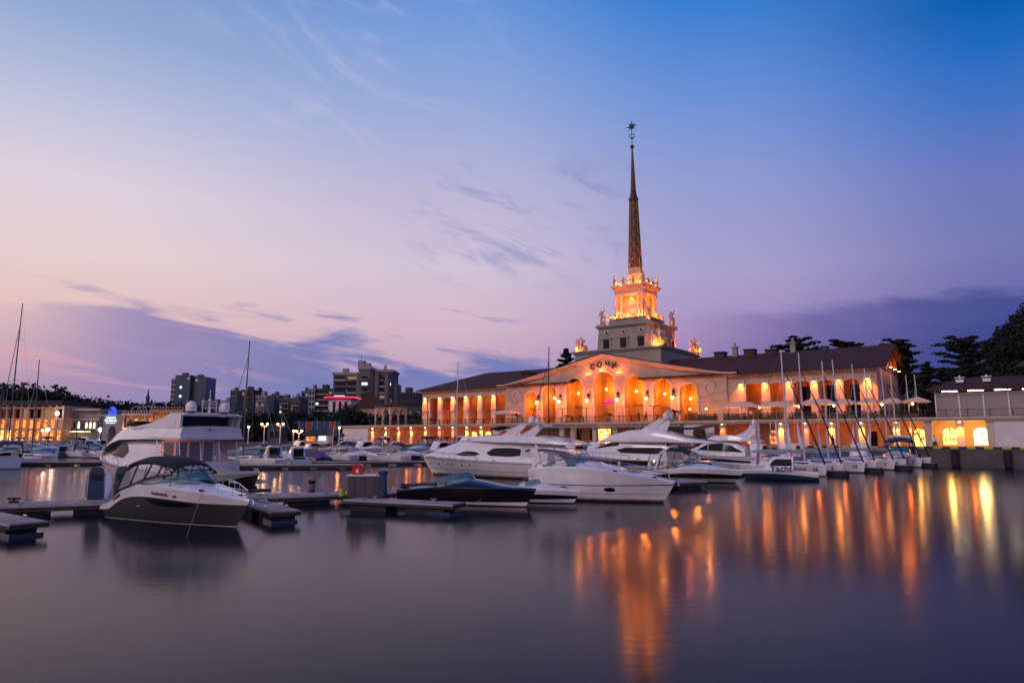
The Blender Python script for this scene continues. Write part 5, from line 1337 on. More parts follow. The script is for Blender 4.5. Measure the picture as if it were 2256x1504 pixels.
# A: flybridge yacht at the left seen over its stern quarter
yA, hA = boat_flybridge('motor_yacht', 'tall white flybridge yacht with two satellite domes, seen over its stern at the left', 15.5, 4.7, 2.4, .16)
sal = saloon(yA, [(-4.7,1.5,3.62,1.95,1.75),(-1,1.7,3.7,2.05,1.8),(1.6,1.85,3.62,2.0,1.65),(3.2,2.0,3.3,1.8,1.3),(5.4,2.15,2.6,1.3,.8),(6.6,2.3,2.4,.7,.3)],
    [(fr(-.3,4.3,14), tabf((-.3,2.75),(.3,2.3),(2.6,2.5),(4.3,2.72)), tabf((-.3,2.8),(.2,3.42),(2.0,3.3),(4.3,2.78)))])
fc = Cabin([(-7.7,3.68,4.46,2.25,2.1),(-3,3.66,4.6,2.32,2.05),(-.6,3.62,4.4,2.25,1.9),(.6,3.6,4.5,2.2,1.8),(2.0,3.4,4.42,2.05,1.4),(3.4,3.05,4.1,1.85,1.1),(5.0,2.62,3.4,1.4,.7),(6.4,2.35,2.62,.8,.3)])
b = MB().use('gelcoat'); fc.loft(b, 30); b.build('flybridge_fairing', yA, smooth=True, angle=50)
b = MB().use('glass_dark'); b.grid([[(2.0,k*1.25,4.58),(1.3,k*1.2,4.95)] for k in (-1,-.6,-.2,.2,.6,1)]); b.grid([[(2.0-.7*t,sd*1.25,4.72+.1*t),(1.3-.7*t,sd*1.2,5.15-.35*t)] for sd in (1,) for t in (0,1)]); b.build('flybridge_screen', yA)
hard_body(yA, [(-7.9,3.78,2.25),(-5,3.8,2.32),(-2,3.82,2.25),(1,3.8,1.9),(2.6,3.72,1.2),(3.3,3.62,.4)], 'flybridge_deck', .16)
b = MB().use('gelcoat')
for sd in (-1,1):
    o = [(-.6,4.42),(-3.4,4.72),(-5.0,5.02),(-6.3,5.4),(-7.4,5.36),(-7.5,5.18),(-6.9,5.12),(-6.7,4.4)]
    b.add([(x,sd*2.12,z) for x,z in o]+[(x,sd*1.95,z) for x,z in o], [tuple(range(8)),tuple(range(8,16))]+[(i,(i+1)%8,8+(i+1)%8,8+i) for i in range(8)])
    q = [(-7.45,4.35),(-7.55,5.28),(-7.0,5.28),(-6.9,4.8),(-6.85,4.35)]
    b.add([(x,sd*2.15,z) for x,z in q]+[(x,sd*2.0,z) for x,z in q], [tuple(range(5)),tuple(range(5,10))]+[(i,(i+1)%5,5+(i+1)%5,5+i) for i in range(5)])
b.build('radar_arch', yA)
hard_body(yA, [(-7.8,5.3,2.1),(-6.9,5.37,2.15),(-5.9,5.32,2.1)], 'hardtop', .12)
MB().use('canvas_navy').box(-6.3,-6.15,-1.95,1.95,4.4,5.2).build('flybridge_curtain', yA)
radar_dome(yA, -6.9, 1.15, 5.5, .36); radar_dome(yA, -6.9, -1.25, 5.5, .36)
b = MB().use('gelcoat'); b.tube([(-6.8,-.2,5.4),(-6.8,-.2,6.4)], .09, 8); b.box(-6.95,-6.65,-.7,.3,6.2,6.26)
for z in (5.75,5.95,6.1): b.box(-6.85,-6.75,-.75,.35,z,z+.05)
b.tube([(-6.8,-.7,5.4),(-6.8,-.7,6.25)], .03, 4); b.tube([(-6.8,.3,5.4),(-6.8,.3,6.25)], .03, 4); b.tube([(-6.8,-.2,6.3),(-6.8,-.2,7.0)], .03, 4); b.build('radar_mast', yA)
# cockpit with doors, clear curtains and a warm cabin light
b = MB().use('gelcoat'); b.box(-7.75,-7.6,-2.1,2.1,1.45,2.15)
for sd in (-1,1): b.grid([[(x, sd*2.18, z0),(x, sd*2.15, z1)] for x, z0, z1 in ((-7.7,1.3,2.15),(-6.4,1.4,2.3),(-5.2,1.45,2.8),(-4.6,1.5,3.7))])
b.build('aft_bulwark', yA)
b = MB().use('glass_dark'); b.box(-4.82,-4.72,-1.85,1.85,1.6,3.55); b.build('saloon_door', yA)
b = MB().use('gelcoat')
for y in (-1.85,-1.0,.05,1.0,1.85): b.box(-4.9,-4.83,y-.06,y+.06,1.6,3.55)
b.box(-4.9,-4.83,-1.9,1.9,3.45,3.62); b.build('door_frame', yA)
b = MB().use('vinyl')
for y0, y1 in ((-2.0,-.75),(-.7,.6),(.65,2.0)): b.add([(-7.6,y0,2.15),(-7.6,y1,2.15),(-7.3,y1,3.62),(-7.3,y0,3.62)], [(0,1,2,3)])
for sd in (-1,1): b.add([(-7.6,sd*2.12,2.2),(-5.2,sd*2.12,2.8),(-5.2,sd*2.12,3.6),(-7.3,sd*2.12,3.6)], [(0,1,2,3)])
b.build('cockpit_curtain', yA)
for y in (-2.05,-.72,.62,2.05): MB().use('gelcoat').tube([(-7.6,y,2.15),(-7.3,y,3.65)], .04, 5).build('curtain_post', yA)
MB().use('win_warm').box(-4.7,-4.6,.9,1.7,2.2,3.0).build('cabin_light', yA)
light('POINT', (-5.6,1.4,2.9), 14, ORG, parent=yA, size=.1)
for g in portholes(hA, [5.2,4.5,3.4], 1.2, .12, .07, False): g.build('porthole', yA)
b = MB().use('black_rubber'); b.lathe([(.08,0),(.08,.06)], (0,0,0), 8); o = b.build('deck_light', yA); o.location = (-7.72,.2,4.25)
hull_rail(hA, 0.5, 7.4, .6, .14, 8, .02).build('bow_rail', yA)
place(yA, (-26.4, 50.9, 0), R(144))
for yy, hh in ((yA, hA), (yC, hC)): b = MB().use('grime'); hh.band(b, .1, .24, off=.008, nz=1); b.build('waterline_stain', yy)
# tender carried on the yacht's stern platform
def tender():
    r = thing('tender', 'small tender with black hull and grey cover behind the flybridge yacht', 'boat')
    hl = Hull(4.6, 1.9, [(-2.3,.75),(0,.78),(2.3,.95)], rake=.12, full=.3, zk=-.1)
    b = MB().use('hull_black'); hl.band(b, -.1, hl.sheer, nz=6); hl.transom(b, -.1, .75); b.build('hull', r, smooth=True)
    b = MB().use('canvas_grey'); hl.deck(b, .14, rise=lambda x: .42*math.exp(-((x+1.0)/.9)**2)+.04*math.sin(x*7)); hl.band(b, lambda x: hl.sheer(x)-.12-(.28 if x < 0 else .28-.12*x), hl.sheer, off=.03, nz=2); b.build('cover', r, smooth=True)
    text_mesh('BOAT MAMBA', .16, .004, 'white_paint', 'name_lettering', r, (.9,-.84,.36), (math.pi/2,0,-.16), bold=.003)
    return r
tn = tender(); place(tn, (-17.9, 44.9, .62), R(-30))
b = MB().use('dock_side'); b.box(-2.6,2.4,-.9,.9,.36,.5); b.box(-2,-1.8,-.8,.8,.5,.66); b.box(1,1.2,-.8,.8,.5,.66)
o = b.build('boat_lift'); place(o, (-17.9,44.9,0), R(-30)); tag(o, 'low dark floating cradle under the black hulled tender', 'boat lift')

# E: flybridge yacht behind the express cruiser
yE, hE = boat_flybridge('motor_yacht', 'white flybridge yacht behind the nearest open cruiser, with arch mast and dark bimini', 16.0, 4.6)
saloon(yE, [(-3.6,1.5,3.3,1.9,1.65),(0,1.6,3.4,2.0,1.65),(2.2,1.7,3.35,1.95,1.5),(4.4,1.8,2.75,1.6,1.0),(6.9,1.95,2.05,.8,.4)],
    [(fr(1.4,4.2,8), tabf((1.4,2.95),(4.2,2.6)), tabf((1.4,3.2),(2.6,3.2),(4.2,2.66))), (fr(-3.2,1.6,10), tabf((-3.2,2.1),(1.0,2.2),(1.6,2.45)), tabf((-3.2,2.75),(.6,2.75),(1.6,2.5)))])
b = MB().use('gelcoat')
for sd in (-1,1): b.grid([[(x, sd*w, z0), (x, sd*(w+.02), (z0+z1)/2), (x, sd*(w-.25), z1)] for x, w, z0, z1 in ((-8.2,1.9,3.2,3.35),(-5.5,2.15,3.25,3.75),(-2.5,2.2,3.35,4.5),(0.2,2.0,3.4,4.45),(2.4,1.5,3.4,3.95),(3.8,.7,3.35,3.5))])
b.build('flybridge_coaming', yE, smooth=True)
hard_body(yE, [(-8.4,3.3,1.9),(-5.5,3.38,2.15),(-2,3.42,2.2),(1.2,3.42,1.9),(3.2,3.4,1.2),(4.0,3.35,.4)], 'flybridge_deck', .14)
b = MB().use('gelcoat')
for sd in (-1,1):
    o = [(-.6,4.3),(-2.4,5.3),(-3.0,5.6),(-3.7,5.6),(-2.9,5.0),(-2.6,4.3)]
    b.add([(x,sd*1.7,z) for x,z in o]+[(x,sd*1.55,z) for x,z in o], [tuple(range(6)),tuple(range(6,12))]+[(i,(i+1)%6,6+(i+1)%6,6+i) for i in range(6)])
b.box(-3.7,-2.9,-1.7,1.7,5.5,5.64); b.build('radar_arch', yE)
radar_dome(yE, -3.2, -.5, 5.7, .36); radar_dome(yE, -3.3, .9, 5.68, .26)
b = MB().use('steel'); b.tube([(-3.3,0,5.6),(-3.3,0,6.7)], .04, 5)
for z in (5.9,6.2,6.5): b.tube([(-3.3,-.4,z),(-3.3,.4,z)], .03, 4)
b.build('aerial', yE)
b = MB().use('canvas_dark'); b.grid([[(x, k, z-.12*abs(k)) for k in (-1.7,-1,0,1,1.7)] for x, z in ((-7.0,4.5),(-6.2,4.75),(-4.4,4.72),(-3.6,4.5))]); b.tube([(-6.8,1.6,3.4),(-6.2,1.6,4.6)], .03, 4); b.tube([(-6.8,-1.6,3.4),(-6.2,-1.6,4.6)], .03, 4); b.build('bimini', yE, smooth=True)
b = MB().use('glass_dark'); b.box(-3.72,-3.62,-1.6,1.6,1.6,3.2); b.build('saloon_door', yE)
b = MB().use('canvas_dark')
for sd in (-1,1): hE.band(b, lambda x: 1.0 if x > -3 else 1.1, lambda x: 1.45, off=.02, nz=1, sides=(sd,))
b.build('hull_window_band', yE)
hull_rail(hE, 0.2, 7.6, .6, .14, 9, .02).build('bow_rail', yE)
place(yE, (12.9, 71.0, 0), R(150))

# F: sleek dark windowed yacht
yF, hF = boat_flybridge('motor_yacht', 'sleek white yacht with swept black windows, between the flybridge yacht and the first masts', 14.5, 4.3)
c = saloon(yF, [(-3.6,1.6,2.5,1.85,1.6),(-2.4,1.6,3.1,1.9,1.55),(0,1.65,3.45,1.95,1.5),(2.2,1.7,3.3,1.85,1.3),(4.6,1.85,2.5,1.4,.8),(6.4,1.95,2.1,.7,.3)],
    [(fr(-3.2,4.0,14), tabf((-3.2,2.05),(4.0,2.3)), tabf((-3.2,2.15),(-1.5,2.85),(.6,3.15),(2.4,2.95),(4.0,2.36)))])
b = MB().use('glass_dark'); hF.patch(b, fr(-4.5,3.4,12), lambda x: 1.0+.03*x, lambda x: 1.32+.03*x-.02*abs(x)); b.build('hull_window', yF)
b = MB().use('gelcoat')
for sd in (-1,1): b.grid([[(x, sd*w, z0), (x, sd*(w-.15), z1)] for x, w, z0, z1 in ((-5.4,1.7,3.2,3.3),(-3.5,1.9,3.3,3.7),(-1,1.9,3.4,4.0),(1.2,1.6,3.42,3.95),(2.6,.8,3.4,3.55))])
b.build('flybridge_coaming', yF, smooth=True)
hard_body(yF, [(-5.8,3.4,1.5),(-4,3.45,1.9),(-1,3.5,1.9),(1.6,3.5,1.5),(2.8,3.42,.5)], 'flybridge_deck', .16)
b = MB().use('gelcoat')
for sd in (-1,1):
    o = [(-1.8,3.8),(-3.6,4.4),(-4.7,5.1),(-5.2,5.15),(-4.4,4.2),(-3.6,3.6)]
    b.add([(x,sd*1.6,z) for x,z in o]+[(x,sd*1.46,z) for x,z in o], [tuple(range(6)),tuple(range(6,12))]+[(i,(i+1)%6,6+(i+1)%6,6+i) for i in range(6)])
b.box(-5.2,-4.4,-1.6,1.6,4.98,5.12); b.build('radar_arch', yF)
radar_dome(yF, -4.8, .3, 5.18, .34); radar_dome(yF, -4.7, -.8, 5.16, .28)
hull_rail(hF, -2.0, 6.9, .5, .14, 9, .02).build('bow_rail', yF)
place(yF, (24.85, 80.7, 0), R(150)); yF.scale = (.72,.92,1)

def fit_out(r, hl, x0, x1, zt, wt, hatch):
    for sd in (-1, 1):
        b = MB().use('steel'); b.tube([(x0+(x1-x0)*i/6, sd*(wt-.12*i/6), zt+.07-.0*i) for i in range(7)], .022, 4)
        for i in range(0,7,2): b.tube([(x0+(x1-x0)*i/6, sd*(wt-.12*i/6), zt-.04),(x0+(x1-x0)*i/6, sd*(wt-.12*i/6), zt+.07)], .018, 4)
        b.build('grab_rail', r)
        for x in (-hl.L*.42, -hl.L*.05, hl.L*.3): y = sd*(hl.half((x+hl.L/2)/hl.L)-.16); z = hl.sheer(x); MB().use('steel').box(x-.16, x+.16, y-.035, y+.035, z+.02, z+.11).build('deck_cleat', r)
    for x in hatch: z = hl.sheer(x)+.13; MB().use('glass_dark').box(x-.3, x+.3, -.3, .3, z, z+.05).build('deck_hatch', r)
    xb = hl.L/2; z = hl.sheer(xb); b = MB().use('steel'); b.tube([(xb-.7,0,z+.12),(xb+.1,0,z+.06),(xb+.16,0,z-.18)], .05, 5); b.tube([(xb+.1,-.22,z-.3),(xb+.16,0,z-.2),(xb+.1,.22,z-.3)], .045, 5); b.build('anchor', r)
fit_out(yC, hC, -4.5, 2.2, 3.5, 1.3, (6.9, 7.9)); fit_out(yA, hA, 2.0, 4.4, 3.3, 1.5, (6.9,)); fit_out(yE, hE, -3, 2, 3.55, 1.3, (6.4,)); fit_out(yF, hF, -2, 1.5, 3.6, 1.2, (5.9,))
b = MB().use('steel')
for sd in (-1,1): b.tube([(-5.2,sd*1.75,2.2),(-6.6,sd*1.9,2.1),(-7.5,sd*1.9,1.95)], .022, 4)
b.build('cockpit_rail', yE)
b = MB().use('cushion'); b.box(-6.6,-5.6,-1.2,1.2,4.72,4.95); b.build('fly_sofa', yC)
# ---- smaller cruisers: one builder, different proportions and colours
def cruiser(name, label, L_, B, hull_m='gelcoat', top_m='gelcoat', canopy='none', canvas='canvas_dark', stripe=True, ports=(), cat='boat', group=None, arch=False, cover=None, cabin=False, rails=True, lift=0.0, cockpit_lamp=False, ch=.5):
    s = L_/8.0
    hl = Hull(L_, B, [(-L_/2,(.72+lift)*s),(-L_*.2,(.92+lift)*s),(0,(1.02+lift)*s),(L_*.25,(1.0+lift)*s),(L_/2,(.92+lift)*s)], rake=.12, full=.4, zk=-.4)
    r = thing(name, label, cat, group=group)
    sp = lambda x: hl.sheer(x)-.34*s
    b = MB().use(hull_m); hl.band(b, .08, hl.sheer if hull_m == top_m else sp, nz=7); hl.transom(b, .08, hl.sheer(-L_/2)); b.use('antifoul'); hl.band(b, -.4, .08, nz=1)
    b.build('hull', r, smooth=True)
    b = MB().use(top_m)
    if hull_m != top_m: hl.band(b, sp, hl.sheer, nz=3, off=.01)
    if cover: b.use(cover); hl.deck(b, .16, rise=lambda x: ch*s*math.exp(-((x+L_*.12)/(L_*.2))**2)+.02*math.sin(x*5)); b.build('cover', r, smooth=True)
    else:
        hl.deck(b, .1, x0=-L_*.14, rise=lambda x: .3*s*math.exp(-((x-L_*.02)/(L_*.2))**2)); hl.deck(b, 0, x1=-L_*.12, dz=-.45*s, inset=.22)
        for sd in (-1, 1): b.grid([[(x, sd*(hl.half((x+L_/2)/L_)-o), hl.sheer(x)+h) for o, h in ((.0,0),(.05,.06),(.2,.06),(.22,-.45*s))] for x in fr(-L_/2,-L_*.1,8)])
        b.build('deck', r, smooth=True, angle=60)
    if stripe: q = MB().use('stripe_dark'); hl.band(q, lambda x: hl.sheer(x)-.37*s, lambda x: hl.sheer(x)-.33*s, off=.02, nz=1); q.build('rub_rail', r)
    zc = hl.sheer(0)+.2*s; hw = B*.4
    if not cover:
        def ws(t, k):
            a = math.pi*(t-.5); ca = max(0, math.cos(a)); return (-L_*.2+L_*.27*ca**.6-.45*s*k*ca**.5, hw*math.sin(a)*(1-.08*k), zc+k*(.1+.42*ca**.3)*s)
        if cabin:
            c = Cabin([(-L_*.2,hl.sheer(-L_*.2),zc+1.25*s,hw,hw*.85),(L_*.06,hl.sheer(0),zc+1.25*s,hw,hw*.8),(L_*.17,hl.sheer(.1),zc+.1,hw*.9,hw*.6)])
            q = MB().use(top_m); c.loft(q); q.build('cabin', r, smooth=True, angle=40)
            q = MB().use('glass_dark'); c.patch(q, fr(-L_*.18,L_*.1,6), lambda x: zc+.3*s, lambda x: zc+1.02*s if x < L_*.04 else zc+(1.02-.62*(x/L_-.04)/.06)*s); q.box(-L_*.2-.03,-L_*.2-.01,-hw*.7,hw*.7,zc-.2*s,zc+1.0*s); q.build('cabin_window', r)
        else:
            q = MB().use('windshield'); q.grid([[ws(t,k) for k in (0,.5,1)] for t in fr(0,1,18)]); q.build('windshield', r, smooth=True)
            q = MB().use('steel'); q.tube([ws(t,1) for t in fr(0,1,18)], .025, 4); q.tube([ws(t,0) for t in fr(0,1,18)], .02, 4)
            for t in (.3,.5,.7): q.tube([ws(t,0),ws(t,1)], .02, 4)
            q.build('windshield_frame', r)
            q = MB().use('cushion'); q.box(-L_*.42,-L_*.3,-hw*.8,hw*.8,hl.sheer(-L_*.3)-.3*s,hl.sheer(-L_*.3)+.05); q.box(-L_*.2,-L_*.14,-hw*.7,-.1,hl.sheer(-L_*.2)-.3*s,hl.sheer(-L_*.2)+.35*s); q.build('seats', r)
    if canopy in ('full', 'bimini'):
        zt = zc+1.25*s; rows = [[(x*L_, hw*1.02*k, zt+dz*s-.22*s*abs(k)**3) for k in (-1,-.8,-.4,0,.4,.8,1)] for x, dz in ((-.42,-.32),(-.38,-.06),(-.25,.06),(-.1,.03),(.0,-.25))]
        q = MB().use(canvas); q.grid(rows); q.build('canopy_roof', r, smooth=True)
        q = MB().use(canvas); v = MB().use('vinyl')
        for sd in (-1, 1):
            P = [((-.42*L_,sd*hw,zt-.54*s),(-.47*L_,sd*hw*1.1,hl.sheer(-.45*L_)+.05)),((-.28*L_,sd*hw,zt-.18*s),(-.33*L_,sd*hw*1.12,hl.sheer(-.3*L_)+.05)),((-.14*L_,sd*hw,zt-.2*s),(-.18*L_,sd*hw*1.08,zc)),((0,sd*hw,zt-.45*s),(.0,sd*hw*.9,zc+.4*s))]
            for a, d in P: MB().use(canvas).tube([a,d], .04, 4).build('canopy_pole', r)
            if canopy == 'full':
                for (a, d), (e, f) in zip(P[:-1], P[1:]): v.add([a,d,f,e], [(0,1,2,3)]); q.tube([d,f], .03, 4)
        if canopy == 'full': q.build('canopy_hem', r); v.build('canopy_window', r)
    if arch:
        q = MB().use(top_m)
        for sd in (-1, 1): q.tube([(-L_*.36,sd*B*.45,hl.sheer(-L_*.36)),(-L_*.30,sd*B*.42,zc+.9*s),(-L_*.22,sd*B*.34,zc+1.35*s),(-L_*.2,0,zc+1.42*s)], .1*s, 8)
        q.build('radar_arch', r, smooth=True)
    for g in portholes(hl, [p*L_ for p in ports], hl.sheer(0)-.55*s if hull_m != top_m else .62*s, .2*s, .08*s): g.build('porthole', r)
    if rails and not cover: hull_rail(hl, L_*.02, L_*.46, .38*s, .14, 5, .018).build('bow_rail', r)
    if cockpit_lamp: MB().use('lamp_warm').ball((-L_*.44, .3, zc+.3), .09, 8).build('cockpit_light', r)
    return r, hl
G, hG = cruiser('sport_cruiser', 'black and white cruiser with full canopy and two portholes, right of the nearest open cruiser', 9.8, 3.1, hull_m='hull_black', canopy='full', canvas='canvas_dark', ports=(-.05,.15), arch=True, cockpit_lamp=True)
place(G, (15.62, 59.6, 0), R(-34)); G.scale = (.86,.86,.92)
b = MB().use('stone_grey'); hG.band(b, .1, lambda x: .38, off=.012, nz=1); b.build('lower_hull', G)
Hb, hH = cruiser('runabout', 'small open motorboat with black hull and raked windshield, beside the nearest open cruiser', 6.3, 2.3, hull_m='hull_black', canopy='none', rails=False)
place(Hb, (1.49, 41.2, 0), R(-24)); Hb.scale = (.84,.84,.95)
b = MB().use('gelcoat'); hH.band(b, .06, lambda x: .22+.02*x, off=.012, nz=1); b.build('chine_stripe', Hb)
Ib, hI = cruiser('runabout', 'long low black open motorboat with small windshield, moored along the floating finger', 8.4, 2.2, hull_m='hull_black', top_m='hull_black', canopy='none', stripe=False, rails=False, lift=-.05)
place(Ib, (-2.5, 39.8, 0), R(-25))
b = MB().use('gelcoat'); hI.band(b, .06, lambda x: .2+.015*x, off=.012, nz=1); b.build('chine_stripe', Ib)
b = MB().use('steel'); hI.band(b, lambda x: hI.sheer(x)-.06, lambda x: hI.sheer(x)-.0, off=.03, nz=1); b.build('rub_rail', Ib)
I2, hI2 = cruiser('runabout', 'low dark motorboat with a pinkish grey bow pointing left, behind the long black one', 6.0, 2.1, hull_m='gelcoat', top_m='hull_black', cover='canvas_dark', stripe=False, ch=.2)
place(I2, (-4.2, 43.6, 0), R(165))
Yb, hY = cruiser('cabin_boat', 'small white cabin boat with blue Yacht lettering, in front of the first masts', 6.6, 2.4, hull_m='hull_navy', cabin=True, rails=False)
place(Yb, (24.0, 62.5, 0), R(155))
text_mesh('Yacht', .8, .01, 'antifoul_blue', 'name_lettering', Yb, (-.3,1.26,1.02), (math.pi/2,0,math.pi), bold=.02)
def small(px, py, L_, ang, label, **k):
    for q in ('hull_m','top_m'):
        if k.get(q, 'gelcoat') == 'gelcoat': k[q] = 'gelcoat_blue_cast' if (px < 260 or 540 <= px < 720) else 'gelcoat'  # far rows take the gelcoat tinted for bluish ambient light
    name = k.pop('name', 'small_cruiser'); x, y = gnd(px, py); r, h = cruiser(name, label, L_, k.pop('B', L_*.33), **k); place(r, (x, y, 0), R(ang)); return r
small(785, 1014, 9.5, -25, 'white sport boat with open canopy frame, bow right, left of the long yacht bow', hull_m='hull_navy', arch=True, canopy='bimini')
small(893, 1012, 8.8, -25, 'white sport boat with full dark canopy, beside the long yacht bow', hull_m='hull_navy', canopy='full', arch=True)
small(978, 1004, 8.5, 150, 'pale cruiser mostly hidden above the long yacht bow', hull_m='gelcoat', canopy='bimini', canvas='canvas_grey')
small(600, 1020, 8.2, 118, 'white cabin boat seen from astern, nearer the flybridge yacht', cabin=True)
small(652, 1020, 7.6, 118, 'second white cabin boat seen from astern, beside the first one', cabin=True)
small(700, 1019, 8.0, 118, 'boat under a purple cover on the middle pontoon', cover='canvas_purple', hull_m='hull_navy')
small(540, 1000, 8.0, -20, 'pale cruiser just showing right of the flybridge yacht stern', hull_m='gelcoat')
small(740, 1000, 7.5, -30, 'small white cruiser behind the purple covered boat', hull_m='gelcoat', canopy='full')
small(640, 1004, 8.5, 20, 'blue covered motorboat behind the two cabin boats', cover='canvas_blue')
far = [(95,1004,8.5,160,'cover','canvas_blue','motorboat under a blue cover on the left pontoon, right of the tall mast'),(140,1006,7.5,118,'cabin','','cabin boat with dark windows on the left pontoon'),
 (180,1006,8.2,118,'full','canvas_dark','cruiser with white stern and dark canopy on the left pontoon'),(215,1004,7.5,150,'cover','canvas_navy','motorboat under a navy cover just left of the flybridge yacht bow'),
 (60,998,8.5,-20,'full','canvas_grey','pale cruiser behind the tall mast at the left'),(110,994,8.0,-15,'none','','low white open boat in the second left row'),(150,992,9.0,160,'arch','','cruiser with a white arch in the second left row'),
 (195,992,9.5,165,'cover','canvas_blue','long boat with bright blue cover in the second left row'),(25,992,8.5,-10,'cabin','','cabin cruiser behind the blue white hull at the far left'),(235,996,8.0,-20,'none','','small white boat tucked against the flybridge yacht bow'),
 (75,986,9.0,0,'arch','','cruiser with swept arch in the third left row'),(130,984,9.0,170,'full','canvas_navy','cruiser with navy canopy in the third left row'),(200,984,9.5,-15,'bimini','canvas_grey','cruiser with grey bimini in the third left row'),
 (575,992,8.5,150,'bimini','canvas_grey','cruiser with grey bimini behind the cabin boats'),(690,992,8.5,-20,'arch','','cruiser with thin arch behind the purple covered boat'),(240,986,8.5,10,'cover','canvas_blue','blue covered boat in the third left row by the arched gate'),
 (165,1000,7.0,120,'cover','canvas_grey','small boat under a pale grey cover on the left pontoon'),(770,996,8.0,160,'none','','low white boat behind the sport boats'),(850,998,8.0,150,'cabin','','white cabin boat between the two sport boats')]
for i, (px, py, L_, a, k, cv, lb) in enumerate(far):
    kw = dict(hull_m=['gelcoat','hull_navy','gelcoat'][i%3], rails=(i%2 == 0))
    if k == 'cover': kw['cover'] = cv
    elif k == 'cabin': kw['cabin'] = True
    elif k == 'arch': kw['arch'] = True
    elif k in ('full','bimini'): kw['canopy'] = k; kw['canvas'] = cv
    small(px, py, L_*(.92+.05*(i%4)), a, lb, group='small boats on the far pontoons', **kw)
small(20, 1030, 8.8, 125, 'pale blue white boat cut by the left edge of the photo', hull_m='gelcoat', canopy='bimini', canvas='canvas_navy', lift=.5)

# ---- sailing boats
def sailboat(name, label, hull_m='gelcoat', num=None, text=None, L_=9.2, mh=12.4, sleeve=True, group=None, mast='alu', spread=True):
    B = 2.8; hl = Hull(L_, B, [(-L_/2,.92),(0,.95),(L_/2,1.12)], rake=.03, full=.45, zk=-.4, flare=.9)
    r = thing(name, label, 'sailboat', group=group)
    b = MB().use(hull_m); hl.band(b, .1, hl.sheer, nz=6); hl.transom(b, .1, .92); b.use('antifoul'); hl.band(b, -.4, .1, nz=1); b.build('hull', r, smooth=True)
    b = MB().use('stripe_dark'); hl.band(b, .13, .17, off=.012, nz=1); b.build('boot_stripe', r)
    b = MB().use('gelcoat'); hl.deck(b, .1, x0=-1.2); hl.deck(b, 0, x1=-1.1, dz=-.3, inset=.25)
    for sd in (-1, 1): b.grid([[(x, sd*(hl.half((x+L_/2)/L_)-o), hl.sheer(x)+h) for o, h in ((0,0),(.05,.06),(.24,.06),(.25,-.3))] for x in fr(-L_/2,-1.1,6)])
    b.build('deck', r, smooth=True)
    c = Cabin([(-1.3,.9,1.32,.85,.7),(1.0,.95,1.3,.8,.6),(2.6,1.0,1.08,.5,.3)]); b = MB().use('gelcoat'); c.loft(b, 10); b.build('coach_roof', r, smooth=True)
    b = MB().use('glass_dark'); c.patch(b, fr(-.9,1.4,5), lambda x: 1.06, lambda x: 1.2-.02*x); b.build('cabin_window', r)
    mx = .75; b = MB().use(mast); b.tube([(mx,0,1.2),(mx,0,mh*.6),(mx-.12,0,mh)], [.1,.09,.06], 8); b.build('mast', r, smooth=True)
    b = MB().use(mast); b.tube([(mx-.1,0,2.1),(mx-3.9,0,2.2)], .075, 6); b.build('boom', r)
    b = MB().use('canvas_grey'); b.tube([(mx-.2,0,2.28),(mx-2,0,2.36),(mx-3.7,0,2.3)], [.14,.17,.08], 8); b.build('furled_sail', r)
    if spread: b = MB().use(mast); b.tube([(mx-.5,-.9,mh*.5),(mx,0,mh*.52),(mx-.5,.9,mh*.5)], .03, 4); b.tube([(mx-.4,-.6,mh*.76),(mx-.05,0,mh*.78),(mx-.4,.6,mh*.76)], .025, 4); b.build('spreader', r)
    b = MB().use('steel')
    for sd in (-1, 1): b.tube([(mx-.3,sd*1.25,.95),(mx-.5,sd*.9,mh*.5),(mx-.1,0,mh*.86)], .012, 3)
    b.tube([(-L_/2+.1,0,1.0),(mx-.12,0,mh)], .012, 3)
    for sd in (-1,1):
        for x in (-3.6,-1.6,.2,2.2,3.8): q = (x+L_/2)/L_; b.tube([(x,sd*(hl.half(q)-.08),hl.sheer(x)),(x,sd*(hl.half(q)-.08),hl.sheer(x)+.55)], .014, 3)
        b.tube([(x,sd*(hl.half((x+L_/2)/L_)-.08),hl.sheer(x)+.55) for x in (-4.4,-3.6,-1.6,.2,2.2,3.8,4.4)], .012, 3)
    b.build('rigging', r)
    if sleeve: b = MB().use('black_sleeve' if mast == 'alu' else mast); b.tube([(L_/2-.15,0,1.15),(mx+1.9,0,mh*.5),(mx,0,mh*.86)], [.085,.07,.035] if mast == 'alu' else [.055,.05,.03], 6); b.build('furled_jib', r)
    else: MB().use('steel').tube([(L_/2-.1,0,1.1),(mx,0,mh*.95)], .014, 3).build('forestay', r)
    def word(t, x, z, sz, m='black_paint', nm='hull_number'):
        y = hl.at(x, z)[1]; sl_ = math.atan2(hl.at(x+.5,z)[1]-hl.at(x-.5,z)[1], 1.0)
        for sd in (-1, 1): text_mesh(t, sz, .004, m, nm, r, (x, sd*(y+.03), z), (math.pi/2, 0, -sl_ if sd == -1 else math.pi+sl_), bold=.01)
    if num: word(num, L_*.40, .72, .5)
    if text: word(text, L_*.24, .7, .24, 'stripe_dark', 'sponsor_lettering')
    return r
names = [('36','first regatta sailboat from the left, white with number 36 near its bow'),('9','regatta sailboat with number 9, second from the left'),('10','regatta sailboat third from the left, beside number eight'),('8','regatta sailboat with number 8 and a line of dark lettering'),
         ('7','regatta sailboat just right of number eight'),('6','regatta sailboat with number 6'),('5','regatta sailboat just right of number six'),('4','regatta sailboat with number 4 and violet lettering'),('2','regatta sailboat second from the right'),('1','regatta sailboat at the right end of the row')]
mpx = [1719,1757,1811,1838,1880,1906,1945,1966,1998,2019]
A0, A1 = Vector((26.6,69.6,0)), Vector((60.5,101.5,0))
base = None; sail_pos = []
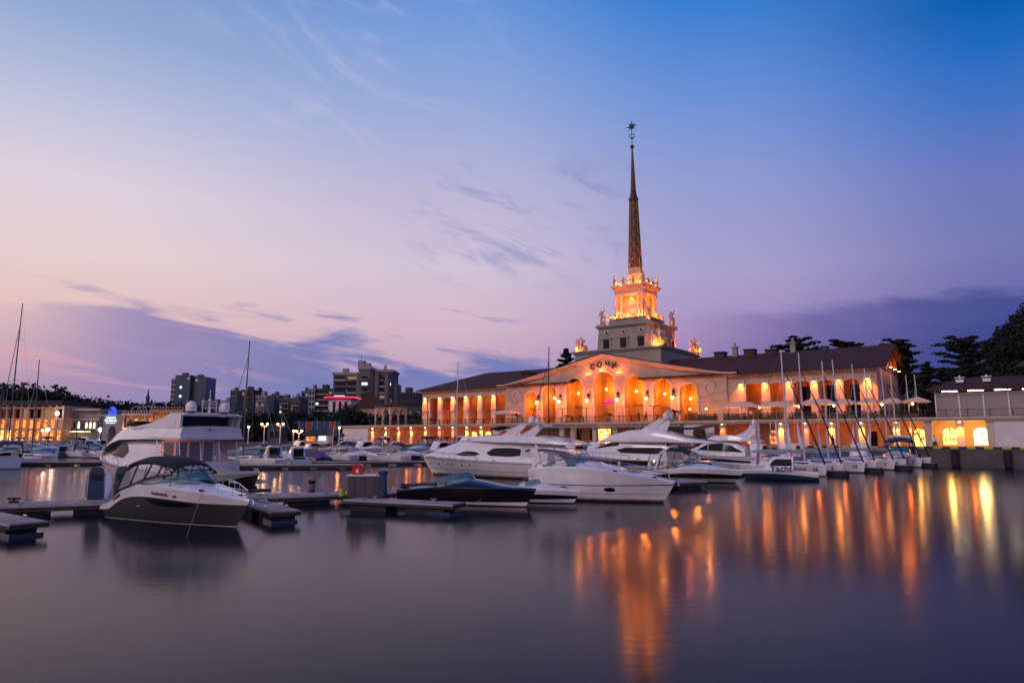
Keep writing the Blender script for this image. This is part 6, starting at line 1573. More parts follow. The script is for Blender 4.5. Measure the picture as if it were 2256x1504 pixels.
for i, (num, lb) in enumerate(names):
    k = (mpx[i]-1128)/1504.0*1.0
    # intersection of the sight line with the row line
    dx, dy = A1.x-A0.x, A1.y-A0.y; t = (k*.985*A0.y-A0.x)/(dx-k*.985*dy); p = A0+Vector((dx,dy,0))*t
    s = sailboat('regatta_sailboat', 'white '+lb, num=num, text=['ПОРТ СОЧИ',None,None,'SAIL REGATTA',None,'SOCHI',None,'MARINA',None,'REGATTA'][i], mh=12.5+.25*math.sin(i*2.3), group='regatta sailboats moored side by side', hull_m='gelcoat')
    a = R(-47+rnd.uniform(-2.5,2.5)); place(s, (p.x, p.y, 0), a); s.rotation_euler.x = R(rnd.uniform(-.9,.9)); s.rotation_euler.y = R(rnd.uniform(-.5,.5)); sail_pos.append(p)
L1 = sailboat('sailboat', 'sailboat with a very tall teal mast at the left edge of the photo', L_=12.5, mh=23.2, sleeve=True, mast='verdigris'); x, y, z = at(12, 1000, 98); place(L1, (x+.6, y, 0), R(150))
x, y, z = at(560, 750, 92); L2 = sailboat('sailboat', 'sailboat with tall slim blue mast right of the flybridge yacht', L_=11, mh=z, sleeve=True, mast='tealbox'); place(L2, (x-.1, 92, 0), R(160))
x, y, z = at(1026, 797, 100); L3 = sailboat('sailboat', 'sailboat mast standing before the left wing of the port building', L_=9, mh=z, sleeve=False); place(L3, (x-.6, 100, 0), R(150))
x, y, z = at(1219, 762, 88); L4 = sailboat('sailboat', 'sailboat mast standing before the left arches of the port building', L_=10, mh=z, sleeve=True, mast='iron'); place(L4, (x, 88, 0), R(150))
x, y, z = at(52, 800, 100); L5 = sailboat('sailboat', 'second slim mast at the far left, right of the tall teal one', L_=9, mh=15.5, sleeve=False, mast='verdigris'); place(L5, (at(34,800,100)[0], 104, 0), R(10))
# the packed rows behind: boats nobody could tell apart share a label and a group
xr = random.Random(21)
packs = [(5,225,982,990,16,'small moored boat in the packed rows at the left, before the lit buildings','boats packed before the left bank'),
         (560,935,982,996,17,'small moored boat in the packed rows behind the cabin boats and sport boats','boats packed before the arcade and trees'),
         (945,1010,985,995,3,'small moored boat hidden behind the long yacht bow','boats behind the long yacht bow')]
protos = []
for i, kw in enumerate((dict(canopy='full', hull_m='gelcoat_blue_cast', top_m='gelcoat_blue_cast'), dict(cabin=True), dict(cover='canvas_blue', hull_m='hull_navy'), dict(arch=True, canopy='bimini', canvas='canvas_navy'), dict(cover='canvas_grey', hull_m='gelcoat_blue_cast'), dict(cabin=True, hull_m='hull_navy'), dict(arch=True))):
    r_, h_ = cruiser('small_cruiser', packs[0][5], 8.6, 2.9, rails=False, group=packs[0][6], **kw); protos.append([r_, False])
for (xa, xb, ya, yb, n, lb, grp) in packs:
    for k in range(n):
        px = xa+(xb-xa)*(k+.5*xr.random()+.25)/n; x, y = gnd(px, ya+(yb-ya)*xr.random()); pr = protos[xr.randrange(7)]
        if not pr[1]: o = pr[0]; pr[1] = True; o.location = (x,y,0); o.rotation_euler = (0,0,0)
        else: o = dup(pr[0], (x,y,0))
        o['label'] = lb; o['group'] = grp; o.rotation_euler = (0,0,R(xr.choice((-25,150,118,-60,10))+xr.uniform(-6,6))); sc_ = xr.uniform(.85,1.25); o.scale = (sc_,sc_,sc_*xr.uniform(1,1.2))
for k in range(29):
    u = -24+k*4.35; pr = protos[xr.randrange(7)]; q = PW(u,-15.6); o = dup(pr[0], (q[0],q[1],0)) if pr[1] else pr[0]; pr[1] = True
    o.location = (q[0],q[1],0); o.rotation_euler = (0,0,PA-math.pi/2+xr.uniform(-.08,.08)); o['label'] = 'small boat moored along the quay wall below the port building'; o['group'] = 'boats moored along the quay wall'
for pr in protos:
    if not pr[1]: pr[0].location = (-60,120,0)
for i, (px, py, Y, hh) in enumerate(((9,845,150,9.5),(178,905,130,9),(232,915,125,8.5),(628,905,120,9),(742,938,112,7.5),(852,945,108,7))):
    x, y, z = at(px, py, Y); o = sailboat('sailboat', 'distant sailboat with a thin mast, %s' % ['at the far left edge behind the tall mast','before the grey hall','beside the arched gate','between the street lamps','before the white end block of the arcade','behind the gap between the sport boats'][i], L_=8, mh=z, sleeve=False, mast='verdigris' if i < 4 else 'alu'); place(o, (x, Y, 0), R(150))
for i, xx in enumerate((-2.0,-3.6,-5.2,1.2)):
    p_ = hE.at(xx, 1.0, 1, .16); q = wpt_(yE, p_); o = MB().use('gelcoat').lathe([(.02,-.42),(.14,-.34),(.16,0),(.14,.34),(.02,.42)], (0,0,0), 10).build('fender', smooth=True); o.location = q
    tag(o, 'white fender hanging on the flybridge yacht behind the open cruiser, %s' % ['second','third','fourth, nearest the stern','foremost'][i], 'fender', 'white fenders along the flybridge yacht')
# feather flags on the pontoon behind the regatta boats
ff = None
for i, (px, Y) in enumerate(((1662,72),(1695,76),(1720,80),(1748,80),(1775,84),(1815,88),(1850,92),(1872,94),(1900,98),(1925,101),(1945,104),(2012,106))):
    x, y = at(px, 960, Y)[:2]; r = thing('feather_flag', 'pale feather flag with pink foot, %s' % ['leftmost','second','third, left of the second mast','between the second and third masts','before the third mast','behind number eight','right of number eight','before number six','behind number six','right of number six','before number four','rightmost'][i], 'flag', (x,y,.5), R(20+i*37), 'feather flags on the regatta pontoon')
    tilt = .12+.05*(i%3)
    b = MB().use('flag_white'); rows = []
    H = 5.2-.3*(i%2)
    for k in range(9):
        t = k/8; z = 1.9+(H-1.9)*t; w = .46*math.sin(math.pi*min(1,.25+t*.72))*(1-.35*t); o = tilt*z; rows.append([(o-.02,-.03,z),(o+w*.5,.06*math.sin(z*3),z-.05),(o+w,.02,z-.1)])
    b.grid(rows); b.grid([[(x_,y_+.03,z_) for x_,y_,z_ in rw] for rw in rows]); b.build('sailcloth', r, smooth=True)
    b = MB().use('flag_pink'); rows = []
    for k in range(5):
        t = k/4; z = .4+1.5*t; w = .30+.1*t; o = tilt*z; rows.append([(o,-.03,z),(o+w*.5,.07*math.sin(z*4),z),(o+w,.02,z)])
    b.grid(rows); b.grid([[(x_,y_+.03,z_) for x_,y_,z_ in rw] for rw in rows]); b.build('pink_foot', r, smooth=True)
    MB().use('alu').tube([(0,0,0),(tilt*H,0,H+.05)], .025, 5).build('pole', r)

# ================================================================== PONTOONS
def pontoon(label, a, c, w, z=.55, th=.4, floats=True, tip=True, box=False):
    a, c = Vector((*a,0)), Vector((*c,0)); ln = (c-a).length; ang = math.atan2(c.y-a.y, c.x-a.x)
    r = thing('pontoon', label, 'pontoon', (a.x,a.y,0), ang)
    MB().use('dock_wood').box(0, ln, -w/2, w/2, z-.06, z).build('deck', r)
    b = MB().use('dock_side'); b.box(-.03, ln+.03, -w/2-.03, -w/2+.06, z-th, z-.062); b.box(-.03, ln+.03, w/2-.06, w/2+.03, z-th, z-.062); b.box(-.03,.05,-w/2+.07,w/2-.07,z-th,z-.062); b.box(ln-.05,ln+.03,-w/2+.07,w/2-.07,z-th,z-.062)
    b.build('side_beam', r)
    b = MB().use('alu'); b.box(0, ln, -w/2-.05, -w/2-.032, z-.09, z-.03); b.box(0, ln, w/2+.032, w/2+.05, z-.09, z-.03); b.build('edge_strip', r)
    x = .4
    while floats and x < ln-1:
        MB().use('float_dark').box(x, min(x+2.2,ln-.1), -w/2+.1, w/2-.1, -.5, z-th+.1).build('float', r); x += 3.4
    x = 1.2
    while x < ln:
        for sd in (-1,1):
            q = MB().use('steel'); q.box(x-.05,x+.05,sd*(w/2-.15)-.04,sd*(w/2-.15)+.04,z,z+.07); q.tube([(x-.18,sd*(w/2-.15),z+.1),(x+.18,sd*(w/2-.15),z+.1)], .028, 5); q.build('cleat', r)
        x += 3.6
    if box: MB().use('hull_navy').box(ln-1.6, ln-.2, -w/2+.05, w/2-.05, -.55, z-.42).build('end_float', r)
    return r
pontoon('long main wooden pontoon running behind the nearest cruiser', (-31.5,30.6), (14.0,53.0), 2.5, th=.3)
pontoon('short finger pontoon at the lower left edge with a dark float', (-23.9,31.0), (-18.5,26.9), 1.25, th=.22, z=.55, box=True)
pontoon('short finger pontoon right of the nearest cruiser bow', (-13.6,36.3), (-10.0,31.0), 1.25, th=.22, z=.55, box=True)
pontoon('finger pontoon in front of the long black motorboat', (-8.6,37.3), (-2.6,34.6), 1.3, th=.22, z=.55, box=True)
pontoon('pontoon branching away at the left edge, behind the main one', (-27.6,33.6), (-40,50), 2.4)
pontoon('far pontoon carrying the left rows of small boats', (-78,88), (-44,97), 2.0)
pontoon('middle far pontoon behind the flybridge yacht', (-44,82), (-18,84), 2.2)
pontoon('far pontoon below the two sport boats', (-26,92), (-8,96), 2.0)
pontoon('pontoon behind the yachts in the middle', (2,56), (34,78), 2.0)
pontoon('pontoon along which the regatta sailboats are moored', (22,74), (57,107), 2.2)
for i, p in enumerate(sail_pos[1::2]):
    d = Vector((math.cos(R(-47)), math.sin(R(-47)), 0)); nrm = Vector((-d.y, d.x, 0))
    a = p-d*4.6+nrm*-1.9; c = p+d*5.6+nrm*-1.9
    r = thing('finger_float', 'dark finger float beside regatta boats, %s of five' % ['first from the left','second','third','fourth','rightmost'][i], 'pontoon', (a.x,a.y,0), R(-47), 'finger floats between the sailboats')
    MB().use('dock_wood').box(0, 10.2, -.45, .45, .5, .56).build('deck', r); MB().use('float_dark').box(8.6, 10.3, -.55, .55, -.5, .49).build('end_float', r); MB().use('float_dark').box(.2, 1.8, -.5, .5, -.5, .49).build('float', r)
# things on the pontoons
def pedestal(loc, label, m):
    r = thing('service_pedestal', label, 'service post', loc, R(25)); b = MB().use(m); b.box(-.36,.36,-.3,.3,0,1.35); b.prism([(-.36,1.35),(.36,1.35),(.28,1.62),(.1,1.7),(-.1,1.7),(-.28,1.62)], -.3,.3); b.build('body', r)
    MB().use('black_rubber').box(-.26,.26,-.33,-.305,1.0,1.3).build('socket_panel', r)
    q = MB().use('steel'); q.tube([(-.44,-.2,.1),(-.46,-.2,1.3),(-.36,-.2,1.6)], .04, 5); q.build('pipe', r); return r
pedestal((-21.9,36.7,.55), 'dark blue service post with handles on the main pontoon, left of two', 'bluebox'); pedestal((-20.75,37.1,.55), 'teal service post on the main pontoon behind the nearest cruiser stern', 'tealbox')
r = thing('dock_locker', 'grey dock locker with pale lid at the junction of the pontoons', 'locker', (-8.05,38.6,.55), R(0))
MB().use('dock_box').box(-.95,.75,-.5,.5,0,1.12).build('body', r); MB().use('white_paint').box(-1.0,.8,-.55,.55,1.12,1.19).build('lid', r)
for x in (-.55,0.0,.5): MB().use('stripe_dark').box(x-.01,x+.01,-.515,-.505,.05,1.08).build('seam', r)
r = thing('fire_post', 'red hooded fire hose box with a white number 6 standing on the grey locker', 'fire box', (-8.55,38.5,1.75), R(0))
b = MB().use('red_paint'); b.box(-.27,.27,-.2,.2,0,.38); b.prism([(-.33,.38),(.33,.38),(.22,.52),(0,.58),(-.22,.52)], -.25,.25); b.build('body', r); text_mesh('6', .36, .01, 'white_paint', 'number', r, (.02,-.215,.19), bold=.012)
r = thing('mooring_post', 'dark blue post beside the grey dock locker', 'post', (-7.05,38.0,.55), 0); MB().use('bluebox').lathe([(.24,0),(.22,1.2),(.28,1.25),(.28,1.42),(.1,1.5)], (0,0,0), 12).build('post', r, smooth=True); MB().use('steel').tube([(-.25,-.1,1.3),(-.32,-.18,1.15),(-.2,-.2,1.05)], .03, 5).build('ring', r)
r = thing('yellow_drum', 'small yellow canister on the pontoon edge left of the grey locker', 'canister', (-9.45,38.75,.55)); MB().use('yellow_box').lathe([(.15,0),(.15,.38),(.1,.42)], (0,0,0), 10).build('body', r); MB().use('black_rubber').lathe([(.06,.42),(.06,.47)], (0,0,0), 8).build('cap', r)
r = thing('rope_bollard', 'dark bollard wound with mooring rope on the main pontoon', 'bollard', (-11.9,41.4,.55)); b = MB().use('black_rubber'); b.lathe([(.22,0),(.16,.1),(.15,.5),(.24,.62),(.2,.7)], (0,0,0), 10); b.build('post', r, smooth=True)
b = MB().use('rope'); b.tube([(.2*math.cos(t*.7),.2*math.sin(t*.7),.12+t*.012) for t in range(30)], .035, 5); b.build('rope_coil', r)
r = thing('dock_cleat', 'dark iron mooring fitting with a line, on the left part of the main pontoon', 'cleat', (-24.9,34.9,.55), R(25)); b = MB().use('iron'); b.box(-.2,.2,-.1,.1,0,.1); b.tube([(-.28,0,.2),(.28,0,.2)], .06, 6); b.tube([(0,0,.08),(0,0,.2)], .06, 6); b.build('body', r)
# mooring ropes
def wpt(o, p): m = Matrix.Translation(o.location) @ Matrix.Rotation(o.rotation_euler.z, 4, 'Z') @ Matrix.Diagonal((*o.scale, 1)); q = m @ Vector(p); return (q.x,q.y,q.z)
rope('mooring_rope', wpt(sport,(2.7,-.92,1.4)), (wpt(sport,(4.1,-1.3,0))[0]-.15, wpt(sport,(4.1,-1.3,0))[1]-1.9, -.05), .0, 'mooring line running from the side of the nearest cruiser down into the water', .012)
rope('mooring_rope', wpt(sport,(-4.4,1.0,.8)), (-21.6,35.0,.62), .15, 'mooring line from the nearest cruiser stern to the main pontoon')
rope('mooring_rope', wpt(sport,(4.7,.2,1.25)), (-11.2,33.3,.8), .15, 'mooring line from the nearest cruiser bow to the finger at its right')
rope('mooring_rope', wpt(express,(-4.9,-1.5,1.6)), (-2.6,37.5,.1), .1, 'mooring line hanging at the stern of the nearest open cruiser')
rope('mooring_rope', (-25,35,.7), (-33.5,43.5,2.2), .5, 'thin line stretching left from the iron fitting on the main pontoon')
rope('mooring_rope', (-14.2,43.0,.6), (-17.6,46.2,1.6), .3, 'mooring line from the main pontoon to the black hulled tender')

# ================================================================== BACKGROUND
def hill(name, pts, Y, depth, m='hill_green', seed=1):
    """ridge drawn through measured skyline points at distance Y"""
    rr = random.Random(seed); tab = smooth_tab([(at(px,py,Y)[0], at(px,py,Y)[2]) for px, py in pts], 60)
    rows = []
    for k in range(9):
        t = k/8; f = math.sin(math.pi/2*(1-abs(1-t*1.25)) if t*1.25 < 2 else 0) if False else (math.sin(math.pi/2*min(1,t*1.6)) if t < .63 else math.cos(math.pi/2*(t-.63)/.37*.9))
        rows.append([(x*(1+ (t-.6)*depth/Y), Y+(t-.6)*depth, 1+(z-1)*f+rr.uniform(-.6,.6)) for x, z in tab])
    return struct(MB().use(m).grid(rows).build(name, smooth=True))
hl_pts = [(-260,850),(-60,856),(0,858),(60,862),(120,868),(160,872),(200,886),(250,890),(330,893),(420,896),(520,905),(640,915),(760,925)]
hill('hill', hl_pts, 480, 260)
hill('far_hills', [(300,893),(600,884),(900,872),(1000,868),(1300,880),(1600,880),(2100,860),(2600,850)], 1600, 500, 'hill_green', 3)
def woods(name, pts, Y, spread, n, size, hvar, seed, z0=None):
    """leaf clumps over the skyline: a far wood reading as one mass"""
    rr = random.Random(seed); b = MB().use('leaf'); tab = [(at(px,py,Y)[0], at(px,py,Y)[2]) for px, py in pts]
    xs = [t[0] for t in tab]; x0, x1 = xs[0], xs[-1]
    for i in range(n):
        x = x0+(x1-x0)*rr.random(); top = lerp(tab, x); y = Y+rr.uniform(-spread, spread*.3); f = rr.random()**.6
        zt = top+rr.uniform(-hvar, hvar*.3); R_ = size*(.6+.8*rr.random()); zc = (3+(zt-3)*f)-R_*.6; x = x*y/Y
        for _ in range(26): 
            d = Vector((rr.gauss(0,1),rr.gauss(0,1),rr.gauss(0,.8))).normalized(); p = Vector((x,y,zc))+Vector((d.x*R_,d.y*R_,d.z*R_*.9))*rr.random()**.3
            a = Vector((rr.gauss(0,1),rr.gauss(0,1),rr.gauss(0,1))).normalized()*R_*.28; e = a.cross(d+Vector((.1,.2,.3))).normalized()*R_*.22
            b.add([tuple(p-a),tuple(p+e),tuple(p+a),tuple(p-e)], [(0,1,2,3)])
    return struct(b.build(name), 'stuff')
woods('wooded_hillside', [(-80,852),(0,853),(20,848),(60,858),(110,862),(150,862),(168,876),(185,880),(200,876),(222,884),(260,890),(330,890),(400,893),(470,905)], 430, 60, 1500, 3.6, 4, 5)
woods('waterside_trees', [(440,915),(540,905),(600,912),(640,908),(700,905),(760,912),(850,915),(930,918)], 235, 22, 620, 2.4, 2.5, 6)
def tower_block(px0, px1, ytop, Y, label, m='city_grey', deep=14, floors=10, cols=5, lit=.12, seed=1, win='glass_dark', setback=None, balc=False, name='apartment_block', zb=2.0, group=None):
    x0, _, zt = at(px0, ytop, Y); x1 = at(px1, ytop, Y)[0]; w = x1-x0; rr = random.Random(seed)
    r = thing(name, label, 'building', ((x0+x1)/2, Y, zb), 0, group); h = zt-zb
    MB().use(m).box(-w/2, w/2, 0, deep, 0, h).build('wall', r)
    b = MB().use(m); b.box(-w/2-.3, w/2+.3, -.3, deep+.3, h+.003, h+.8); b.box(-w*.2, w*.1, 3, 8, h+.81, h+3.2); b.build('roof', r)
    fh = h/floors; cw = w/cols; me = {}
    for f in range(floors):
        if f*fh+zb < 8: continue
        for c in range(cols):
            mm = 'win_cold' if rr.random() < lit*.4 else ('win_dim' if rr.random() < lit else win)
            if mm not in me:
                o = MB().use(mm).box(-cw*.3, cw*.3, -.06, -.01, -fh*.3, fh*.25).build('window', r); me[mm] = o
            else: o = me[mm].copy(); COL.objects.link(o)
            o.location = (-w/2+cw*(c+.5), 0, fh*(f+.5))
        if balc: q = MB().use('city_pale'); q.box(-w/2+cw*.4, w/2-cw*.4, -1.2, -.08, fh*(f+.1), fh*(f+.35)); q.build('balcony', r)
    return r
# twin glass tower
tower_block(388,420,828,600,'dark blue glass tower, left half of the twin towers on the skyline','city_blue',20,14,4,.1,1,'glass_blue')
tower_block(421,455,832,604,'dark blue glass tower, slightly lower right half of the twin towers','city_blue',20,13,4,.14,2,'glass_blue')
tower_block(378,389,836,606,'pale slim slab against the left side of the twin towers','city_pale',14,12,2,.05,3)
tower_block(508,523,861,560,'small grey tower between the yacht domes and the blue mast','city_grey',12,10,3,.0,4)
tower_block(533,560,861,430,'dark grey block just left of the tall blue mast','city_dark',14,9,4,.05,5)
tower_block(564,588,874,380,'balconied apartment block right of the tall blue mast','city_pale',12,8,4,.15,6,balc=True)
tower_block(589,606,878,400,'dark bluish apartment block next to the balconied one','city_blue',12,8,3,.1,7)
tower_block(616,640,880,400,'grey apartment block with balconies, third right of the blue mast','city_grey',12,8,4,.12,8,balc=True)
tower_block(641,662,884,395,'lower grey apartment block, fourth right of the blue mast','city_grey',12,7,4,.12,9,balc=True)
tower_block(664,680,864,420,'narrow blue grey tower with a lit pink window','city_blue',12,10,2,.2,10)
tower_block(681,694,859,360,'pale end of the slab building left of the big hotel','city_pale',14,9,2,.0,11)
tower_block(695,733,859,362,'dark slab building with stacked balconies left of the big hotel','city_dark',14,9,4,.05,12,balc=True)
tower_block(877,922,868,300,'dark roofed apartment building right of the big hotel','city_dark',14,7,7,.1,13,balc=False)
for a in ((462,486,888,520,'low grey city block right of the twin towers','city_grey',6,4),(489,506,884,540,'narrow pale city block left of the yacht domes','city_pale',7,3),(596,614,872,470,'tall narrow grey block behind the bluish one','city_grey',10,3),
          (645,660,876,480,'pale high block rising behind the lower grey ones','city_pale',9,3),(668,676,872,500,'thin tower beside the one with the pink window','city_grey',10,2),(562,574,862,520,'slim dark block just right of the tall blue mast','city_dark',11,2),(922,931,880,520,'bluish block in the gap left of the port building','city_blue',7,2)):
    tower_block(a[0],a[1],a[2],a[3],a[4],a[5],12,a[6],a[7],.14,a[0],balc=a[5]=='city_grey')
# big stepped hotel: curved bays and projecting balconies
def hotel():
    Y = 330; r = thing('hotel_block', 'big grey hotel block with stepped roof and round stair towers on the skyline', 'building', (at(735,815,Y)[0],Y,2.0), 0); W_ = at(874,815,Y)[0]-at(735,815,Y)[0]; H = 34.5
    b = MB().use('city_grey'); b.box(0, W_*.42, 0, 18, 0, H-3); b.box(W_*.42+.01, W_*.6, -2.5, 18, 0, H-.5); b.box(W_*.6+.01, W_*.93, .5, 18, 0, H-1.5); b.box(W_*.93+.01, W_, 1.5, 15, 0, H-7); b.build('wall', r)
    b = MB().use('city_pale')
    b.box(-.5, W_*.44, -.6, 18, H-3, H-1.8); b.box(W_*.41, W_*.62, -3, 18, H-.49, H+.8); b.box(W_*.6, W_*.95, 0, 18, H-1.49, H-.3); b.box(W_*.36,W_*.46,3,8,H-.3,H+4.4); b.box(W_*.47,W_*.55,3,7,H+.8,H+3.2); b.box(W_*.78,W_*.81,3,5,H-.3,H+2.0); b.box(W_*.12,W_*.2,3,6,H-1.8,H+.5)
    b.tube([(W_*.4,5,H+4.4),(W_*.4,5,H+7.5)], .1, 4); b.build('roof', r)
    for x, rad in ((W_*.42,1.6),(W_*.6,1.8),(W_*.70,1.3),(W_*.86,1.3)):
        MB().use('city_grey').lathe([(rad,0),(rad,H-2)], (x,-.4,0), 14).build('stair_tower', r, smooth=True)
    rr = random.Random(4)
    for f in range(9, 2, -1):
        z = H-3-3.05*(10-f)
        for x0, x1, y in ((.4,W_*.2,-.02),(W_*.22,W_*.38,-.02),(W_*.46,W_*.57,-2.52),(W_*.64,W_*.68,.48),(W_*.73,W_*.83,.48),(W_*.88,W_*.92,.48)):
            q = MB().use(rr.choice(['city_pale','city_grey'])); q.box(x0, x1, y-1.4, y, z, z+.9); q.build('balcony', r)
            mm = 'win_cold' if rr.random() < .1 else ('win_dim' if rr.random() < .12 else 'glass_dark')
            MB().use(mm).box(x0+.3, x1-.3, y-.03, y-.005, z+1.0, z+2.3).build('window', r)
hotel()
# white tower with red neon ring
def neon_tower():
    x, y, z = at(755, 868, 262); r = thing('neon_roof_tower', 'white corner building with a glowing red neon line round its flat roof', 'building', (x,y,QZ)); H = z-QZ
    MB().use('plaster_white').box(-4.2,4.2,-4,4,0,H-2).build('wall', r)
    MB().use('roof_dark').box(-5.4,5.4,-5,5,H-1.98,H-1.0,.4).build('roof', r)
    b = MB().use('neon_red'); b.box(-5.5,5.5,-5.15,-5.02,H-1.6,H-1.25); b.box(-5.66,-5.52,-5.1,5,H-1.6,H-1.25); b.box(5.52,5.66,-5.1,5,H-1.6,H-1.25); b.build('neon_line', r)
    for i in range(3): MB().use('glass_dark').box(-2.6+i*2.2,-1.6+i*2.2,-4.06,-4.01,H-7,H-3).build('window', r)
    light('POINT', (0,-6,H-2.6), 60, (1,.05,.12), parent=r, size=.4)
neon_tower()
def spired_roof():
    x, y, z = at(812, 860, 240); r = thing('steep_roof_house', 'dark red steep roofed house behind the gazebo', 'building', (x,y,QZ)); H = z-QZ
    MB().use('plaster_pink').box(-5,5,0,8,0,H-6).build('wall', r); b = MB().use('roof_tile'); b.add([(-5.6,-.6,H-6),(5.6,-.6,H-6),(5.6,8.6,H-6),(-5.6,8.6,H-6),(0,4,H)], [(0,1,4),(1,2,4),(2,3,4),(3,0,4),(0,1,2,3)]); b.build('roof', r)
    for i in range(4): MB().use('glass_dark').box(-4+i*2.2,-3+i*2.2,-.05,-.01,H-10,H-8).build('window', r)
spired_roof()
r = thing('mansard_building', 'grey building with white mansard dormers right of the gazebo', 'building', (at(898,905,250)[0],250,QZ))
MB().use('city_pale').box(-6,6,0,10,0,8.6).build('wall', r); MB().use('roof_dark').box(-6.3,6.3,-.3,10,8.62,12.5,2.2).build('roof', r)
for i in range(4): MB().use('city_pale').box(-4.9+i*2.7,-3.7+i*2.7,-.2,1.5,9.2,10.8).build('dormer', r); MB().use('glass_dark').box(-4.9+i*2.7,-3.7+i*2.7,-.06,-.01,5.5,7.2).build('window', r)
x, y, z = at(327, 858, 900)
b = MB().use('city_blue'); b.lathe([(4.2,0),(3.0,z*.25),(2.2,z*.8),(2.6,z*.84),(1.4,z*.9),(.6,z)], (0,0,0), 8); o = b.build('broadcast_tower'); o.location = (x,y,0); tag(o, 'thin lattice mast on the far wooded hill', 'tower')
# --- the left bank: lit mall, grey hall, arched gate with a blue sign, colonnades
def mall():
    Y = 250; xa, xb = at(-30,900,Y)[0], at(141,900,Y)[0]; W_ = xb-xa; H = at(70,893,Y)[2]-QZ
    r = thing('lit_mall', 'three storey shopping hall with glowing orange glass front at the left edge', 'building', (xa,Y,QZ))
    MB().use('plaster_pink').box(0, W_, 1.2, 22, 0, H).build('wall', r)
    b = MB().use('roof_dark'); b.box(-.5, W_*.9, -.5, 22, H+.003, H+.5); b.box(W_*.1,W_*.9,3,20,H+.51,H+2.0); b.build('roof', r)
    b = MB().use('plaster_pink')
    for z in (H*.33, H*.62, H*.93): b.box(0, W_, -.2, 1.19, z-.3, z+.3)
    b.build('floor_band', r)
    n = 11
    for i in range(n+1): MB().use('plaster_pink').box(W_*i/n-.3, W_*i/n+.3, -.3, 1.18, 0, H-.01).build('pier', r)
    rr = random.Random(3)
    for i in range(n):
        for j, (z0, z1, mm) in enumerate(((.2,H*.33-.4,'win_yellow' if i < 4 else 'win_warm'),(H*.33+.4,H*.62-.4,'win_warm'),(H*.62+.4,H*.93-.4,'glass_dark'))):
            MB().use(mm if rr.random() < .85 else 'win_dim').box(W_*i/n+.35, W_*(i+1)/n-.35, .9, 1.0, z0, z1).build('shop_front', r)
    for i in range(5): light('POINT', (W_*(.15+.18*i),-1.6,H*.55), 90, ORG, parent=r, size=.5)
mall()
def grey_hall():
    Y = 255; xa, xb = at(142,905,Y)[0], at(220,905,Y)[0]; W_ = xb-xa; H = at(180,904,Y)[2]-QZ
    r = thing('grey_hall', 'grey colonnaded hall with small white window lights, right of the lit mall', 'building', (xa,Y,QZ)); MB().use('stone_grey').box(0,W_,1,16,0,H).build('wall', r)
    MB().use('stone_pale').box(-.3,W_+.3,-.4,16,H+.003,H+.7).build('roof', r); MB().use('stone_pale').box(0,W_,0,.99,H*.68,H*.74).build('string_course', r)
    for i in range(9): MB().use('win_white' if i in (3,5,6,7) else 'glass_dark').prism([(W_*(i+.3)/9,H*.42),(W_*(i+.3)/9,H*.55),(W_*(i+.5)/9,H*.64),(W_*(i+.7)/9,H*.55),(W_*(i+.7)/9,H*.42)], .92, .98).build('window', r)
    b = MB().use('win_white'); b.box(1, W_*.8, -.6, -.5, H*.3, H*.32); b.build('light_strip', r); MB().use('roof_dark').box(.5, W_*.85, -.7, .98, H*.325, H*.36).build('canopy', r)
    light('POINT', (W_*.4,-2,H*.28), 60, (1,.7,.5), parent=r, size=.5)
grey_hall()
def gate():
    Y = 245; xa, xb = at(226,915,Y)[0], at(269,915,Y)[0]; W_ = xb-xa; H = at(245,916,Y)[2]-QZ
    r = thing('arched_gate', 'grey stone gateway with a dark arch and a blue lit sign on top', 'gate', (xa,Y,QZ)); b = MB().use('stone_grey'); wall_open(b, 0, W_, 0, lambda x: H, [(W_*.55,W_*.2,0,H*.36,H*.6)], 0, 3); b.build('wall', r)
    MB().use('stone_pale').box(-.3,W_+.3,-.3,3.2,H+.003,H+.5).build('cornice', r)
    q = thing('blue_sign', 'round topped blue glowing emblem above two white lit lines on the gateway', 'sign', (xa+W_*.45, Y+.5, QZ+H+.5)); n = 14
    MB().use('sign_blue').prism([(-1.4,0),(1.4,0)]+[(1.4*math.cos(math.pi*i/n),.6+2.3*math.sin(math.pi*i/n)) for i in range(n+1)], -.1,.1).build('emblem', q)
    b = MB().use('iron'); b.box(-.15,.55,-.14,-.11,.9,1.3); b.box(-1.0,-.3,-.14,-.11,1.3,2.2); b.build('emblem_mark', q)
    text_mesh('GRAND', 1.0, .05, 'sign_white', 'lettering', q, (0,-.65,-1.1), bold=.02); text_mesh('MARINA', 1.15, .05, 'sign_white', 'lettering', q, (0,-.65,-2.1), bold=.03); MB().use('sign_white').box(-1.7,1.7,-.68,-.6,-3.1,-2.85).build('light_bar', q)
gate()
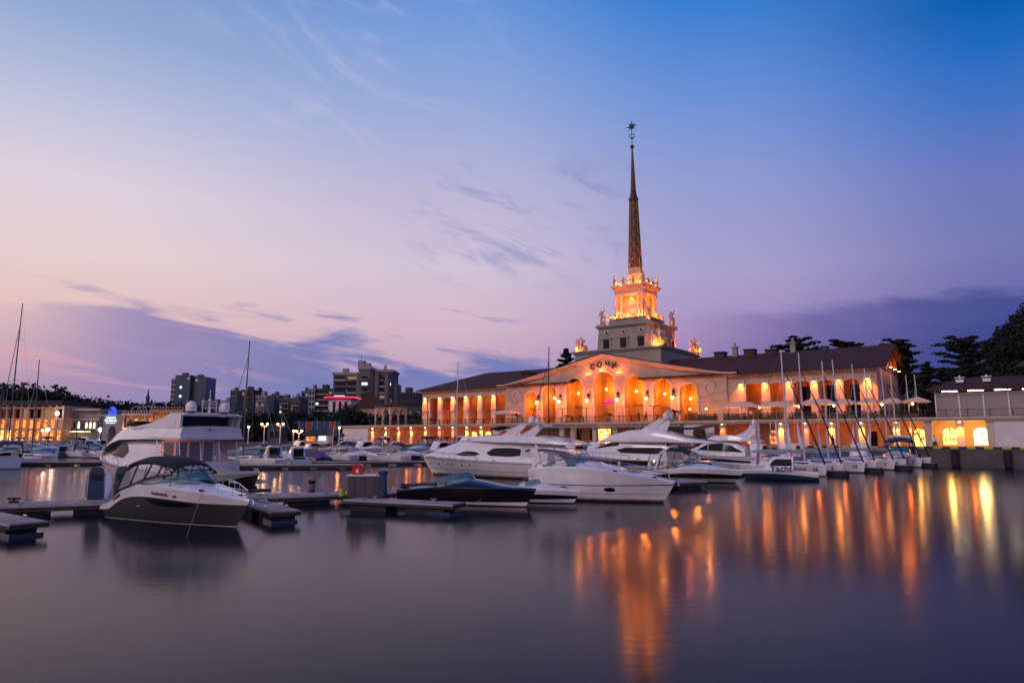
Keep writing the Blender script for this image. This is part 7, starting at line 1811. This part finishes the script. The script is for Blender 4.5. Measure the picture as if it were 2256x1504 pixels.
def colonnade(px0, px1, ytop, Y, label, col='stone_pale', e=140):
    xa, xb = at(px0,ytop,Y)[0], at(px1,ytop,Y)[0]; W_ = xb-xa; H = at(px0,ytop,Y)[2]-QZ
    r = thing('lit_colonnade', label, 'building', (xa,Y,QZ)); MB().use('plaster_pink').box(0,W_,2.5,14,0,H).build('wall', r); MB().use(col).box(-.3,W_+.3,-.3,14,H+.003,H+.8).build('cornice', r)
    b = MB().use(col); b.box(0,W_,0,2.49,H*.46,H*.52)
    for i in range(12): x = W_*i/11; b.box(x-.12,x+.12,.2,.5,H+.81,H+1.6)
    b.box(0,W_,.2,.5,H+1.61,H+1.75); b.build('balustrade', r)
    n = max(4, int(W_/2.6))
    for i in range(n+1): MB().use(col).lathe([(.4,H*.5),(.3,H*.55),(.28,H*.92),(.42,H)], (W_*i/n,.7,0), 8).build('column', r, smooth=True)
    for i in range(n): MB().use('win_warm' if i%2 else 'win_dim').box(W_*(i+.25)/n,W_*(i+.75)/n,2.4,2.48,H*.56,H*.88).build('window', r); MB().use('win_yellow').box(W_*(i+.2)/n,W_*(i+.8)/n,2.4,2.48,.4,H*.36).build('shop_front', r)
    for i in range(4): light('POINT', (W_*(.12+.25*i),-.6,H*.55), e, (1,.5,.2), parent=r, size=.4)
colonnade(270,334,915,240,'cream lit colonnade building right of the arched gate')
colonnade(333,402,908,215,'taller pinkish lit colonnade building just left of the yacht domes', 'plaster_pink', 200)
x0_, y0_, z0_ = at(330,905,214)
r = thing('roof_garden', 'round glazed roof pavilion with curved hoops on the cream colonnade', 'pavilion', (at(350,900,222)[0],222,at(350,906,222)[2]))
b = MB().use('glass_dark'); b.lathe([(2.4,0),(2.4,1.6),(1.6,2.6),(.3,3.0)], (0,0,0), 14); b.build('glass_dome', r, smooth=True)
b = MB().use('white_paint')
for k in range(3): b.tube([(-7+k*1.8+1.6*math.cos(math.pi*i/8), -.5, 1.6*math.sin(math.pi*i/8)) for i in range(9)], .08, 4)
b.build('hoop', r)
# waterside kiosks, canopy tents and banners in the middle distance
def kiosk(px0, px1, py, Y, label, m='plaster_white', roof='roof_dark', lit=None):
    xa, xb = at(px0,py,Y)[0], at(px1,py,Y)[0]; W_ = xb-xa; H = at(px0,py,Y)[2]-QZ; r = thing('kiosk', label, 'kiosk', (xa,Y,QZ)); MB().use(m).box(0,W_,0,4,0,H-.4).build('wall', r)
    b = MB().use(roof); b.add([(-.5,-.5,H-.4),(W_+.5,-.5,H-.4),(W_+.5,4.5,H-.4),(-.5,4.5,H-.4),(W_*.35,2,H+1.0),(W_*.65,2,H+1.0)], [(0,1,5,4),(2,3,4,5),(3,0,4),(1,2,5),(0,1,2,3)]); b.build('roof', r)
    MB().use(lit or 'glass_dark').box(W_*.15,W_*.85,-.05,-.01,H*.3,H*.7).build('counter_window', r)
kiosk(590,622,938,165,'small blue kiosk with a hipped roof behind the cabin boats','city_blue')
kiosk(672,698,955,150,'small kiosk with glowing orange letters, left of the white end block','plaster_pink',lit='win_warm')
kiosk(699,722,953,150,'small white kiosk with a blue screen, between the orange kiosk and the port arcade','plaster_white',lit='win_cold')
kiosk(726,748,956,156,'dark low kiosk against the white end block of the arcade','city_grey')
for i, (px, m) in enumerate(((665,'banner_blue'),(681,'banner_red'),(694,'banner_blue'),(706,'banner_blue'),(720,'banner_blue'),(733,'banner_red'),(745,'banner_blue'))):
    x, y, z = at(px, 928, 172); o = thing('banner', '%s vertical banner on a pole, %s in the row before the dark trees' % ('red' if 'red' in m else 'blue', ['first','second','third','fourth','fifth','sixth','last'][i]), 'banner', (x,y,QZ), R(10), 'banners on poles left of the arcade')
    h = z-QZ; MB().use(m).box(-.62,.62,-.03,.03,h-3.2,h).build('cloth', o); MB().use('alu').tube([(-.7,0,0),(-.7,0,h+.2)], .05, 5).build('pole', o)
def street_lamp(px, py, Y, label, m='lamp_warm', two=False, e=60, col=(1,.55,.25), s=.24):
    x, y, z = at(px, py, Y); h = z-QZ; r = thing('street_lamp', label, 'street lamp', (x,y,QZ), 0, 'street lamps along the waterfront')
    b = MB().use('white_paint'); b.tube([(0,0,0),(0,0,h-.3)], .08, 6)
    xs = (-.6,.6) if two else (0,)
    if two: b.tube([(-.6,0,h-.5),(.6,0,h-.5)], .05, 5)
    b.build('post', r)
    for q in xs: MB().use(m).ball((q,0,h), s, 10).build('globe', r); light('POINT', (q,-.8,h), e, col, parent=r, size=.2)
street_lamp(583,934,150,'tall street lamp with warm globes right of the blue mast', two=True, e=120)
street_lamp(618,934,158,'street lamp with one orange and one white globe before the dark trees', two=True)
street_lamp(647,949,160,'low warm street lamp left of the pair of orange globes', two=False)
street_lamp(659,949,156,'warm street lamp with twin orange globes near the banners', two=True)
street_lamp(105,946,235,'bright pinkish lamp before the lit mall', 'lamp_white', e=260, col=(1,.6,.5), s=.6)
street_lamp(94,948,236,'small orange lamp left of the bright one before the lit mall', s=.4)
street_lamp(126,910,248,'bright white lamp at the corner of the lit mall', 'lamp_white', e=200, s=.6)
street_lamp(221,946,232,'bright pink white lamp left of the arched gate', 'lamp_white', e=260, col=(1,.5,.5), s=.6)
street_lamp(274,951,228,'bright warm lamp in front of the cream colonnade', 'lamp_yellow', e=300, s=.55)
street_lamp(748,942,150,'warm lamp at the left end of the white end block', e=60)
street_lamp(548,940,140,'greenish white lamp beside the tall blue mast', 'lamp_white', e=50, s=.2)
# palms along the quay before the arcade
for i, (px, s) in enumerate(((952,1.3),(985,1.4),(1005,1.2),(1122,1.1),(1400,1.2),(1498,1.6),(1538,1.6))):
    k = (px-1128)/1504.0; v = -8.6; q = PO+PN*v; t = (k*.99*q.y-q.x)/(PD.x-k*.99*PD.y); p = q+PD*t
    palm((p.x,p.y,QZ), s, 'palm with arching fronds on the quay, %s' % ['before the left arcade columns','right of the first quay palm','left of the slim mast','beside the left arched screen','before the middle shop front','left of the right arched screen','right of the right arched screen'][i], 'palms along the quay', trunk=1.0, n=26, pot=False, seed=40+i)
for i, (px, py, Y, w) in enumerate(((775,885,215,6),(742,900,200,5),(800,905,225,6),(912,905,225,6),(640,925,215,6),(600,915,222,6),(690,915,225,6))):
    treeat(px, py, Y, w, 'dark leafy tree before the city skyline, %s' % ['below the red neon roof','left of the neon roof tower','behind the gazebo','right of the gazebo','behind the street lamps','right of the blue mast','behind the banners'][i], 60+i, kind=broad, n=16, group='dark trees before the city')
# umbrella tents on the quay (dark) and boats' canopies seen below the terrace
for u, lb, m in ((31.5,'wide dark green awning on the quay left of the middle pillars','canvas_dark'),(72.5,'pink awning on the quay beside the right arched screen','umbrella_cloth')):
    r = thing('quay_awning', lb, 'awning', PW(u,-9.4,QZ), PA); b = MB().use(m); rows = [[(x, y, 3.3-.5*(abs(x)/3.2)**1.6-.12*y) for y in (-1.5,0,1.5)] for x in (-3.2,-2,-.8,0,.8,2,3.2)]; b.grid(rows); b.build('canopy', r, smooth=True)
    b = MB().use('iron')
    for x in (-2.9,2.9):
        for y in (-1.3,1.3): b.tube([(x,y,0),(x,y,2.9)], .04, 4)
    b.build('post', r)
# report labels used twice
for k, v in LABELS.items():
    if len(v) > 1 and 'group' not in v[0]: print('DUP LABEL', k, len(v))
